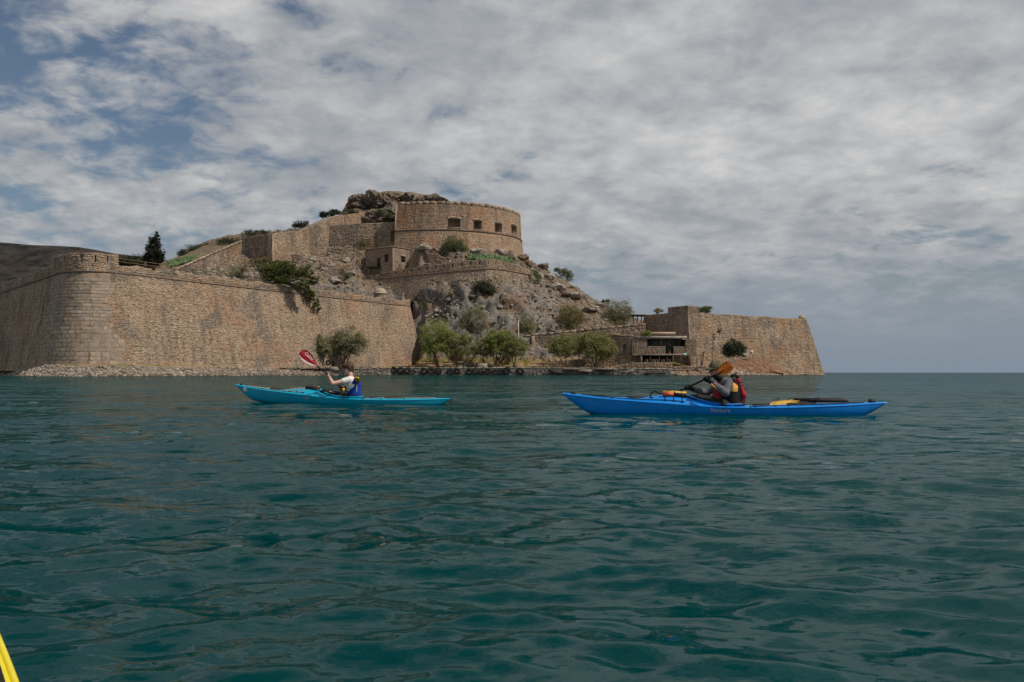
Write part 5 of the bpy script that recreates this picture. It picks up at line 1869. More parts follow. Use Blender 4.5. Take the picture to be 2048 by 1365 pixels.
# summit crags: (px, py, half width px, half height px, distance)
for k, (x, y, a, b, D, lab) in enumerate((
        (730, 412, 30, 26, 345, 'reddish summit crag above the dark curtain wall'),
        (752, 404, 24, 24, 342, 'grey brown crag right of the reddish summit crag'),
        (781, 398, 22, 22, 343, 'tallest dark crag in the middle of the summit'),
        (812, 401, 22, 17, 344, 'rounded crag just left of the bastion rim'),
        (842, 403, 20, 11, 345, 'low crag showing over the left part of the bastion'),
        (864, 397, 15, 11, 346, 'pointed crag showing over the bastion rim'),
        (880, 402, 14, 8, 347, 'rightmost low crag showing over the bastion rim'),
        (755, 434, 40, 15, 332, 'broad rock ledge below the summit crags'),
        (716, 433, 24, 16, 338, 'left rock ledge below the summit crags'),
        (790, 425, 26, 22, 334, 'brown rock slope between the crags and the bastion'))):
    boulder('crag', lab, P(x, y + 3, D), (a / FPX * D * 1.16, 7.0, b / FPX * D * 1.05), M_SUMMIT, 200 + k, 5, 0.20, 3.0, cat='crag')

# single boulders and ruins on the slopes
BO = [
    (1087, 534, 14, 9, 312, 'squared brown boulder on the skyline right of the rampart', M_SUMMIT),
    (1080, 553, 9, 8, 306, 'grey boulder below the squared skyline boulder', M_ROCK),
    (1100, 552, 12, 9, 311, 'dark boulder under the skyline bush', M_ROCK),
    (1115, 575, 18, 8, 308, 'flat pale ledge on the right slope', M_ROCK),
    (1150, 592, 22, 8, 306, 'long grey ledge in the middle of the right slope', M_ROCK),
    (1180, 618, 26, 8, 298, 'sloping pale slab at the foot of the right slope', M_CLIFF),
    (1205, 612, 18, 8, 308, 'brown ledge near the foot of the right skyline', M_ROCK),
    (1130, 588, 12, 7, 305, 'brown boulder beside the long grey ledge', M_SUMMIT),
    (845, 497, 20, 8, 300, 'rock under the left foot of the round bastion', M_ROCK),
    (875, 503, 14, 8, 299, 'brown boulder left of the feathery bush', M_SUMMIT),
    (955, 503, 16, 8, 299, 'grey boulder right of the feathery bush', M_ROCK),
    (1000, 505, 14, 9, 300, 'grey boulder above the prickly pear', M_ROCK),
    (1020, 512, 14, 10, 302, 'tan boulder under the right side of the bastion', M_SUMMIT),
    (1045, 518, 16, 10, 306, 'brown rock at the right foot of the bastion', M_SUMMIT),
    (1057, 528, 11, 9, 306, 'dark rock right of the bastion foot', M_SUMMIT),
    (660, 532, 12, 9, 284, 'rounded grey boulder on the terraced slope', M_CLIFF),
    (648, 540, 9, 7, 281, 'pale grey boulder below the rounded one on the terraced slope', M_CLIFF),
    (690, 520, 12, 8, 290, 'brown boulder left of the stone house', M_ROCK),
    (625, 520, 12, 8, 288, 'brown boulder above the leaning pine', M_ROCK),
    (580, 512, 12, 8, 289, 'brown boulder near the timber props', M_ROCK),
    (705, 548, 12, 8, 286, 'boulder at the left end of the rampart', M_ROCK),
    (668, 562, 16, 9, 278, 'dark rock above the railing', M_ROCK),
    (428, 552, 16, 6, 262, 'brown rock under the sloping wall', M_ROCK),
    (820, 505, 12, 6, 302, 'low rock behind the stone house', M_ROCK),
]
for k, (x, y, a, b, D, lab, m) in enumerate(BO):
    D = float(np.clip(on_ground(x, y + b * 0.55, 262, 345)[1], D - 14, D + 14))
    m = M_ROCK if m is M_CLIFF else m
    boulder('boulder', lab, P(x, y, D), (a / FPX * D * 0.85, a / FPX * D * 0.8, b / FPX * D * 0.95), m, 300 + k, 4, 0.22, 1.7)

# eroded red bank below the lower fort
bank = []
def earth_bank():
    xs = np.linspace(0, 1, 70); ys = np.linspace(0, 1, 40)
    A, B = np.meshgrid(xs, ys, indexing='ij')
    px = 1452 + 118 * A
    D0 = np.interp(px, [1452, 1500, 1570], [259.5, 262.5, 268])
    top = np.interp(px, [1452, 1470, 1500, 1535, 1552, 1570], [730, 723, 717, 720, 730, 744])
    base = np.interp(px, [1452, 1570], [744, 746])
    D = D0 + B * 6
    py = base + (top - base) * np.clip(B * 1.25, 0, 1) ** 0.75
    p = np.stack([(px - 1024) / FPX * D, D, EYE + (HY - py) / FPX * D], -1).reshape(-1, 3)
    p[:, 2] += fbm(p * 0.6, 4, 5) * 0.5
    p[:, 1] += fbm(p * 0.5 + 7, 4, 6) * 0.8
    m, t, b = new_mat('red_earth')
    g = t.n('ShaderNodeNewGeometry')
    nz = t.noise(g.outputs['Position'], 0.9, 6, 0.7)
    t.l(t.ramp(nz, [(0.3, (0.08, 0.04, 0.022)), (0.5, (0.16, 0.08, 0.042)), (0.72, (0.27, 0.17, 0.105))]), b.inputs['Base Color'])
    b.inputs['Roughness'].default_value = 0.95
    bp = t.n('ShaderNodeBump'); bp.inputs['Distance'].default_value = 0.3; bp.inputs['Strength'].default_value = 0.8
    t.l(t.noise(g.outputs['Position'], 2.2, 6, 0.7), bp.inputs['Height']); t.l(bp.outputs[0], b.inputs['Normal'])
    o = mesh('earth_bank', p, grid_faces(70, 40), m)
    tag(o, 'eroded red earth bank below the lower fort', kind='structure')
earth_bank()


# ---- quay ------------------------------------------------------------------------------------------
def quay():
    root = empty('quay', (0, 250, 0), 'low grey stone quay along the shore', 'quay')
    xs = np.array((-45.5, -38, -30, -20, -10, 0, 8, 20, 32, 42.0))
    ys = np.array((240.5, 247.5, 250, 250, 250, 250, 250, 250.2, 250.3, 251.5))
    zt = np.array((1.5, 1.75, 1.85, 1.85, 1.85, 1.9, 1.85, 1.8, 1.7, 1.5))
    path = np.c_[xs, ys]
    fc = Face(xyz(offset_path(path, 0.15), -0.8), np.c_[path, zt])
    solid(fc, 4.5).build('quay_core', M_CONCRETE, root)
    v, f = stones(fc, (0.24, 0.42), (0.3, 0.9), (0.03, 0.22), 0.07, 0.05, seed=130)
    o = mesh('facing', v, f, M_QUAY, root); tag(o, kind='stuff')
    rng = np.random.RandomState(9)
    u = 0
    while u < fc.len - 1:
        w = rng.uniform(1.0, 2.2)
        c = fc.at(np.array((u + w / 2,)), np.array((1.0,)))[0]
        n = fc.normal(np.array((u + w / 2,)))[0]
        MB().box(c + np.array((0, 0.45, 0.06)), (w - 0.06, 1.3, 0.22 + rng.uniform(-0.05, 0.05)), rz=math.atan2(n[1], n[0]) + math.pi / 2).build('coping_stone', M_CONCRETE, root)
        u += w
    return fc


QF = quay()

# broken concrete slabs of the old jetty, slumped against the quay face
M_SLAB = stone_mat('weathered_slab', [(0.0, (0.07, 0.06, 0.05)), (0.5, (0.15, 0.13, 0.11)), (1.0, (0.27, 0.24, 0.205))], island=False, scale=0.5, seed=23.0)
rng = np.random.RandomState(71)
for k, (x0, x1, y, th, tx, ty, lab) in enumerate((
        (1094, 1130, 742.5, 0.4, 0.45, 0.05, 'dark slumped concrete slab at the left end of the broken jetty'),
        (1124, 1160, 738.5, 0.35, 0.12, -0.03, 'pale flat concrete slab in the middle of the broken jetty'),
        (1150, 1186, 740.5, 0.35, 0.35, 0.12, 'small tilted slab on the broken jetty'),
        (1186, 1238, 738.5, 0.4, 0.1, 0.02, 'long pale concrete slab of the broken jetty'),
        (1236, 1272, 742, 0.4, 0.4, -0.12, 'tilted slab at the right end of the broken jetty'),
        (1286, 1340, 746.5, 0.4, 0.15, -0.06, 'dark slab lying at the water edge right of the jetty'))):
    a, b = P(x0, y, 249.0), P(x1, y, 249.0)
    R = np.array(Matrix.Rotation(ty, 3, 'Y') @ Matrix.Rotation(tx, 3, 'X') @ Matrix.Rotation(rng.uniform(-0.1, 0.1), 3, 'Z'))
    th *= 0.7
    L_, W_ = b[0] - a[0], 2.4
    n = 11
    an = np.sort(rng.uniform(0, 2 * math.pi, n))
    rim = np.stack([np.sign(np.cos(an)) * np.abs(np.cos(an)) ** 0.45 * L_ / 2, np.sign(np.sin(an)) * np.abs(np.sin(an)) ** 0.45 * W_ / 2, an * 0], 1) * rng.uniform(0.85, 1.03, (n, 1))
    v = np.concatenate([rim + (0, 0, th / 2), rim * 0.97 - (0, 0, th / 2)]) @ R.T + (a + b) / 2
    f = [list(range(n)), list(range(n, 2 * n))[::-1]] + [[i, i + n, (i + 1) % n + n, (i + 1) % n] for i in range(n)]
    o = MB().add(v, f).build('concrete_slab', M_SLAB if k not in (0, 5) else M_IRON, None)
    tag(o, lab, 'slab')

# bollards
for k, (x, y, D) in enumerate(((690, 731, 249), (818, 733, 250.6), (871, 733.5, 250.6), (1087, 734.5, 250.6), (1220, 737, 250.6), (1252, 737.5, 250.8), (1289, 735.5, 251.3))):
    q = P(x, y, D); q[2] = 1.75 if x < 1200 else 1.6
    r = empty('bollard', q, '%s rusty mooring post from the left on the quay edge' % ('first', 'second', 'third', 'fourth', 'fifth', 'sixth', 'seventh')[k], 'bollard', 'mooring posts on the quay')
    MB().tube([q, q + (0, 0, 0.9)], 0.16, 8).build('post', M_RUST, r)
    MB().lathe([(0.01, 0), (0.24, 0), (0.24, 0.12), (0.01, 0.16)], q + (0, 0, 0.88), 10).build('cap', M_RUST, r)


# tyres
def tyre_mesh():
    prof = []
    for a in np.linspace(0, 2 * math.pi, 15)[:-1]:
        ca, sa = math.cos(a), math.sin(a)
        rr = 0.72 + 0.28 * np.sign(ca) * abs(ca) ** 0.7
        prof.append((rr, 0.21 * np.sign(sa) * abs(sa) ** 0.6))
    prof = [q for q in prof if not (q[0] < 0.5 and abs(q[1]) < 0.08)]
    i0 = max(range(len(prof)), key=lambda i: prof[i][0])
    # open carcass: drop the inner wall so that the tyre is hollow
    n = 26
    v, f = [], []
    m = len(prof)
    for i in range(n):
        t = 2 * math.pi * i / n
        for r, z in prof:
            v.append((r * math.cos(t), z, r * math.sin(t)))
    for i in range(n):
        for j in range(m):
            k = (j + 1) % m
            f.append((i * m + j, ((i + 1) % n) * m + j, ((i + 1) % n) * m + k, i * m + k))
    # tread blocks
    for i in range(n):
        t = 2 * math.pi * (i + 0.5) / n
        b = len(v)
        for dt in (-0.07, 0.07):
            for z in (-0.15, 0.15):
                for r in (0.97, 1.035):
                    v.append((r * math.cos(t + dt), z, r * math.sin(t + dt)))
        f += [tuple(b + q for q in w) for w in ((1, 3, 7, 5), (0, 1, 5, 4), (2, 6, 7, 3), (0, 2, 3, 1), (4, 5, 7, 6))]
    return np.array(v), np.array(f)


TV, TF = tyre_mesh()
M_RUBBER = plain('tyre_rubber', (0.012, 0.012, 0.013), 0.75, 0.35, 3.0, 0.35)
tme = raw_mesh('tyre', TV, TF); tme.materials.append(M_RUBBER)
ordn = ['first', 'second', 'third', 'fourth', 'fifth', 'sixth', 'seventh', 'eighth', 'ninth', 'tenth', 'eleventh', 'twelfth', 'thirteenth', 'fourteenth', 'fifteenth', 'sixteenth', 'seventeenth', 'eighteenth', 'nineteenth', 'twentieth', 'twenty-first', 'twenty-second']
TY_ = [(740, 741.5, 6.9), (757, 741, 7.0), (771, 743, 5.8), (787, 740.8, 7.3), (801, 741.5, 7.0), (815, 742, 6.6), (826, 743.8, 4.2), (848, 743, 6.8), (862, 741.5, 7.2), (877, 742.2, 6.8), (900, 743, 6.8), (914, 743, 6.5), (938, 744, 6.4), (950, 743.5, 6.6), (962, 744, 6.2), (976, 743, 6.4), (991, 744.5, 6.2), (1002, 744, 6.3), (1014, 741.5, 7.4), (1040, 743.5, 7.4)]
rng = np.random.RandomState(33)
for k, (x, y, r) in enumerate(TY_):
    o = bpy.data.objects.new('tyre', tme)
    COL.objects.link(o)
    c = P(x, y, 249.45)
    s = r / FPX * 249.45
    o.location = c; o.scale = (s, s * 1.1, s)
    o.rotation_euler = (rng.uniform(-0.12, 0.12), rng.uniform(0, 6), rng.uniform(-0.35, 0.35))
    tag(o, 'black tyre hung on the quay face, %s from the left in the row' % ordn[k], 'tyre', 'tyres hung along the quay')
for k, (x, y, r, lab) in enumerate(((931, 732.5, 5.0, 'tyre at the lower left of the small tyre heap on the quay'), (941.5, 728.0, 5.6, 'tyre standing on top of the small tyre heap on the quay'), (946, 733.5, 4.6, 'tyre at the lower right of the small tyre heap on the quay'), (656, 726, 5.4, 'dark tyre hanging left under the tree behind the left paddler'), (667, 727, 5.4, 'tyre with pale inner rim beside the head of the left paddler'))):
    o = bpy.data.objects.new('tyre', tme)
    COL.objects.link(o)
    D = 250.5 if k < 3 else 236.0
    s = r / FPX * D
    o.location = P(x, y, D); o.scale = (s, s, s)
    o.rotation_euler = (0.1 * k - 0.2, 0.5 * k, 0.4 - 0.25 * k)
    tag(o, lab, 'tyre')

# concrete blocks and a bench on the quay
for k, (x, y, w, h, lab, m) in enumerate(((965, 732, 2.6, 1.3, 'pale concrete block right of the tyre heap on the quay', M_CONCRETE), (925, 735, 2.0, 0.7, 'low grey concrete block left of the tyre heap', M_CONCRETE), (1000, 736, 4.2, 0.45, 'low pale slab on the quay under the wide tamarisk', M_CONCRETE), (996, 733.5, 3.2, 0.5, 'brown timber bench on the quay under the wide tamarisk', M_WOOD), (668, 737.5, 2.6, 0.9, 'pale slanted stone block at the water edge behind the left paddler', M_SHORE), (1030, 734, 1.4, 0.8, 'dark crate on the quay right of the bench', M_IRON))):
    q = P(x, y, 251.2 if k != 4 else 234.5)
    mb = MB().box(q, (w, 1.2, h), taper=0.9 if k != 4 else 0.55)
    if k == 3:
        mb = MB()
        for j in range(3):
            mb.box(q + (0, -0.4 + 0.4 * j, 0.15), (w, 0.3, 0.1))
        for s in (-1, 1):
            mb.box(q + (s * w * 0.4, 0, -0.2), (0.15, 1.0, 0.6))
    o = mb.build('bench' if k == 3 else ('crate' if k == 5 else 'stone_block'), m, None)
    tag(o, lab, 'bench' if k == 3 else ('crate' if k == 5 else 'block'))
# ---------------------------------------------------------------- kayaks
def gloss(name, col, rough=0.35, var=0.08, spec=0.4):
    return plain(name, col, rough, var, 4.0, spec)


K_S = np.array((0, .1, .25, .36, .42, .5, .58, .7, .85, 1.0))
K_ZS = np.array((.315, .255, .20, .165, .145, .124, .122, .132, .165, .215))
K_ZD = np.array((.335, .290, .268, .318, .262, .160, .152, .182, .205, .232))
K_KS = np.array((0, .025, .055, .085, .12, .2, .35, .5, .65, .8, .88, .925, .955, .985, 1.0))
K_ZK = np.array((.315, .20, .08, -.01, -.05, -.09, -.11, -.115, -.11, -.09, -.06, -.02, .06, .16, .21))


def smooth_interp(x, xs, ys):
    """monotone-looking smooth curve through a table"""
    m = np.gradient(ys, xs)
    i = np.clip(np.searchsorted(xs, x) - 1, 0, len(xs) - 2)
    h = xs[i + 1] - xs[i]
    t = (x - xs[i]) / h
    return (2 * t**3 - 3 * t**2 + 1) * ys[i] + (t**3 - 2 * t**2 + t) * h * m[i] + (-2 * t**3 + 3 * t**2) * ys[i + 1] + (t**3 - t**2) * h * m[i + 1]


class Kayak:
    """sea kayak in its own axes: bow towards -x, water at z = 0"""
    def __init__(self, label, L, B, hull_mat, deck_mat, loc, rz, pitch=0.0, cock=(.395, .565), roll=0.0, zoff=0.0):
        self.L, self.B, self.cock = L, B, cock
        self.root = empty('sea_kayak', (loc[0], loc[1], zoff), label, 'kayak')
        self.root.rotation_euler = (roll, pitch, rz)
        self.M = Matrix.Translation((loc[0], loc[1], zoff)) @ self.root.rotation_euler.to_matrix().to_4x4()
        n = 121
        s = np.linspace(0, 1, n)
        w = self.hw(s)
        zs, zd, zk = smooth_interp(s, K_S, K_ZS), smooth_interp(s, K_S, K_ZD), np.interp(s, K_KS, K_ZK)
        zk = np.minimum(zk, zs - 0.01)
        X = (s - 0.5) * L
        hp = [(-1.0, 1.0), (-.975, .84), (-.92, .62), (-.78, .33), (-.50, .11), (0, 0), (.50, .11), (.78, .33), (.92, .62), (.975, .84), (1.0, 1.0)]
        V = np.stack([np.stack([X, a * w, zk + (zs - zk) * b], 1) for a, b in hp], 1)
        m = len(hp)
        MB().add(V.reshape(-1, 3), [grid_faces(n, m)]).build('hull', hull_mat, self.root, True, False)
        self.ys = np.concatenate([-1 + 0 * np.zeros(1), -np.cos(np.linspace(0.35, math.pi - 0.35, 15)) / math.cos(0.35) * 0.985, np.ones(1)])
        D = np.stack([np.stack([X, y * w, self.dz(X, y * w)], 1) for y in self.ys], 1)
        md = len(self.ys)
        f = grid_faces(n, md)
        fc = D.reshape(-1, 3)[f].mean(1)
        inside = self.in_cockpit(fc[:, 0], fc[:, 1], 0.97)
        MB().add(D.reshape(-1, 3), [f[~inside]]).build('deck', deck_mat, self.root, True, False)
        # seam tape along the gunwale
        for sgn in (-1, 1):
            k = slice(1, n - 1)
            MB().tube(np.stack([X[k], sgn * w[k] * 1.0, zs[k]], 1), 0.007, 6).build('seam', deck_mat, self.root, True, False)
        # coaming
        a = np.linspace(0, 2 * math.pi, 49)[:-1]
        ex, ey = self.cock_xy(a, 1.0)
        z = self.dz(ex, ey)
        prof = [(-0.012, -0.02), (-0.012, 0.03), (0.006, 0.042), (0.03, 0.036), (0.028, 0.028), (0.004, 0.022), (0.0, -0.01)]
        nx, ny = np.cos(a), np.sin(a)
        C = np.stack([np.stack([ex + nx * o, ey + ny * o, z + h], 1) for o, h in prof], 1)
        mm = len(prof)
        i, j = np.meshgrid(np.arange(48), np.arange(mm - 1), indexing='ij'); i, j = i.ravel(), j.ravel(); k = (i + 1) % 48
        MB().add(C.reshape(-1, 3), [np.stack([i * mm + j, k * mm + j, k * mm + j + 1, i * mm + j + 1], 1)]).build('coaming', deck_mat, self.root, True, False)
        rows = [np.stack([ex * 1.0, ey, z + 0.01], 1)]
        cx = ex.mean()
        for q, zz in ((0.94, 0.10), (0.85, 0.06)):
            rows.append(np.stack([cx + (ex - cx) * q, ey * q * 0.8, np.zeros(48) + zz], 1))
        R = np.stack(rows, 1)
        i, j = np.meshgrid(np.arange(48), np.arange(2), indexing='ij'); i, j = i.ravel(), j.ravel(); k = (i + 1) % 48
        MB().add(R.reshape(-1, 3), [np.stack([i * 3 + j, k * 3 + j, k * 3 + j + 1, i * 3 + j + 1], 1), [q * 3 + 2 for q in range(48)]]).build('cockpit', M_BLACK, self.root, True, False)

    def hw(self, s):
        s = np.asarray(s, float)
        w = np.where(s < 0.55, 1 - (np.abs(s - 0.55) / 0.55) ** 2.0, 1 - (np.abs(s - 0.55) / 0.45) ** 2.1)
        return np.maximum(w, 0) * self.B / 2 + 0.012

    def dz(self, x, y):
        x = np.asarray(x, float)
        s = np.clip(x / self.L + 0.5, 0, 1)
        zs, zd = smooth_interp(s, K_S, K_ZS), smooth_interp(s, K_S, K_ZD)
        r = np.clip(np.abs(y) / np.maximum(self.hw(s), 1e-3), 0, 1)
        return zs + (zd - zs) * (1 - r ** 2.2)

    def cock_xy(self, a, q):
        c0, c1 = ((c - 0.5) * self.L for c in self.cock)
        cx, rx = (c0 + c1) / 2, (c1 - c0) / 2
        return cx + rx * q * np.cos(a), self.B * 0.36 * q * np.sin(a) * (1 + 0.12 * np.cos(a))

    def in_cockpit(self, x, y, q):
        c0, c1 = ((c - 0.5) * self.L for c in self.cock)
        cx, rx = (c0 + c1) / 2, (c1 - c0) / 2
        return ((x - cx) / rx) ** 2 + (y / (self.B * 0.36)) ** 2 < q * q

    def pt(self, s, y, up=0.0):
        x = (s - 0.5) * self.L
        return np.array((x, y, float(self.dz(np.array([x]), np.array([y]))[0]) + up))

    def hatch(self, s, rx, ry, name='hatch_cover', mat=None):
        a = np.linspace(0, 2 * math.pi, 29)[:-1]
        mb = MB()
        rows = []
        cx = (s - 0.5) * self.L
        for q, h in ((1.0, 0.0), (1.0, 0.014), (0.93, 0.022), (0.6, 0.028), (0.2, 0.031)):
            x, y = cx + rx * q * np.cos(a), ry * q * np.sin(a)
            rows.append(np.stack([x, y, self.dz(x, y) + h], 1))
        R = np.stack(rows, 1); m = 5
        i, j = np.meshgrid(np.arange(28), np.arange(m - 1), indexing='ij'); i, j = i.ravel(), j.ravel(); k = (i + 1) % 28
        mb.add(R.reshape(-1, 3), [np.stack([i * m + j, k * m + j, k * m + j + 1, i * m + j + 1], 1), [q * m + m - 1 for q in range(28)]])
        return mb.build(name, mat or K_RUBBER, self.root, True, False)

    def line(self, pts, mat, r=0.0065, name='deck_line', up=0.012):
        """cord over the deck through (s, y) points"""
        q = []
        for (s0, y0), (s1, y1) in zip(pts[:-1], pts[1:]):
            for t in np.linspace(0, 1, 9)[:-1]:
                q.append(self.pt(s0 + (s1 - s0) * t, y0 + (y1 - y0) * t, up))
        q.append(self.pt(*pts[-1], up))
        return MB().tube(np.array(q), r, 5).build(name, mat, self.root, True, False)

    def fitting(self, s, y, mat=None, size=(0.04, 0.025, 0.022), name='deck_fitting', up=0.008):
        return MB().box(self.pt(s, y, up), size, taper=0.7).build(name, mat or K_RUBBER, self.root, False, False)

    def text(self, body, s, z, size, mat, side=-1, name='lettering'):
        """raised flat lettering on the camera side of the hull"""
        x = (s - 0.5) * self.L
        put_text(body, size, mat, self.root, Matrix.Translation((x, side * (float(self.hw(s)) * 0.945 + 0.006), z)) @ Matrix.Rotation(math.radians(90 + 16), 4, 'X'), name)


def put_text(body, size, mat, parent, M, name='lettering', shear=0.0):
    cu = bpy.data.curves.new(name, 'FONT')
    cu.body = body
    cu.size = size
    cu.extrude = 0.0015
    cu.shear = shear
    tmp = bpy.data.objects.new(name, cu)
    COL.objects.link(tmp)
    bpy.context.view_layer.update()
    me = bpy.data.meshes.new_from_object(tmp.evaluated_get(bpy.context.evaluated_depsgraph_get()))
    bpy.data.objects.remove(tmp)
    me.materials.clear(); me.materials.append(mat)
    o = bpy.data.objects.new(name, me)
    COL.objects.link(o)
    o.parent = parent
    o.matrix_local = M
    return o


K_RUBBER = plain('hatch_rubber', (0.025, 0.024, 0.024), 0.7, 0.25, 8.0, 0.3)
K_CORD = plain('pale_cord', (0.33, 0.30, 0.20), 0.8, 0.2, 20.0, 0.2)
K_CORD_BLACK = plain('black_cord', (0.015, 0.015, 0.017), 0.7, 0.2, 20.0, 0.2)
K_CYAN = gloss('turquoise_plastic', (0.003, 0.29, 0.46), 0.38)
K_CYAN_HULL = K_CYAN
K_BLUE = gloss('blue_plastic', (0.003, 0.20, 0.64), 0.36)
K_BLUE_HULL = K_BLUE
K_YELLOW = gloss('yellow_plastic', (0.72, 0.60, 0.012), 0.32)
K_GREY_PRINT = plain('grey_print', (0.42, 0.45, 0.47), 0.5, 0.1, 9.0)
K_WHITE_PRINT = plain('white_print', (0.75, 0.73, 0.70), 0.5, 0.06, 9.0)


def place(bow, stern):
    """plan centre, heading and length from the two tips (px, distance)"""
    a = np.array(((bow[0] - 1024) / FPX * bow[1], bow[1])); b = np.array(((stern[0] - 1024) / FPX * stern[1], stern[1]))
    return (a + b) / 2, math.atan2(*(b - a)[::-1]), np.linalg.norm(b - a)


# turquoise kayak on the left
c, rz, L = place((470, 21.55), (902, 20.45))
KL = Kayak('turquoise sea kayak with a raised bow, paddled by the person in the blue vest', L, 0.58, K_CYAN_HULL, K_CYAN, c, rz, pitch=math.radians(2.1), cock=(.405, .605))
KL.hatch(.205, .19, .125); KL.hatch(.745, .22, .15); KL.hatch(.655, .11, .10)
for y in (-1, 1):
    KL.line([(.06, y * .035), (.14, y * .10), (.2, y * .145), (.28, y * .19), (.345, y * .222)], K_CORD)
    KL.line([(.62, y * .23), (.70, y * .20), (.8, y * .15), (.93, y * .06)], K_CORD)
    for s in (.14, .25, .28, .315, .345, .62, .70, .8):
        KL.fitting(s, y * float(np.interp(s, (.06, .14, .2, .28, .345, .62, .70, .8), (.035, .10, .145, .19, .222, .23, .20, .15))))
KL.line([(.25, -.175), (.29, 0), (.25, .175)], K_CORD); KL.line([(.28, -.19), (.315, 0), (.28, .19)], K_CORD); KL.line([(.315, -.205), (.345, 0), (.315, .205)], K_CORD)
KL.line([(.345, -.222), (.345, 0), (.345, .222)], K_CORD); KL.line([(.14, -.10), (.17, 0), (.14, .10)], K_CORD)
KL.fitting(.028, 0, None, (0.05, 0.04, 0.05), 'bow_toggle', 0.015)
MB().box(KL.pt(.375, -.06, .035), (0.34, 0.13, 0.06), taper=0.8).build('deck_bag', K_RUBBER, KL.root, False, False)
MB().box(KL.pt(.397, -.06, .06), (0.08, 0.10, 0.05), taper=0.8).build('deck_bag_flap', plain('orange_cloth', (0.42, 0.15, 0.04), 0.8, 0.15, 8.0), KL.root, False, False)
KL.text('venture', .352, .085, 0.085, K_GREY_PRINT)
x = (.055 - .5) * KL.L
MB().lathe([(0.001, 0.004), (0.055, 0.004), (0.055, 0)], (0, 0, 0), 18).build('round_sticker', K_GREY_PRINT, KL.root, False, False).matrix_local = Matrix.Translation((x, -float(KL.hw(.055)) - 0.001, .215)) @ Matrix.Rotation(math.radians(90), 4, 'X')
q = KL.pt(.992, 0, .0)
MB().tube(np.array([q, q + (0.06, -0.02, -0.05), q + (0.05, -0.03, -0.11), q + (0.0, -0.02, -0.06)]), 0.012, 6).build('stern_loop', K_CORD_BLACK, KL.root, True, False)

# blue kayak on the right
c, rz, L = place((1125, 16.05), (1774, 15.35))
KR = Kayak('deep blue sea kayak with gear on its decks, paddled by the person in the cap', L, 0.60, K_BLUE_HULL, K_BLUE, c, rz, pitch=math.radians(0.35), cock=(.385, .57))
KR.hatch(.235, .17, .115); KR.hatch(.735, .28, .16); KR.hatch(.625, .16, .12)
for y in (-1, 1):
    KR.line([(.06, y * .03), (.14, y * .10), (.22, y * .16), (.30, y * .205), (.385, y * .245)], K_CORD_BLACK)
    KR.line([(.585, y * .25), (.70, y * .21), (.80, y * .16), (.93, y * .06)], K_CORD_BLACK)
    for s, w in ((.16, .115), (.325, .215), (.352, .23), (.378, .243), (.585, .25), (.66, .225), (.70, .21), (.80, .16)):
        KR.fitting(s, y * w, None, (0.035, 0.03, 0.025))
for s, w in ((.325, .215), (.352, .23), (.378, .243)):
    KR.line([(s, -w), (s, 0), (s, w)], K_CORD_BLACK, 0.006)
KR.line([(.10, -.06), (.16, .02), (.19, .13)], K_CORD_BLACK)
for s, w in ((.66, .225), (.71, .2), (.78, .17)):
    KR.line([(s, -w), (s + .02, 0), (s, w)], K_CORD_BLACK, 0.005, 'deck_line', 0.09)
KR.fitting(.035, 0, None, (0.09, 0.05, 0.05), 'bow_toggle', 0.015)
KR.fitting(.955, 0, None, (0.12, 0.06, 0.07), 'stern_toggle', 0.02)
MB().box(KR.pt(.60, -.23, -.01), (0.06, 0.03, 0.05)).build('skeg_slider', K_RUBBER, KR.root, False, False)
for s in (.30, .345):
    x = (s - .5) * KR.L
    MB().box((x, -float(KR.hw(s)) * 0.995, .075), (0.022, 0.02, 0.02)).build('hull_plug', K_RUBBER, KR.root, False, False)
KR.text('Venture', .462, .045, 0.098, K_GREY_PRINT)


def local_to_world(K, v):
    v = np.asarray(v, float).reshape(-1, 3)
    M = np.array(K.M)
    return v @ M[:3, :3].T + M[:3, 3]


def rod(K, a, b, r, name, mat, parent, n=10):
    """straight round bar between two points given in the kayak's axes"""
    return MB().tube(local_to_world(K, [a, (np.array(a) + b) / 2, b]), r, n).build(name, mat, parent, True)


# bilge pump and towline bag strapped on the fore deck
M_Y = plain('yellow_plastic_tube', (0.58, 0.36, 0.03), 0.5, 0.1, 8.0)
M_O = plain('red_plastic_tube', (0.55, 0.075, 0.025), 0.5, 0.1, 8.0)
a, b = KR.pt(.318, -.12, .045), KR.pt(.392, -.13, .04)
r = empty('bilge_pump', local_to_world(KR, a)[0], 'black hand pump with an orange red sleeve on the blue fore deck', 'pump')
rod(KR, a + (a - b) * -0.0, a + (b - a) * 0.45, 0.036, 'sleeve', M_O, r)
rod(KR, a + (b - a) * 0.45, b, 0.034, 'barrel', K_CORD_BLACK, r)
h0 = a + (a - b) * 0.16
rod(KR, a, h0, 0.012, 'plunger', K_CORD_BLACK, r)
MB().tube(local_to_world(KR, [h0, h0 + (-.07, -.03, .05), h0 + (-.13, -.03, .01), h0 + (-.15, -.02, -.06), h0 + (-.10, -.02, -.06)]), 0.012, 7).build('handle', K_CORD_BLACK, r, True)
a, b = KR.pt(.318, .0, .04), KR.pt(.392, -.03, .045)
r = empty('rolled_float', local_to_world(KR, a)[0], 'yellow rolled paddle float lying on the blue fore deck', 'paddle float')
rod(KR, a, b, 0.034, 'roll', M_Y, r, 12)
for t in (.2, .5, .8):
    rod(KR, a + (b - a) * (t - .012), a + (b - a) * (t + .012), 0.036, 'strap', K_CORD_BLACK, r, 12)


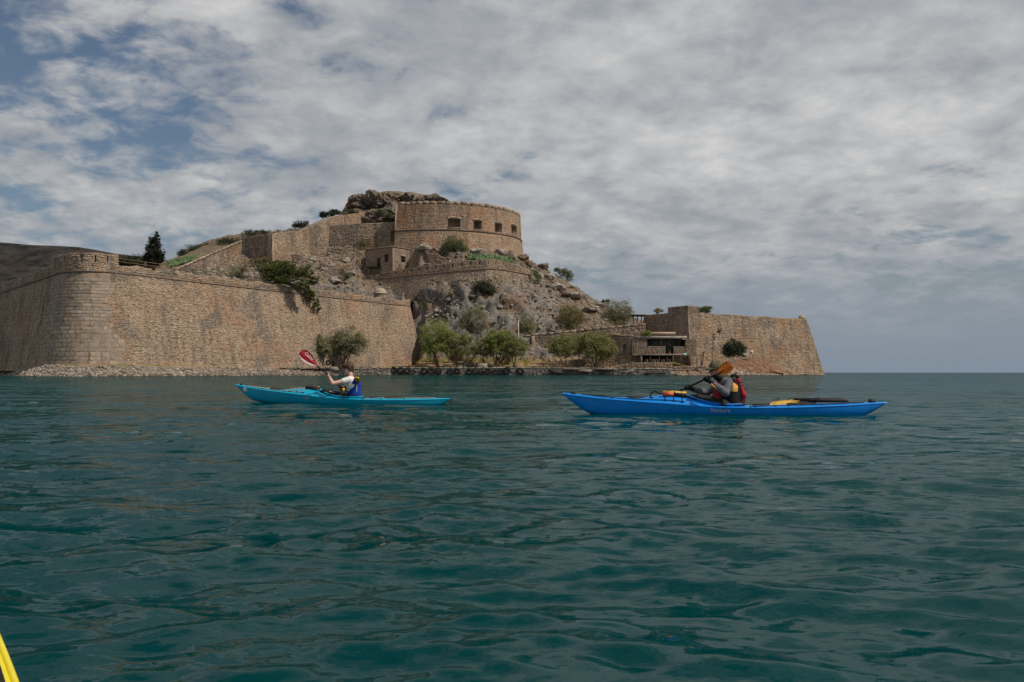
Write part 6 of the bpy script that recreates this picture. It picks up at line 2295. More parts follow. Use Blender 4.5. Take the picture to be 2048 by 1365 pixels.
def blade_mesh(root, tip, width, normal, thick=0.012, asym=0.12, camber=0.03, power=0.75):
    """paddle blade as a thin cambered solid with a spine; returns verts, faces"""
    root, tip, normal = (np.asarray(q, float) for q in (root, tip, normal))
    ax = tip - root
    Lb = np.linalg.norm(ax); ax = ax / Lb
    normal = normal - ax * (normal @ ax); normal /= np.linalg.norm(normal)
    side = np.cross(normal, ax)
    t = np.linspace(0, 1, 15)
    w = np.interp(t, (0, .12, .3, .5, .68, .82, .92, .97, 1), (.09, .28, .66, .92, 1.0, .96, .80, .60, .28)) * width / 2
    sh = asym * width * np.sin(t * math.pi * 0.5) * (t > 0)
    V = []
    for lay in (1, -1):
        for i in range(15):
            for q in (-1, -.55, -.14, 0, .14, .55, 1):
                spine = 0.009 * max(0, 1 - abs(q) / 0.3) * (1 - t[i])
                cam = camber * (math.sin(math.pi * t[i]) * 0.4 + t[i] ** 2) - 0.012 * q * q
                V.append(root + ax * Lb * t[i] + side * (w[i] * q + sh[i]) + normal * (cam + lay * (thick / 2 * (1 - 0.7 * abs(q)) + spine)))
    V = np.array(V)
    g = grid_faces(15, 7)
    n = 15 * 7
    F = [g, g[:, ::-1] + n]
    rim = [i * 7 for i in range(15)] + [14 * 7 + j for j in range(1, 7)] + [i * 7 + 6 for i in range(13, -1, -1)] + [j for j in range(5, 0, -1)]
    F.append(np.array([(rim[k], rim[(k + 1) % len(rim)], rim[(k + 1) % len(rim)] + n, rim[k] + n) for k in range(len(rim))]))
    return V, F


# spare paddle in two halves on the aft deck
M_BLADE_Y = plain('amber_blade', (0.62, 0.38, 0.06), 0.4, 0.08, 5.0)
for k, (s0, s1, s2, y, up0, up1) in enumerate(((.645, .738, .875, -.10, .03, .02), (.655, .725, .865, .06, .04, .05))):
    a, b, e = KR.pt(s0, y, up0), KR.pt(s1, y * .95, up0 + .03), KR.pt(s2, y * .35, up1 + .02)
    W = local_to_world(KR, [a, b, e])
    r = empty('spare_paddle_half', W[1], ('near half of the split spare paddle on the blue aft deck', 'far half of the split spare paddle on the blue aft deck')[k], 'paddle')
    MB().tube(np.array([W[1], (W[1] + W[2]) / 2, W[2]]), 0.017, 8).build('shaft', K_CORD_BLACK, r, True)
    v, f = blade_mesh(W[1], W[0], 0.17, (0, -0.75, 0.65) if k == 0 else (0, -0.3, 0.95), camber=-0.035)
    mesh('blade', v, f, M_BLADE_Y, r, True)
bag = local_to_world(KR, [KR.pt(.80, .0, .035)])[0]
o = MB().tube(local_to_world(KR, [KR.pt(.765, -.02, .04), KR.pt(.80, -.01, .05), KR.pt(.86, 0, .045), KR.pt(.885, 0, .03)]), [0.022, 0.036, 0.034, 0.018], 10).build('deck_bag', K_RUBBER, None, True)
tag(o, 'long black roll strapped beside the spare paddle on the blue aft deck', 'bag')

# the photographer's own yellow kayak, bow just reaching into the lower left corner
ang = math.radians(116.4)
d = np.array((math.cos(ang), math.sin(ang)))
off = np.array((d[1], -d[0])) * YK_OFF if 'YK_OFF' in globals() else np.array((d[1], -d[0])) * -0.223
L = 5.2
ctr = off + d * (0.02 * L)
KY = Kayak('yellow kayak deck edge with a black deck line in the lower left corner', L, 0.58, K_YELLOW, K_YELLOW, ctr, ang + math.pi, cock=(.42, .60))
for y in (-1, 1):
    KY.line([(q, y * 0.90 * float(KY.hw(q))) for q in (.04, .09, .13, .17, .21, .25, .30, .35, .40)], K_CORD_BLACK, 0.0035, 'deck_line', 0.006)
    for q in (.12, .30):
        KY.fitting(q, y * 0.90 * float(KY.hw(q)))
KY.line([(.13, -.09), (.15, 0), (.13, .09)], K_CORD_BLACK, 0.006)
KY.hatch(.345, .11, .10)
MB().lathe([(0.001, 0.003), (0.06, 0.003), (0.06, 0)], tuple(KY.pt(.185, .09, .004)), 18).build('orange_sticker', plain('orange_print', (0.65, 0.17, 0.02), 0.5, 0.1, 5.0), KY.root, False, False)
# ---------------------------------------------------------------- people (one continuous skin per body, clothes as children)
def surface_net(fn, lo, hi, h):
    lo, hi = np.asarray(lo, float), np.asarray(hi, float)
    n = np.ceil((hi - lo) / h).astype(int) + 1
    g = [lo[i] + h * np.arange(n[i]) for i in range(3)]
    val = np.empty(n)
    for i in range(n[0]):
        yy, zz = np.meshgrid(g[1], g[2], indexing='ij')
        p = np.stack([np.full(yy.size, g[0][i]), yy.ravel(), zz.ravel()], 1)
        val[i] = fn(p).reshape(n[1], n[2])
    ins = val < 0
    m = n - 1
    cnt = np.zeros(m); acc = np.zeros((*m, 3))
    def corner(a): return tuple(slice(a[k], a[k] + m[k]) for k in range(3))
    for ax in range(3):
        o = [k for k in range(3) if k != ax]
        for s in (0, 1):
            for t in (0, 1):
                a = [0, 0, 0]; a[o[0]] = s; a[o[1]] = t
                b = list(a); b[ax] = 1
                va, vb = val[corner(a)], val[corner(b)]
                x = (va < 0) != (vb < 0)
                r = np.where(x, va / np.where(x, va - vb, 1), 0)
                cnt += x
                for k in range(3):
                    acc[..., k] += x * ((a[k] + r) if k == ax else a[k])
    act = cnt > 0
    idx = np.full(m, -1); idx[act] = np.arange(act.sum())
    cell = np.stack(np.nonzero(act), 1)
    V = lo + h * (cell + acc[act] / cnt[act][:, None])
    F = []
    for ax in range(3):
        o = [(ax + 1) % 3, (ax + 2) % 3]
        sl0 = [slice(None)] * 3; sl1 = [slice(None)] * 3
        sl0[ax] = slice(0, -1); sl1[ax] = slice(1, None)
        x = ins[tuple(sl0)] != ins[tuple(sl1)]
        e = np.stack(np.nonzero(x), 1)
        k = (e[:, o[0]] > 0) & (e[:, o[1]] > 0) & (e[:, o[0]] < m[o[0]]) & (e[:, o[1]] < m[o[1]])
        e = e[k]
        flip = ins[tuple(e.T)]
        q = []
        for du, dv in ((-1, -1), (0, -1), (0, 0), (-1, 0)):
            c = e.copy(); c[:, o[0]] += du; c[:, o[1]] += dv
            q.append(idx[tuple(c.T)])
        q = np.stack(q, 1)
        q[~flip] = q[~flip][:, ::-1]
        F.append(q)
    F = np.concatenate(F)
    return V, F[(F >= 0).all(1)]


def cap(a, b, ra, rb=None, sc=(1, 1, 1)):
    """tapered capsule; sc squeezes space so that it can be flattened"""
    a, b = np.asarray(a, float), np.asarray(b, float)
    rb = ra if rb is None else rb
    sc = np.asarray(sc, float)
    def f(p):
        q = (p - a) * sc; ab = (b - a) * sc
        t = np.clip((q @ ab) / max(ab @ ab, 1e-9), 0, 1)
        return (np.linalg.norm(q - t[:, None] * ab, axis=1) - (ra + (rb - ra) * t)) / max(sc)
    f.box = (np.minimum(a, b) - max(ra, rb) / sc.min() - 0.03, np.maximum(a, b) + max(ra, rb) / sc.min() + 0.03)
    return f


def blend(fs, k=0.03):
    def f(p):
        d = None
        for g in fs:
            lo, hi = g.box
            v = np.full(len(p), 1.0)
            near = ((p > lo - 0.08) & (p < hi + 0.08)).all(1)
            if near.any():
                v[near] = g(p[near])
            if d is None:
                d = v
            else:
                h = np.clip(0.5 + 0.5 * (v - d) / k, 0, 1)
                d = v * (1 - h) + d * h - k * h * (1 - h)
        return d
    f.box = (np.min([g.box[0] for g in fs], 0), np.max([g.box[1] for g in fs], 0))
    return f


def grow(f, t):
    g = lambda p: f(p) - t
    g.box = (f.box[0] - t, f.box[1] + t)
    return g


def cut(f, *planes):
    """keep the side where (p - c).n < 0 for every (c, n)"""
    def g(p):
        d = f(p)
        for c, n in planes:
            n = np.asarray(n, float) / np.linalg.norm(n)
            d = np.maximum(d, (p - np.asarray(c)) @ n)
        return d
    g.box = f.box
    return g


def shape(name, f, mat, parent, h=0.008, smooth=True):
    lo, hi = f.box
    v, q = surface_net(f, lo - 2 * h, hi + 2 * h, h)
    return mesh(name, v, q, mat, parent, smooth)


def hand_parts(c, ax, wrist, r=0.016, size=1.0, glove=0.0):
    """palm, four unequal fingers and a thumb closed round a shaft through c along ax, seen from a wrist point"""
    c, ax, wrist = (np.asarray(q, float) for q in (c, ax, wrist))
    ax = ax / np.linalg.norm(ax)
    w = wrist - c
    w = w - ax * (w @ ax); w /= np.linalg.norm(w)
    v = np.cross(ax, w)
    out = []
    pr = r + 0.014
    p0 = c + w * (pr + 0.012)
    out.append(cap(wrist, p0 + v * 0.004, 0.026 + glove, 0.026 + glove))
    out.append(cap(p0 - ax * 0.026 * size, p0 + ax * 0.026 * size, 0.021 + glove, 0.021 + glove))
    for k, (t, ln) in enumerate(((-0.032, 0.86), (-0.011, 1.0), (0.011, 0.96), (0.031, 0.76))):
        o = c + ax * t * size
        angs = np.radians(np.linspace(20, 20 + 215 * ln, 4))
        pts = [o + pr * (w * math.cos(a) + v * math.sin(a)) for a in angs]
        for a, b in zip(pts[:-1], pts[1:]):
            out.append(cap(a, b, 0.0095 + glove, 0.0088 + glove))
    o = c - ax * 0.036 * size
    pts = [p0 - ax * 0.03 * size, o + pr * (w * 0.5 - v * 0.9), o + pr * (-w * 0.5 - v * 0.9) - ax * 0.004]
    for a, b in zip(pts[:-1], pts[1:]):
        out.append(cap(a, b, 0.0115 + glove, 0.010 + glove))
    return out


SKIN_L = plain('fair_skin', (0.50, 0.30, 0.235), 0.55, 0.06, 9.0, 0.35)
SKIN_R = plain('tanned_skin', (0.36, 0.21, 0.16), 0.55, 0.06, 9.0, 0.35)
HAIR = plain('brown_hair', (0.055, 0.026, 0.014), 0.6, 0.35, 40.0, 0.4)
TEE = plain('white_cotton', (0.66, 0.64, 0.60), 0.9, 0.06, 12.0, 0.1)
VEST_B = plain('blue_vest', (0.008, 0.035, 0.25), 0.75, 0.15, 9.0, 0.2)
VEST_K = plain('black_vest', (0.012, 0.011, 0.012), 0.8, 0.2, 9.0, 0.2)
VEST_R = plain('red_vest', (0.26, 0.016, 0.026), 0.75, 0.15, 9.0, 0.2)
VEST_Y = plain('amber_panel', (0.58, 0.29, 0.06), 0.75, 0.1, 9.0, 0.2)
YELLOW_P = plain('yellow_patch', (0.72, 0.45, 0.03), 0.7, 0.08, 9.0, 0.2)
NEOPRENE = plain('black_neoprene', (0.010, 0.010, 0.011), 0.7, 0.2, 9.0, 0.25)
GREY_SLEEVE = plain('grey_rash_top', (0.105, 0.11, 0.125), 0.75, 0.12, 12.0, 0.2)
CAP_M = plain('camouflage_cap', (0.10, 0.095, 0.055), 0.85, 0.55, 38.0, 0.1)
LENS = plain('dark_lens', (0.008, 0.008, 0.009), 0.15, 0.05, 5.0, 0.5)
LIP = plain('lips', (0.36, 0.14, 0.12), 0.5, 0.05, 5.0)
EYE_M = plain('eye', (0.3, 0.27, 0.25), 0.2, 0.3, 60.0)
BLADE_RED = plain('red_blade', (0.34, 0.010, 0.022), 0.4, 0.08, 6.0)
BLADE_OR = plain('orange_blade', (0.85, 0.19, 0.008), 0.35, 0.12, 6.0)
BLADE_BR = plain('wet_orange_blade', (0.42, 0.13, 0.05), 0.3, 0.15, 6.0)


def head_parts(c, yaw=0.0, tilt=0.0, s=1.0):
    """skull, jaw, nose, ears for a face looking along -x (turned by yaw about z, nodded by tilt)"""
    c = np.asarray(c, float)
    R = np.array(Matrix.Rotation(yaw, 3, 'Z') @ Matrix.Rotation(tilt, 3, 'Y'))
    T = lambda x, y, z: c + R @ np.array((x, y, z)) * s
    parts = [cap(T(0.022, 0, 0.035), T(-0.012, 0, 0.03), 0.083 * s, 0.080 * s, (1, 1.1, 0.95)),
             cap(T(-0.035, 0, -0.02), T(-0.055, 0, -0.072), 0.060 * s, 0.036 * s),
             cap(T(-0.01, 0, -0.04), T(-0.04, 0, -0.07), 0.058 * s, 0.044 * s),
             cap(T(-0.088, 0, 0.012), T(-0.106, 0, -0.022), 0.009 * s, 0.015 * s),
             cap(T(0.008, 0.073, 0.01), T(0.006, 0.075, -0.025), 0.016 * s, 0.012 * s, (1, 1.3, 1)),
             cap(T(0.008, -0.073, 0.01), T(0.006, -0.075, -0.025), 0.016 * s, 0.012 * s, (1, 1.3, 1))]
    return parts, T


def face_details(T, root, lens=False):
    for y in (-0.03, 0.03):
        MB().lathe([(0.0005, -0.012), (0.009, -0.008), (0.012, 0), (0.009, 0.008), (0.0005, 0.012)], T(-0.082, y, 0.012), 10).build('eye', EYE_M, root, True)
    MB().tube([T(-0.094, -0.022, -0.055), T(-0.100, 0, -0.053), T(-0.094, 0.022, -0.055)], 0.006, 6).build('mouth', LIP, root, True)
    if lens:
        g = None
        for y in (-1, 1):
            q = [T(-0.098, y * 0.008, 0.025), T(-0.099, y * 0.045, 0.028), T(-0.088, y * 0.066, 0.022), T(-0.086, y * 0.062, -0.004), T(-0.097, y * 0.04, -0.012), T(-0.101, y * 0.012, -0.004)]
            e = [w + (T(1, 0, 0) - T(0, 0, 0)) * 0.007 for w in q]
            mb = MB().add(np.array(q + e), [list(range(6)), list(range(6, 12))[::-1]] + [[k, k + 6, (k + 1) % 6 + 6, (k + 1) % 6] for k in range(6)])
            o = mb.build('lens' if g else 'sunglasses', LENS, g or root)
            g = g or o
            MB().tube([T(-0.088, y * 0.066, 0.018), T(-0.03, y * 0.086, 0.018), T(0.015, y * 0.084, 0.008)], 0.005, 5).build('temple_arm', LENS, g)


# ---- left paddler ---------------------------------------------------------------------------------
def left_person():
    D = 21.0
    Q = lambda x, y, d=0.0: P(x, y, D + d)
    root = empty('person', Q(708, 803), 'paddler in white T-shirt and blue vest holding up a red bladed paddle', 'person')
    pel, waist, chest, neck = Q(709, 801), Q(708, 789), Q(706, 771), Q(702.5, 755)
    head = Q(696.5, 736.5)
    lat = np.array((0.06, 1.0, 0.0)); lat /= np.linalg.norm(lat)
    shn, shf = neck + lat * -0.165 + (0.0, 0, -0.055), neck + lat * 0.165 + (-0.03, 0, -0.06)
    hn = Q(657.0, 751.0, -0.22)
    hf = Q(677.5, 770.0, 0.10)
    eln, elf = Q(665.5, 767.5, -0.30), Q(684, 780, 0.32)
    ax = hf - hn
    wn = hn + (eln - hn) / np.linalg.norm(eln - hn) * 0.055
    wf = hf + (elf - hf) / np.linalg.norm(elf - hf) * 0.055
    torso = [cap(pel, waist, 0.125, 0.115, (1, 0.72, 1)), cap(waist, chest, 0.112, 0.128, (1, 0.70, 1)), cap(chest, neck + (0, 0, -0.06), 0.125, 0.085, (1, 0.62, 1))]
    arms = []
    for sh, el, w in ((shn, eln, wn), (shf, elf, wf)):
        arms += [cap(sh, el, 0.056, 0.043), cap(el, el + (w - el) * 0.35, 0.044, 0.043), cap(el + (w - el) * 0.35, w, 0.043, 0.027)]
    legs = []
    for s in (-1, 1):
        hip = pel + lat * s * 0.085
        knee = Q(649, 784.5, 0.09 + s * 0.11)
        ankle = Q(616, 801, 0.19 + s * 0.06)
        legs += [cap(hip, knee, 0.085, 0.06), cap(knee, ankle, 0.057, 0.04), cap(ankle, ankle + (-0.12, 0, 0.06), 0.035, 0.03)]
    hp, T = head_parts(head, math.radians(8), math.radians(-10), 1.03)
    neckp = [cap(neck + (0.005, 0, -0.05), head + (0.02, 0, -0.06), 0.058, 0.052)]
    hands = hand_parts(hn, ax, wn) + hand_parts(hf, ax, wf)
    body = blend(torso + neckp + hp + arms + legs + hands, 0.012)
    o = shape('body', body, SKIN_L, root, 0.0075)
    face_details(T, root, True)
    # hair: a bob to the nape with a fringe
    hair = blend([cap(T(0.03, 0, 0.045), T(-0.018, 0, 0.05), 0.098, 0.090, (1, 1.06, 0.92)), cap(T(0.055, 0, 0.02), T(0.062, 0, -0.05), 0.075, 0.05, (1, 0.86, 1)),
                  cap(T(0.02, 0.075, 0.0), T(0.03, 0.066, -0.055), 0.034, 0.024), cap(T(0.02, -0.075, 0.02), T(0.034, -0.066, -0.05), 0.032, 0.024), cap(T(-0.06, -0.045, 0.068), T(-0.06, 0.045, 0.068), 0.034, 0.034)], 0.03)
    def hair2(p):
        return hair(p) + 0.007 * vnoise(p * np.array((60, 60, 22)), 3)
    hair2.box = hair.box
    shape('hair', hair2, HAIR, root, 0.0075)
    # white T-shirt with short sleeves
    tee = blend([grow(t, 0.012) for t in torso] + [cap(shn, shn + (eln - shn) * 0.36, 0.078, 0.066), cap(shf, shf + (elf - shf) * 0.36, 0.078, 0.066)], 0.035)
    tee = cut(tee, (neck + (0.0, 0, 0.022), (0.25, 0, 1)), (shn + (eln - shn) * 0.36, eln - shn) if False else (waist, (0, 0, -1)))
    shape('t_shirt', tee, TEE, root, 0.009)
    # long black trousers
    tr = blend([grow(t, 0.012) for t in legs] + [grow(torso[0], 0.012)], 0.03)
    tr = cut(tr, (waist + (0, 0, -0.01), (0.55, 0, 1)))
    shape('trousers', tr, NEOPRENE, root, 0.010)
    # spray apron bunched round the hips
    ap = blend([cap(Q(649, 786, 0.0), Q(708, 799, -0.13), 0.085, 0.095), cap(Q(649, 786, 0.19), Q(708, 799, 0.12), 0.085, 0.095), cap(Q(690, 799), Q(729, 799), 0.12, 0.08, (1, 0.5, 1.3))], 0.05)
    ap = cut(ap, (Q(690, 806), (0, 0, -1)))
    shape('spray_deck', ap, NEOPRENE, root, 0.011)
    mk = MB()
    for (x, y, w, h) in ((661, 783.2, .05, .018), (665, 784.6, .03, .014), (668.4, 785.6, .014, .014)):
        mk.box(Q(x, y, -0.135), (w, 0.006, h))
    mk.build('trouser_print', K_WHITE_PRINT, root)
    # blue buoyancy vest
    vst = blend([cap(waist + (0.015, 0, -0.03), chest + (0.012, 0, 0.01), 0.148, 0.158, (1, 0.74, 1)), cap(chest + (0.02, 0, 0), neck + (0.025, 0, -0.065), 0.148, 0.085, (1, 0.86, 1))], 0.03)
    arm_hole = cap(shn + (-0.045, -0.16, -0.115), shn + (-0.045, 0.10, -0.115), 0.098, 0.098, (1.15, 1, 0.72))
    arm_hole2 = cap(shf + (-0.045, 0.16, -0.115), shf + (-0.045, -0.10, -0.115), 0.098, 0.098, (1.15, 1, 0.72))
    vv = lambda p: np.maximum(np.maximum(vst(p), -arm_hole(p)), -arm_hole2(p))
    vv.box = vst.box
    v2 = cut(vv, (neck + (0, 0, -0.012), (0.1, 0, 1)), (waist + (0, 0, -0.075), (0, 0, -1)))
    vest = shape('life_vest', v2, VEST_B, root, 0.009)
    nb = np.array((0.86, -0.5, 0.05)); nb /= np.linalg.norm(nb)
    tanb = np.cross((0, 0, 1), nb); tanb /= np.linalg.norm(tanb)
    upb = np.cross(nb, tanb)
    def on_vest(fn, x, y, d0=-0.45):
        """first point of a shape on the line of sight"""
        ds = np.arange(d0, 0.3, 0.004)
        pts = np.array([P(x, y, D + q) for q in ds])
        val = fn(pts)
        k = np.argmax(val < 0.002)
        return pts[k]
    pc = [on_vest(v2, *q) for q in ((707.6, 754.6), (716.2, 754.6), (720.5, 763.2), (713.2, 764.2))]
    gx = np.linspace(0, 1, 7)
    patch = []
    for b in gx:
        for a in gx:
            x = (707.6 + (716.6 - 707.6) * a) * (1 - b) + (712.8 + (720.6 - 712.8) * a) * b
            y = 754.4 + 9.6 * b
            patch.append(on_vest(v2, x, y))
    patch = np.array(patch)
    no = np.array((0.35, -0.93, 0.05))
    PV = np.concatenate([patch + no * 0.012, patch - no * 0.004])
    g = grid_faces(7, 7)
    rim = list(range(7)) + [7 * i + 6 for i in range(1, 7)] + [42 + j for j in range(5, -1, -1)] + [7 * i for i in range(5, 0, -1)]
    pat = mesh('yellow_panel', PV, [g, g[:, ::-1] + 49, np.array([(rim[k], rim[(k + 1) % len(rim)], rim[(k + 1) % len(rim)] + 49, rim[k] + 49) for k in range(len(rim))])], YELLOW_P, vest, True)
    o_ = patch[3 * 7 + 1] + no * 0.016 - np.array(root.location)
    xa = patch[3 * 7 + 5] - patch[3 * 7 + 1]; xa /= np.linalg.norm(xa)
    za = np.array((0, 0, 1.0)) - xa * xa[2]; za /= np.linalg.norm(za)
    ya = np.cross(za, xa)
    M = Matrix(((xa[0], za[0], -ya[0], o_[0]), (xa[1], za[1], -ya[1], o_[1]), (xa[2], za[2], -ya[2], o_[2] - 0.012), (0, 0, 0, 1)))
    put_text('PEAK', 0.040, VEST_K, pat, M, 'lettering')
    st = np.array([on_vest(v2, 713.4 - 0.0 * t, 768 + 17 * t) for t in np.linspace(0, 1, 8)]) + no * 0.004
    MB().tube(st, 0.009, 6).build('reflective_strip', K_GREY_PRINT, vest)
    bk = on_vest(v2, 690, 789) + np.array((-0.03, -0.02, 0.02))
    MB().box(bk + (0, 0, 0.08), (0.05, 0.03, 0.06)).build('buckle', YELLOW_P, vest)
    MB().tube([on_vest(v2, x, 791) + (0, -0.006, 0) for x in (690, 697, 704, 711, 718)], 0.012, 6).build('waist_strap', VEST_K, vest)
    # paddle
    a = ax / np.linalg.norm(ax)
    bl0 = Q(635.5, 733.5, -0.42); tip = Q(601.5, 703.0, -0.62)
    a = (hf - bl0) / np.linalg.norm(hf - bl0)
    end = hf + a * 0.62
    pr = empty('kayak_paddle', hn, 'black shafted paddle with a raised red blade held by the left paddler', 'paddle')
    MB().tube([bl0, hn, hf, end], 0.0155, 10).build('shaft', K_CORD_BLACK, pr, True)
    nrm = np.array((0.25, -1.0, 0.12))
    v, f = blade_mesh(bl0, tip, 0.245, nrm, asym=0.06, camber=0.012)
    bl = mesh('blade', v, f, BLADE_RED, pr, True)
    v, f = blade_mesh(end, end + a * 0.46, 0.19, (0.4, -0.2, 0.9), camber=0.02)
    mesh('blade', v, f, BLADE_RED, pr, True)
    MB().tube([bl0 - a * -0.03, bl0 + a * 0.005], [0.02, 0.03], 10).build('drip_ring', K_CORD_BLACK, pr, True)
    # white crescent and lettering on the blade
    axb = (tip - bl0); Lb = np.linalg.norm(axb); axb /= Lb
    nn = nrm - axb * (nrm @ axb); nn /= np.linalg.norm(nn)
    side = np.cross(nn, axb)
    if side[2] > 0: side_low = -side
    else: side_low = side
    cres = MB()
    tt = np.linspace(0.05, 0.95, 22)
    w = np.interp(tt, (0, .12, .3, .5, .68, .82, .92, .97, 1), (.09, .28, .66, .92, 1.0, .96, .80, .60, .28)) * 0.245 / 2
    asy = 0.06 * 0.245 * np.sin(tt * math.pi * 0.5) * (1 if np.allclose(side, side_low) else -1)
    width = 0.030 * np.sin(np.clip((tt - 0.03) / 0.95, 0, 1) * math.pi) ** 0.6 + 0.004
    mid = bl0 + axb * Lb * tt[:, None]
    cam = 0.012 * (np.sin(math.pi * tt) * 0.4 + tt ** 2)
    outer = mid + side_low * (w * 0.90 + asy)[:, None] + nn * (cam + 0.012)[:, None]
    inner = mid + side_low * (w * 0.90 + asy - width)[:, None] + nn * (cam + 0.014)[:, None]
    cres.add(np.concatenate([outer, inner, outer - nn * 0.006, inner - nn * 0.006]), [np.array([(i, i + 1, 22 + i + 1, 22 + i) for i in range(21)])])
    cres.build('white_crescent', K_WHITE_PRINT, bl)
    xd = -axb
    yd = -side_low
    zd = np.cross(xd, yd)
    o_ = bl0 + axb * Lb * 0.82 + yd * 0.004 + nn * 0.024 - np.array(pr.location)
    M = Matrix(((xd[0], yd[0], zd[0], o_[0]), (xd[1], yd[1], zd[1], o_[1]), (xd[2], yd[2], zd[2], o_[2]), (0, 0, 0, 1)))
    put_text('Celtic', 0.098, K_WHITE_PRINT, bl, M, 'lettering')


left_person()


# ---- right paddler --------------------------------------------------------------------------------
def right_person():
    D = 15.7
    Q = lambda x, y, d=0.0: P(x, y, D + d)
    root = empty('person', Q(1460, 818), 'paddler in camouflage cap, grey sleeves and black and red vest', 'person')
    pel, waist, chest, neck = Q(1464, 815), Q(1463, 802), Q(1459, 780), Q(1449, 760)
    head = Q(1432, 741)
    lat = np.array((0.04, 1.0, 0.0)); lat /= np.linalg.norm(lat)
    shn, shf = Q(1457.5, 765.5, -0.185), Q(1441, 769, 0.17)
    hn, hf = Q(1413.0, 757.5, -0.22), Q(1374.5, 775.5, 0.16)
    eln, elf = Q(1451.5, 786, -0.28), Q(1412, 786.5, 0.26)
    ax = hf - hn; a = ax / np.linalg.norm(ax)
    wn = hn + (eln - hn) / np.linalg.norm(eln - hn) * 0.06
    wf = hf + (elf - hf) / np.linalg.norm(elf - hf) * 0.06
    torso = [cap(pel, waist, 0.13, 0.12, (1, 0.72, 1)), cap(waist, chest, 0.118, 0.13, (1, 0.70, 1)), cap(chest, neck + (0, 0, -0.05), 0.128, 0.085, (1, 0.62, 1))]
    arms = []
    for sh, el, w in ((shn, eln, wn), (shf, elf, wf)):
        arms += [cap(sh, el, 0.056, 0.046), cap(el, el + (w - el) * 0.35, 0.046, 0.045), cap(el + (w - el) * 0.35, w, 0.045, 0.030)]
    legs = []
    for s in (-1, 1):
        hip = pel + lat * s * 0.09
        knee = Q(1396, 797, 0.06 + s * 0.10)
        ankle = Q(1352, 811, 0.11 + s * 0.06)
        legs += [cap(hip, knee, 0.088, 0.062), cap(knee, ankle, 0.057, 0.04), cap(ankle, ankle + (-0.12, 0, 0.05), 0.034, 0.03)]
    hp, T = head_parts(head, math.radians(6), math.radians(-6), 1.04)
    neckp = [cap(neck + (0.01, 0, -0.05), head + (0.02, 0, -0.06), 0.062, 0.056)]
    hands = hand_parts(hn, ax, wn, 0.0155) + hand_parts(hf, ax, wf, 0.0155)
    body = blend(torso + neckp + hp + arms + legs + hands, 0.012)
    shape('body', body, SKIN_R, root, 0.0075)
    face_details(T, root, True)
    gl = blend(hand_parts(hn, ax, wn, 0.0155, 1.0, 0.004) + [cap(wn, wn + (eln - wn) * 0.22, 0.038, 0.042)], 0.010)
    shape('glove', gl, NEOPRENE, root, 0.007)
    gl = blend(hand_parts(hf, ax, wf, 0.0155, 1.0, 0.004) + [cap(wf, wf + (elf - wf) * 0.22, 0.038, 0.042)], 0.010)
    shape('glove', gl, NEOPRENE, root, 0.007)
    hair = blend([cap(T(0.03, 0, 0.035), T(0.045, 0, -0.02), 0.085, 0.06, (1, 1.0, 1)), cap(T(0.02, -0.07, 0.01), T(0.03, -0.064, -0.03), 0.022, 0.016), cap(T(0.02, 0.07, 0.01), T(0.03, 0.064, -0.03), 0.022, 0.016)], 0.02)
    shape('hair', hair, HAIR, root, 0.008)
    # cap with a peak
    cr = cut(blend([cap(T(0.022, 0, 0.052), T(-0.016, 0, 0.052), 0.097, 0.094, (1, 1.06, 0.93)), cap(T(-0.02, 0, 0.10), T(0.03, 0, 0.10), 0.055, 0.055, (1, 1, 1.2))], 0.03), (T(0, 0, 0.036), T(0, 0, -1) - T(0, 0, 0)))
    capo = shape('cap', cr, CAP_M, root, 0.008)
    pk = []
    for r_, dz in ((0.0, 0), (0.5, 0.004), (1.0, -0.014)):
        for q in np.linspace(-1, 1, 9):
            pk.append(T(-0.088 - 0.085 * r_ * math.sqrt(max(0.05, 1 - 0.72 * q * q)) + 0.045 * q * q * (1 - r_ * 0.4), q * 0.078, 0.046 + dz - 0.014 * q * q))
    pk = np.array(pk)
    up = (T(0, 0, 1) - T(0, 0, 0)) * 0.006
    g = grid_faces(3, 9)
    rim = list(range(9)) + [17, 26] + list(range(25, 17, -1)) + [9]
    mesh('cap_peak', np.concatenate([pk + up, pk - up]), [g, g[:, ::-1] + 27, np.array([(rim[k], rim[(k + 1) % len(rim)], rim[(k + 1) % len(rim)] + 27, rim[k] + 27) for k in range(len(rim))])], CAP_M, capo, True)
    # neck gaiter
    shape('neck_warmer', blend([cap(neck + (0.0, 0, -0.03), head + (0.006, 0, -0.085), 0.074, 0.068)], 0.02), NEOPRENE, root, 0.008)
    # grey long sleeved top
    sl = []
    for sh, el, w in ((shn, eln, wn), (shf, elf, wf)):
        sl += [cap(sh, el, 0.070, 0.056), cap(el, el + (w - el) * 0.35, 0.057, 0.054), cap(el + (w - el) * 0.35, w + (el - w) * 0.16, 0.054, 0.040)]
    top = blend([grow(t, 0.010) for t in torso[1:]] + sl, 0.03)
    def top2(p):
        return top(p) + 0.0045 * vnoise(p * np.array((16, 16, 34)), 4)
    top2.box = top.box
    shape('long_sleeved_top', top2, GREY_SLEEVE, root, 0.009)
    fw = [eln + (wn - eln) * t + np.array((-0.012, -0.03, -0.035)) for t in np.linspace(0.15, 0.9, 8)]
    MB().tube(fw, np.interp(np.linspace(0, 1, 8), (0, .5, 1), (.008, .014, .02)), 6).build('sleeve_stripe', VEST_Y, root, True)
    tr = cut(blend([grow(t, 0.012) for t in legs] + [grow(torso[0], 0.012)], 0.03), (waist, (0.55, 0, 1)))
    shape('trousers', tr, NEOPRENE, root, 0.010)
    ap = blend([cap(Q(1388, 797, 0.06), Q(1440, 806), 0.075, 0.10, (1, 0.45, 1)), cap(Q(1440, 808), Q(1480, 812), 0.11, 0.10, (1, 0.5, 1.3))], 0.05)
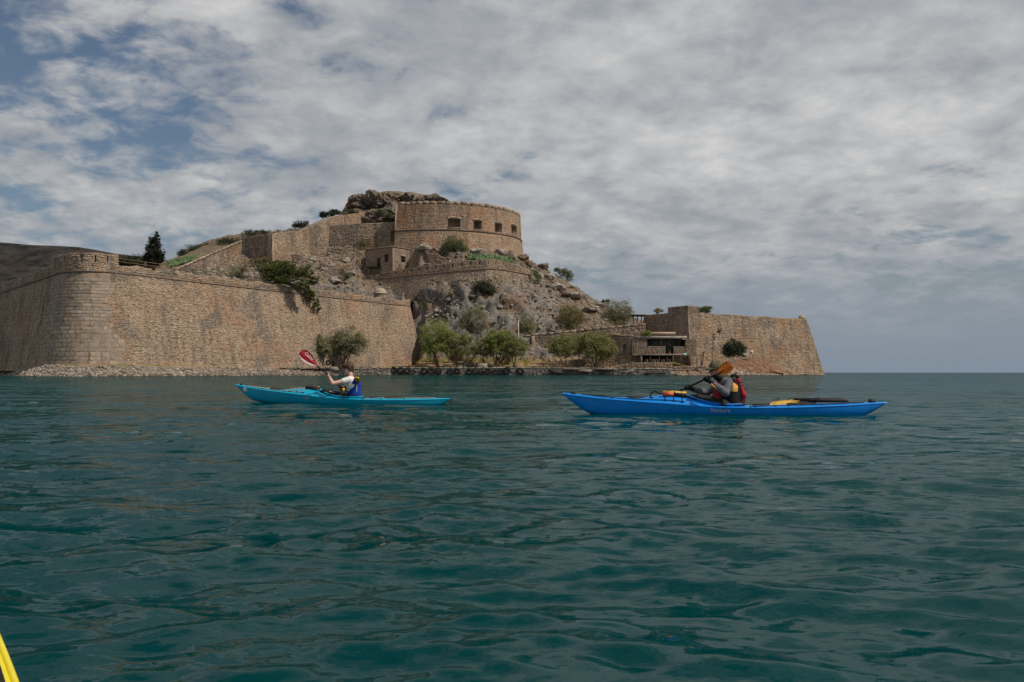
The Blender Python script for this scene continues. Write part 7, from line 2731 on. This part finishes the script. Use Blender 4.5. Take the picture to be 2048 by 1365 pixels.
    ap = cut(ap, (Q(1430, 813), (0.05, 0, -1)))
    shape('spray_deck', ap, NEOPRENE, root, 0.011)
    # buoyancy vest, black with red front and back and amber sides
    core = blend([cap(waist + (0.0, 0, -0.05), chest + (0.0, 0, 0.0), 0.158, 0.165, (1, 0.76, 1)), cap(chest, neck + (0.03, 0, -0.05), 0.155, 0.085, (1, 0.86, 1))], 0.03)
    h1 = cap(shn + (-0.02, -0.2, -0.05), shn + (-0.02, 0.09, -0.05), 0.085, 0.085, (1.1, 1, 0.75))
    h2 = cap(shf + (-0.02, 0.2, -0.05), shf + (-0.02, -0.09, -0.05), 0.085, 0.085, (1.1, 1, 0.75))
    vv = lambda p: np.maximum(np.maximum(core(p), -h1(p)), -h2(p))
    vv.box = core.box
    vf = cut(vv, (neck + (0, 0, -0.02), (0.1, 0, 1)), (waist + (0, 0, -0.10), (0, 0, -1)))
    vest = shape('life_vest', vf, VEST_K, root, 0.009)
    fr = cut(grow(blend([cap(Q(1434, 803), Q(1436, 776), 0.10, 0.085, (1.2, 0.62, 1))], 0.02), 0.0), (Q(1446, 790), (1, 0, 0.1)), (Q(1434, 812), (0, 0, -1)))
    shape('vest_front', fr, VEST_R, vest, 0.009)
    bk = blend([cap(Q(1475, 762), Q(1484, 790), 0.05, 0.062, (1, 0.5, 1)), cap(Q(1484, 790), Q(1481, 806), 0.062, 0.045, (1, 0.5, 1))], 0.03)
    bkp = shape('back_pack', bk, VEST_R, vest, 0.009)
    for z in np.linspace(766, 800, 6):
        MB().tube([Q(1474 + (z - 764) * 0.12, z, -0.105), Q(1480 + (z - 764) * 0.15, z - 1, -0.11), Q(1487 + (z - 764) * 0.08, z - 1.5, -0.07)], 0.006, 5).build('webbing', VEST_K, bkp)
    MB().tube([Q(1466, 757, -0.14), Q(1473, 769, -0.15), Q(1477, 785, -0.15), Q(1474, 803, -0.17)], 0.022, 8).build('shoulder_strap', VEST_K, vest, True)
    MB().tube([Q(1463, 753, -0.10), Q(1470, 750, -0.06), Q(1476, 756, -0.02)], 0.028, 8).build('collar', VEST_K, vest, True)
    sp = cut(grow(vf, 0.008), (Q(1470, 780), (1, 0, -0.25)), (Q(1458, 780), (-1, 0, 0.2)), (Q(1465, 784), (0, 0, -1)), (Q(1465, 763), (0, 0, 1)), ((0, D - 0.03, 0), (0, 1, 0)))
    shape('side_panel', sp, VEST_Y, vest, 0.009)
    MB().box(Q(1485.5, 800, -0.05), (0.07, 0.06, 0.07), R=np.array(Matrix.Rotation(0.5, 3, 'Y'))).build('tow_clip', VEST_K, vest)
    # paddle
    pr = empty('kayak_paddle', hn, 'black shafted paddle with translucent orange blades held by the right paddler', 'paddle')
    b0 = Q(1431.5, 750.0, -0.34); t0 = Q(1463, 730.0, -0.50)
    b1 = Q(1353, 785.5, 0.34); t1 = Q(1329, 795, 0.46)
    MB().tube([b0, hn, hf, b1], 0.0155, 10).build('shaft', K_CORD_BLACK, pr, True)
    v, f = blade_mesh(b0, t0, 0.185, (0.1, -1.0, 0.25), asym=0.0, camber=0.012)
    bl = mesh('blade', v, f, BLADE_OR, pr, True)
    MB().tube([b0 + (t0 - b0) * t + np.array((0, -0.012, 0.0)) for t in (-0.02, 0.3, 0.7)], [0.016, 0.013, 0.005], 8).build('spine', plain('dark_spine', (0.16, 0.025, 0.012), 0.4, 0.1, 6.0), bl, True)
    v, f = blade_mesh(b1, t1, 0.19, (0.15, -1.0, 0.35), asym=0.0, camber=0.012)
    mesh('blade', v, f, BLADE_BR, pr, True)
    for c0, s in ((hf, 1), (hn, -1)):
        MB().lathe([(0.016, -0.006), (0.034, 0), (0.016, 0.006)], (0, 0, 0), 14).build('drip_ring', K_CORD_BLACK, pr, True).matrix_local = Matrix.Translation(Vector(c0 + s * a * 0.22 - np.array(pr.location))) @ Vector(a).to_track_quat('Z', 'Y').to_matrix().to_4x4()


right_person()
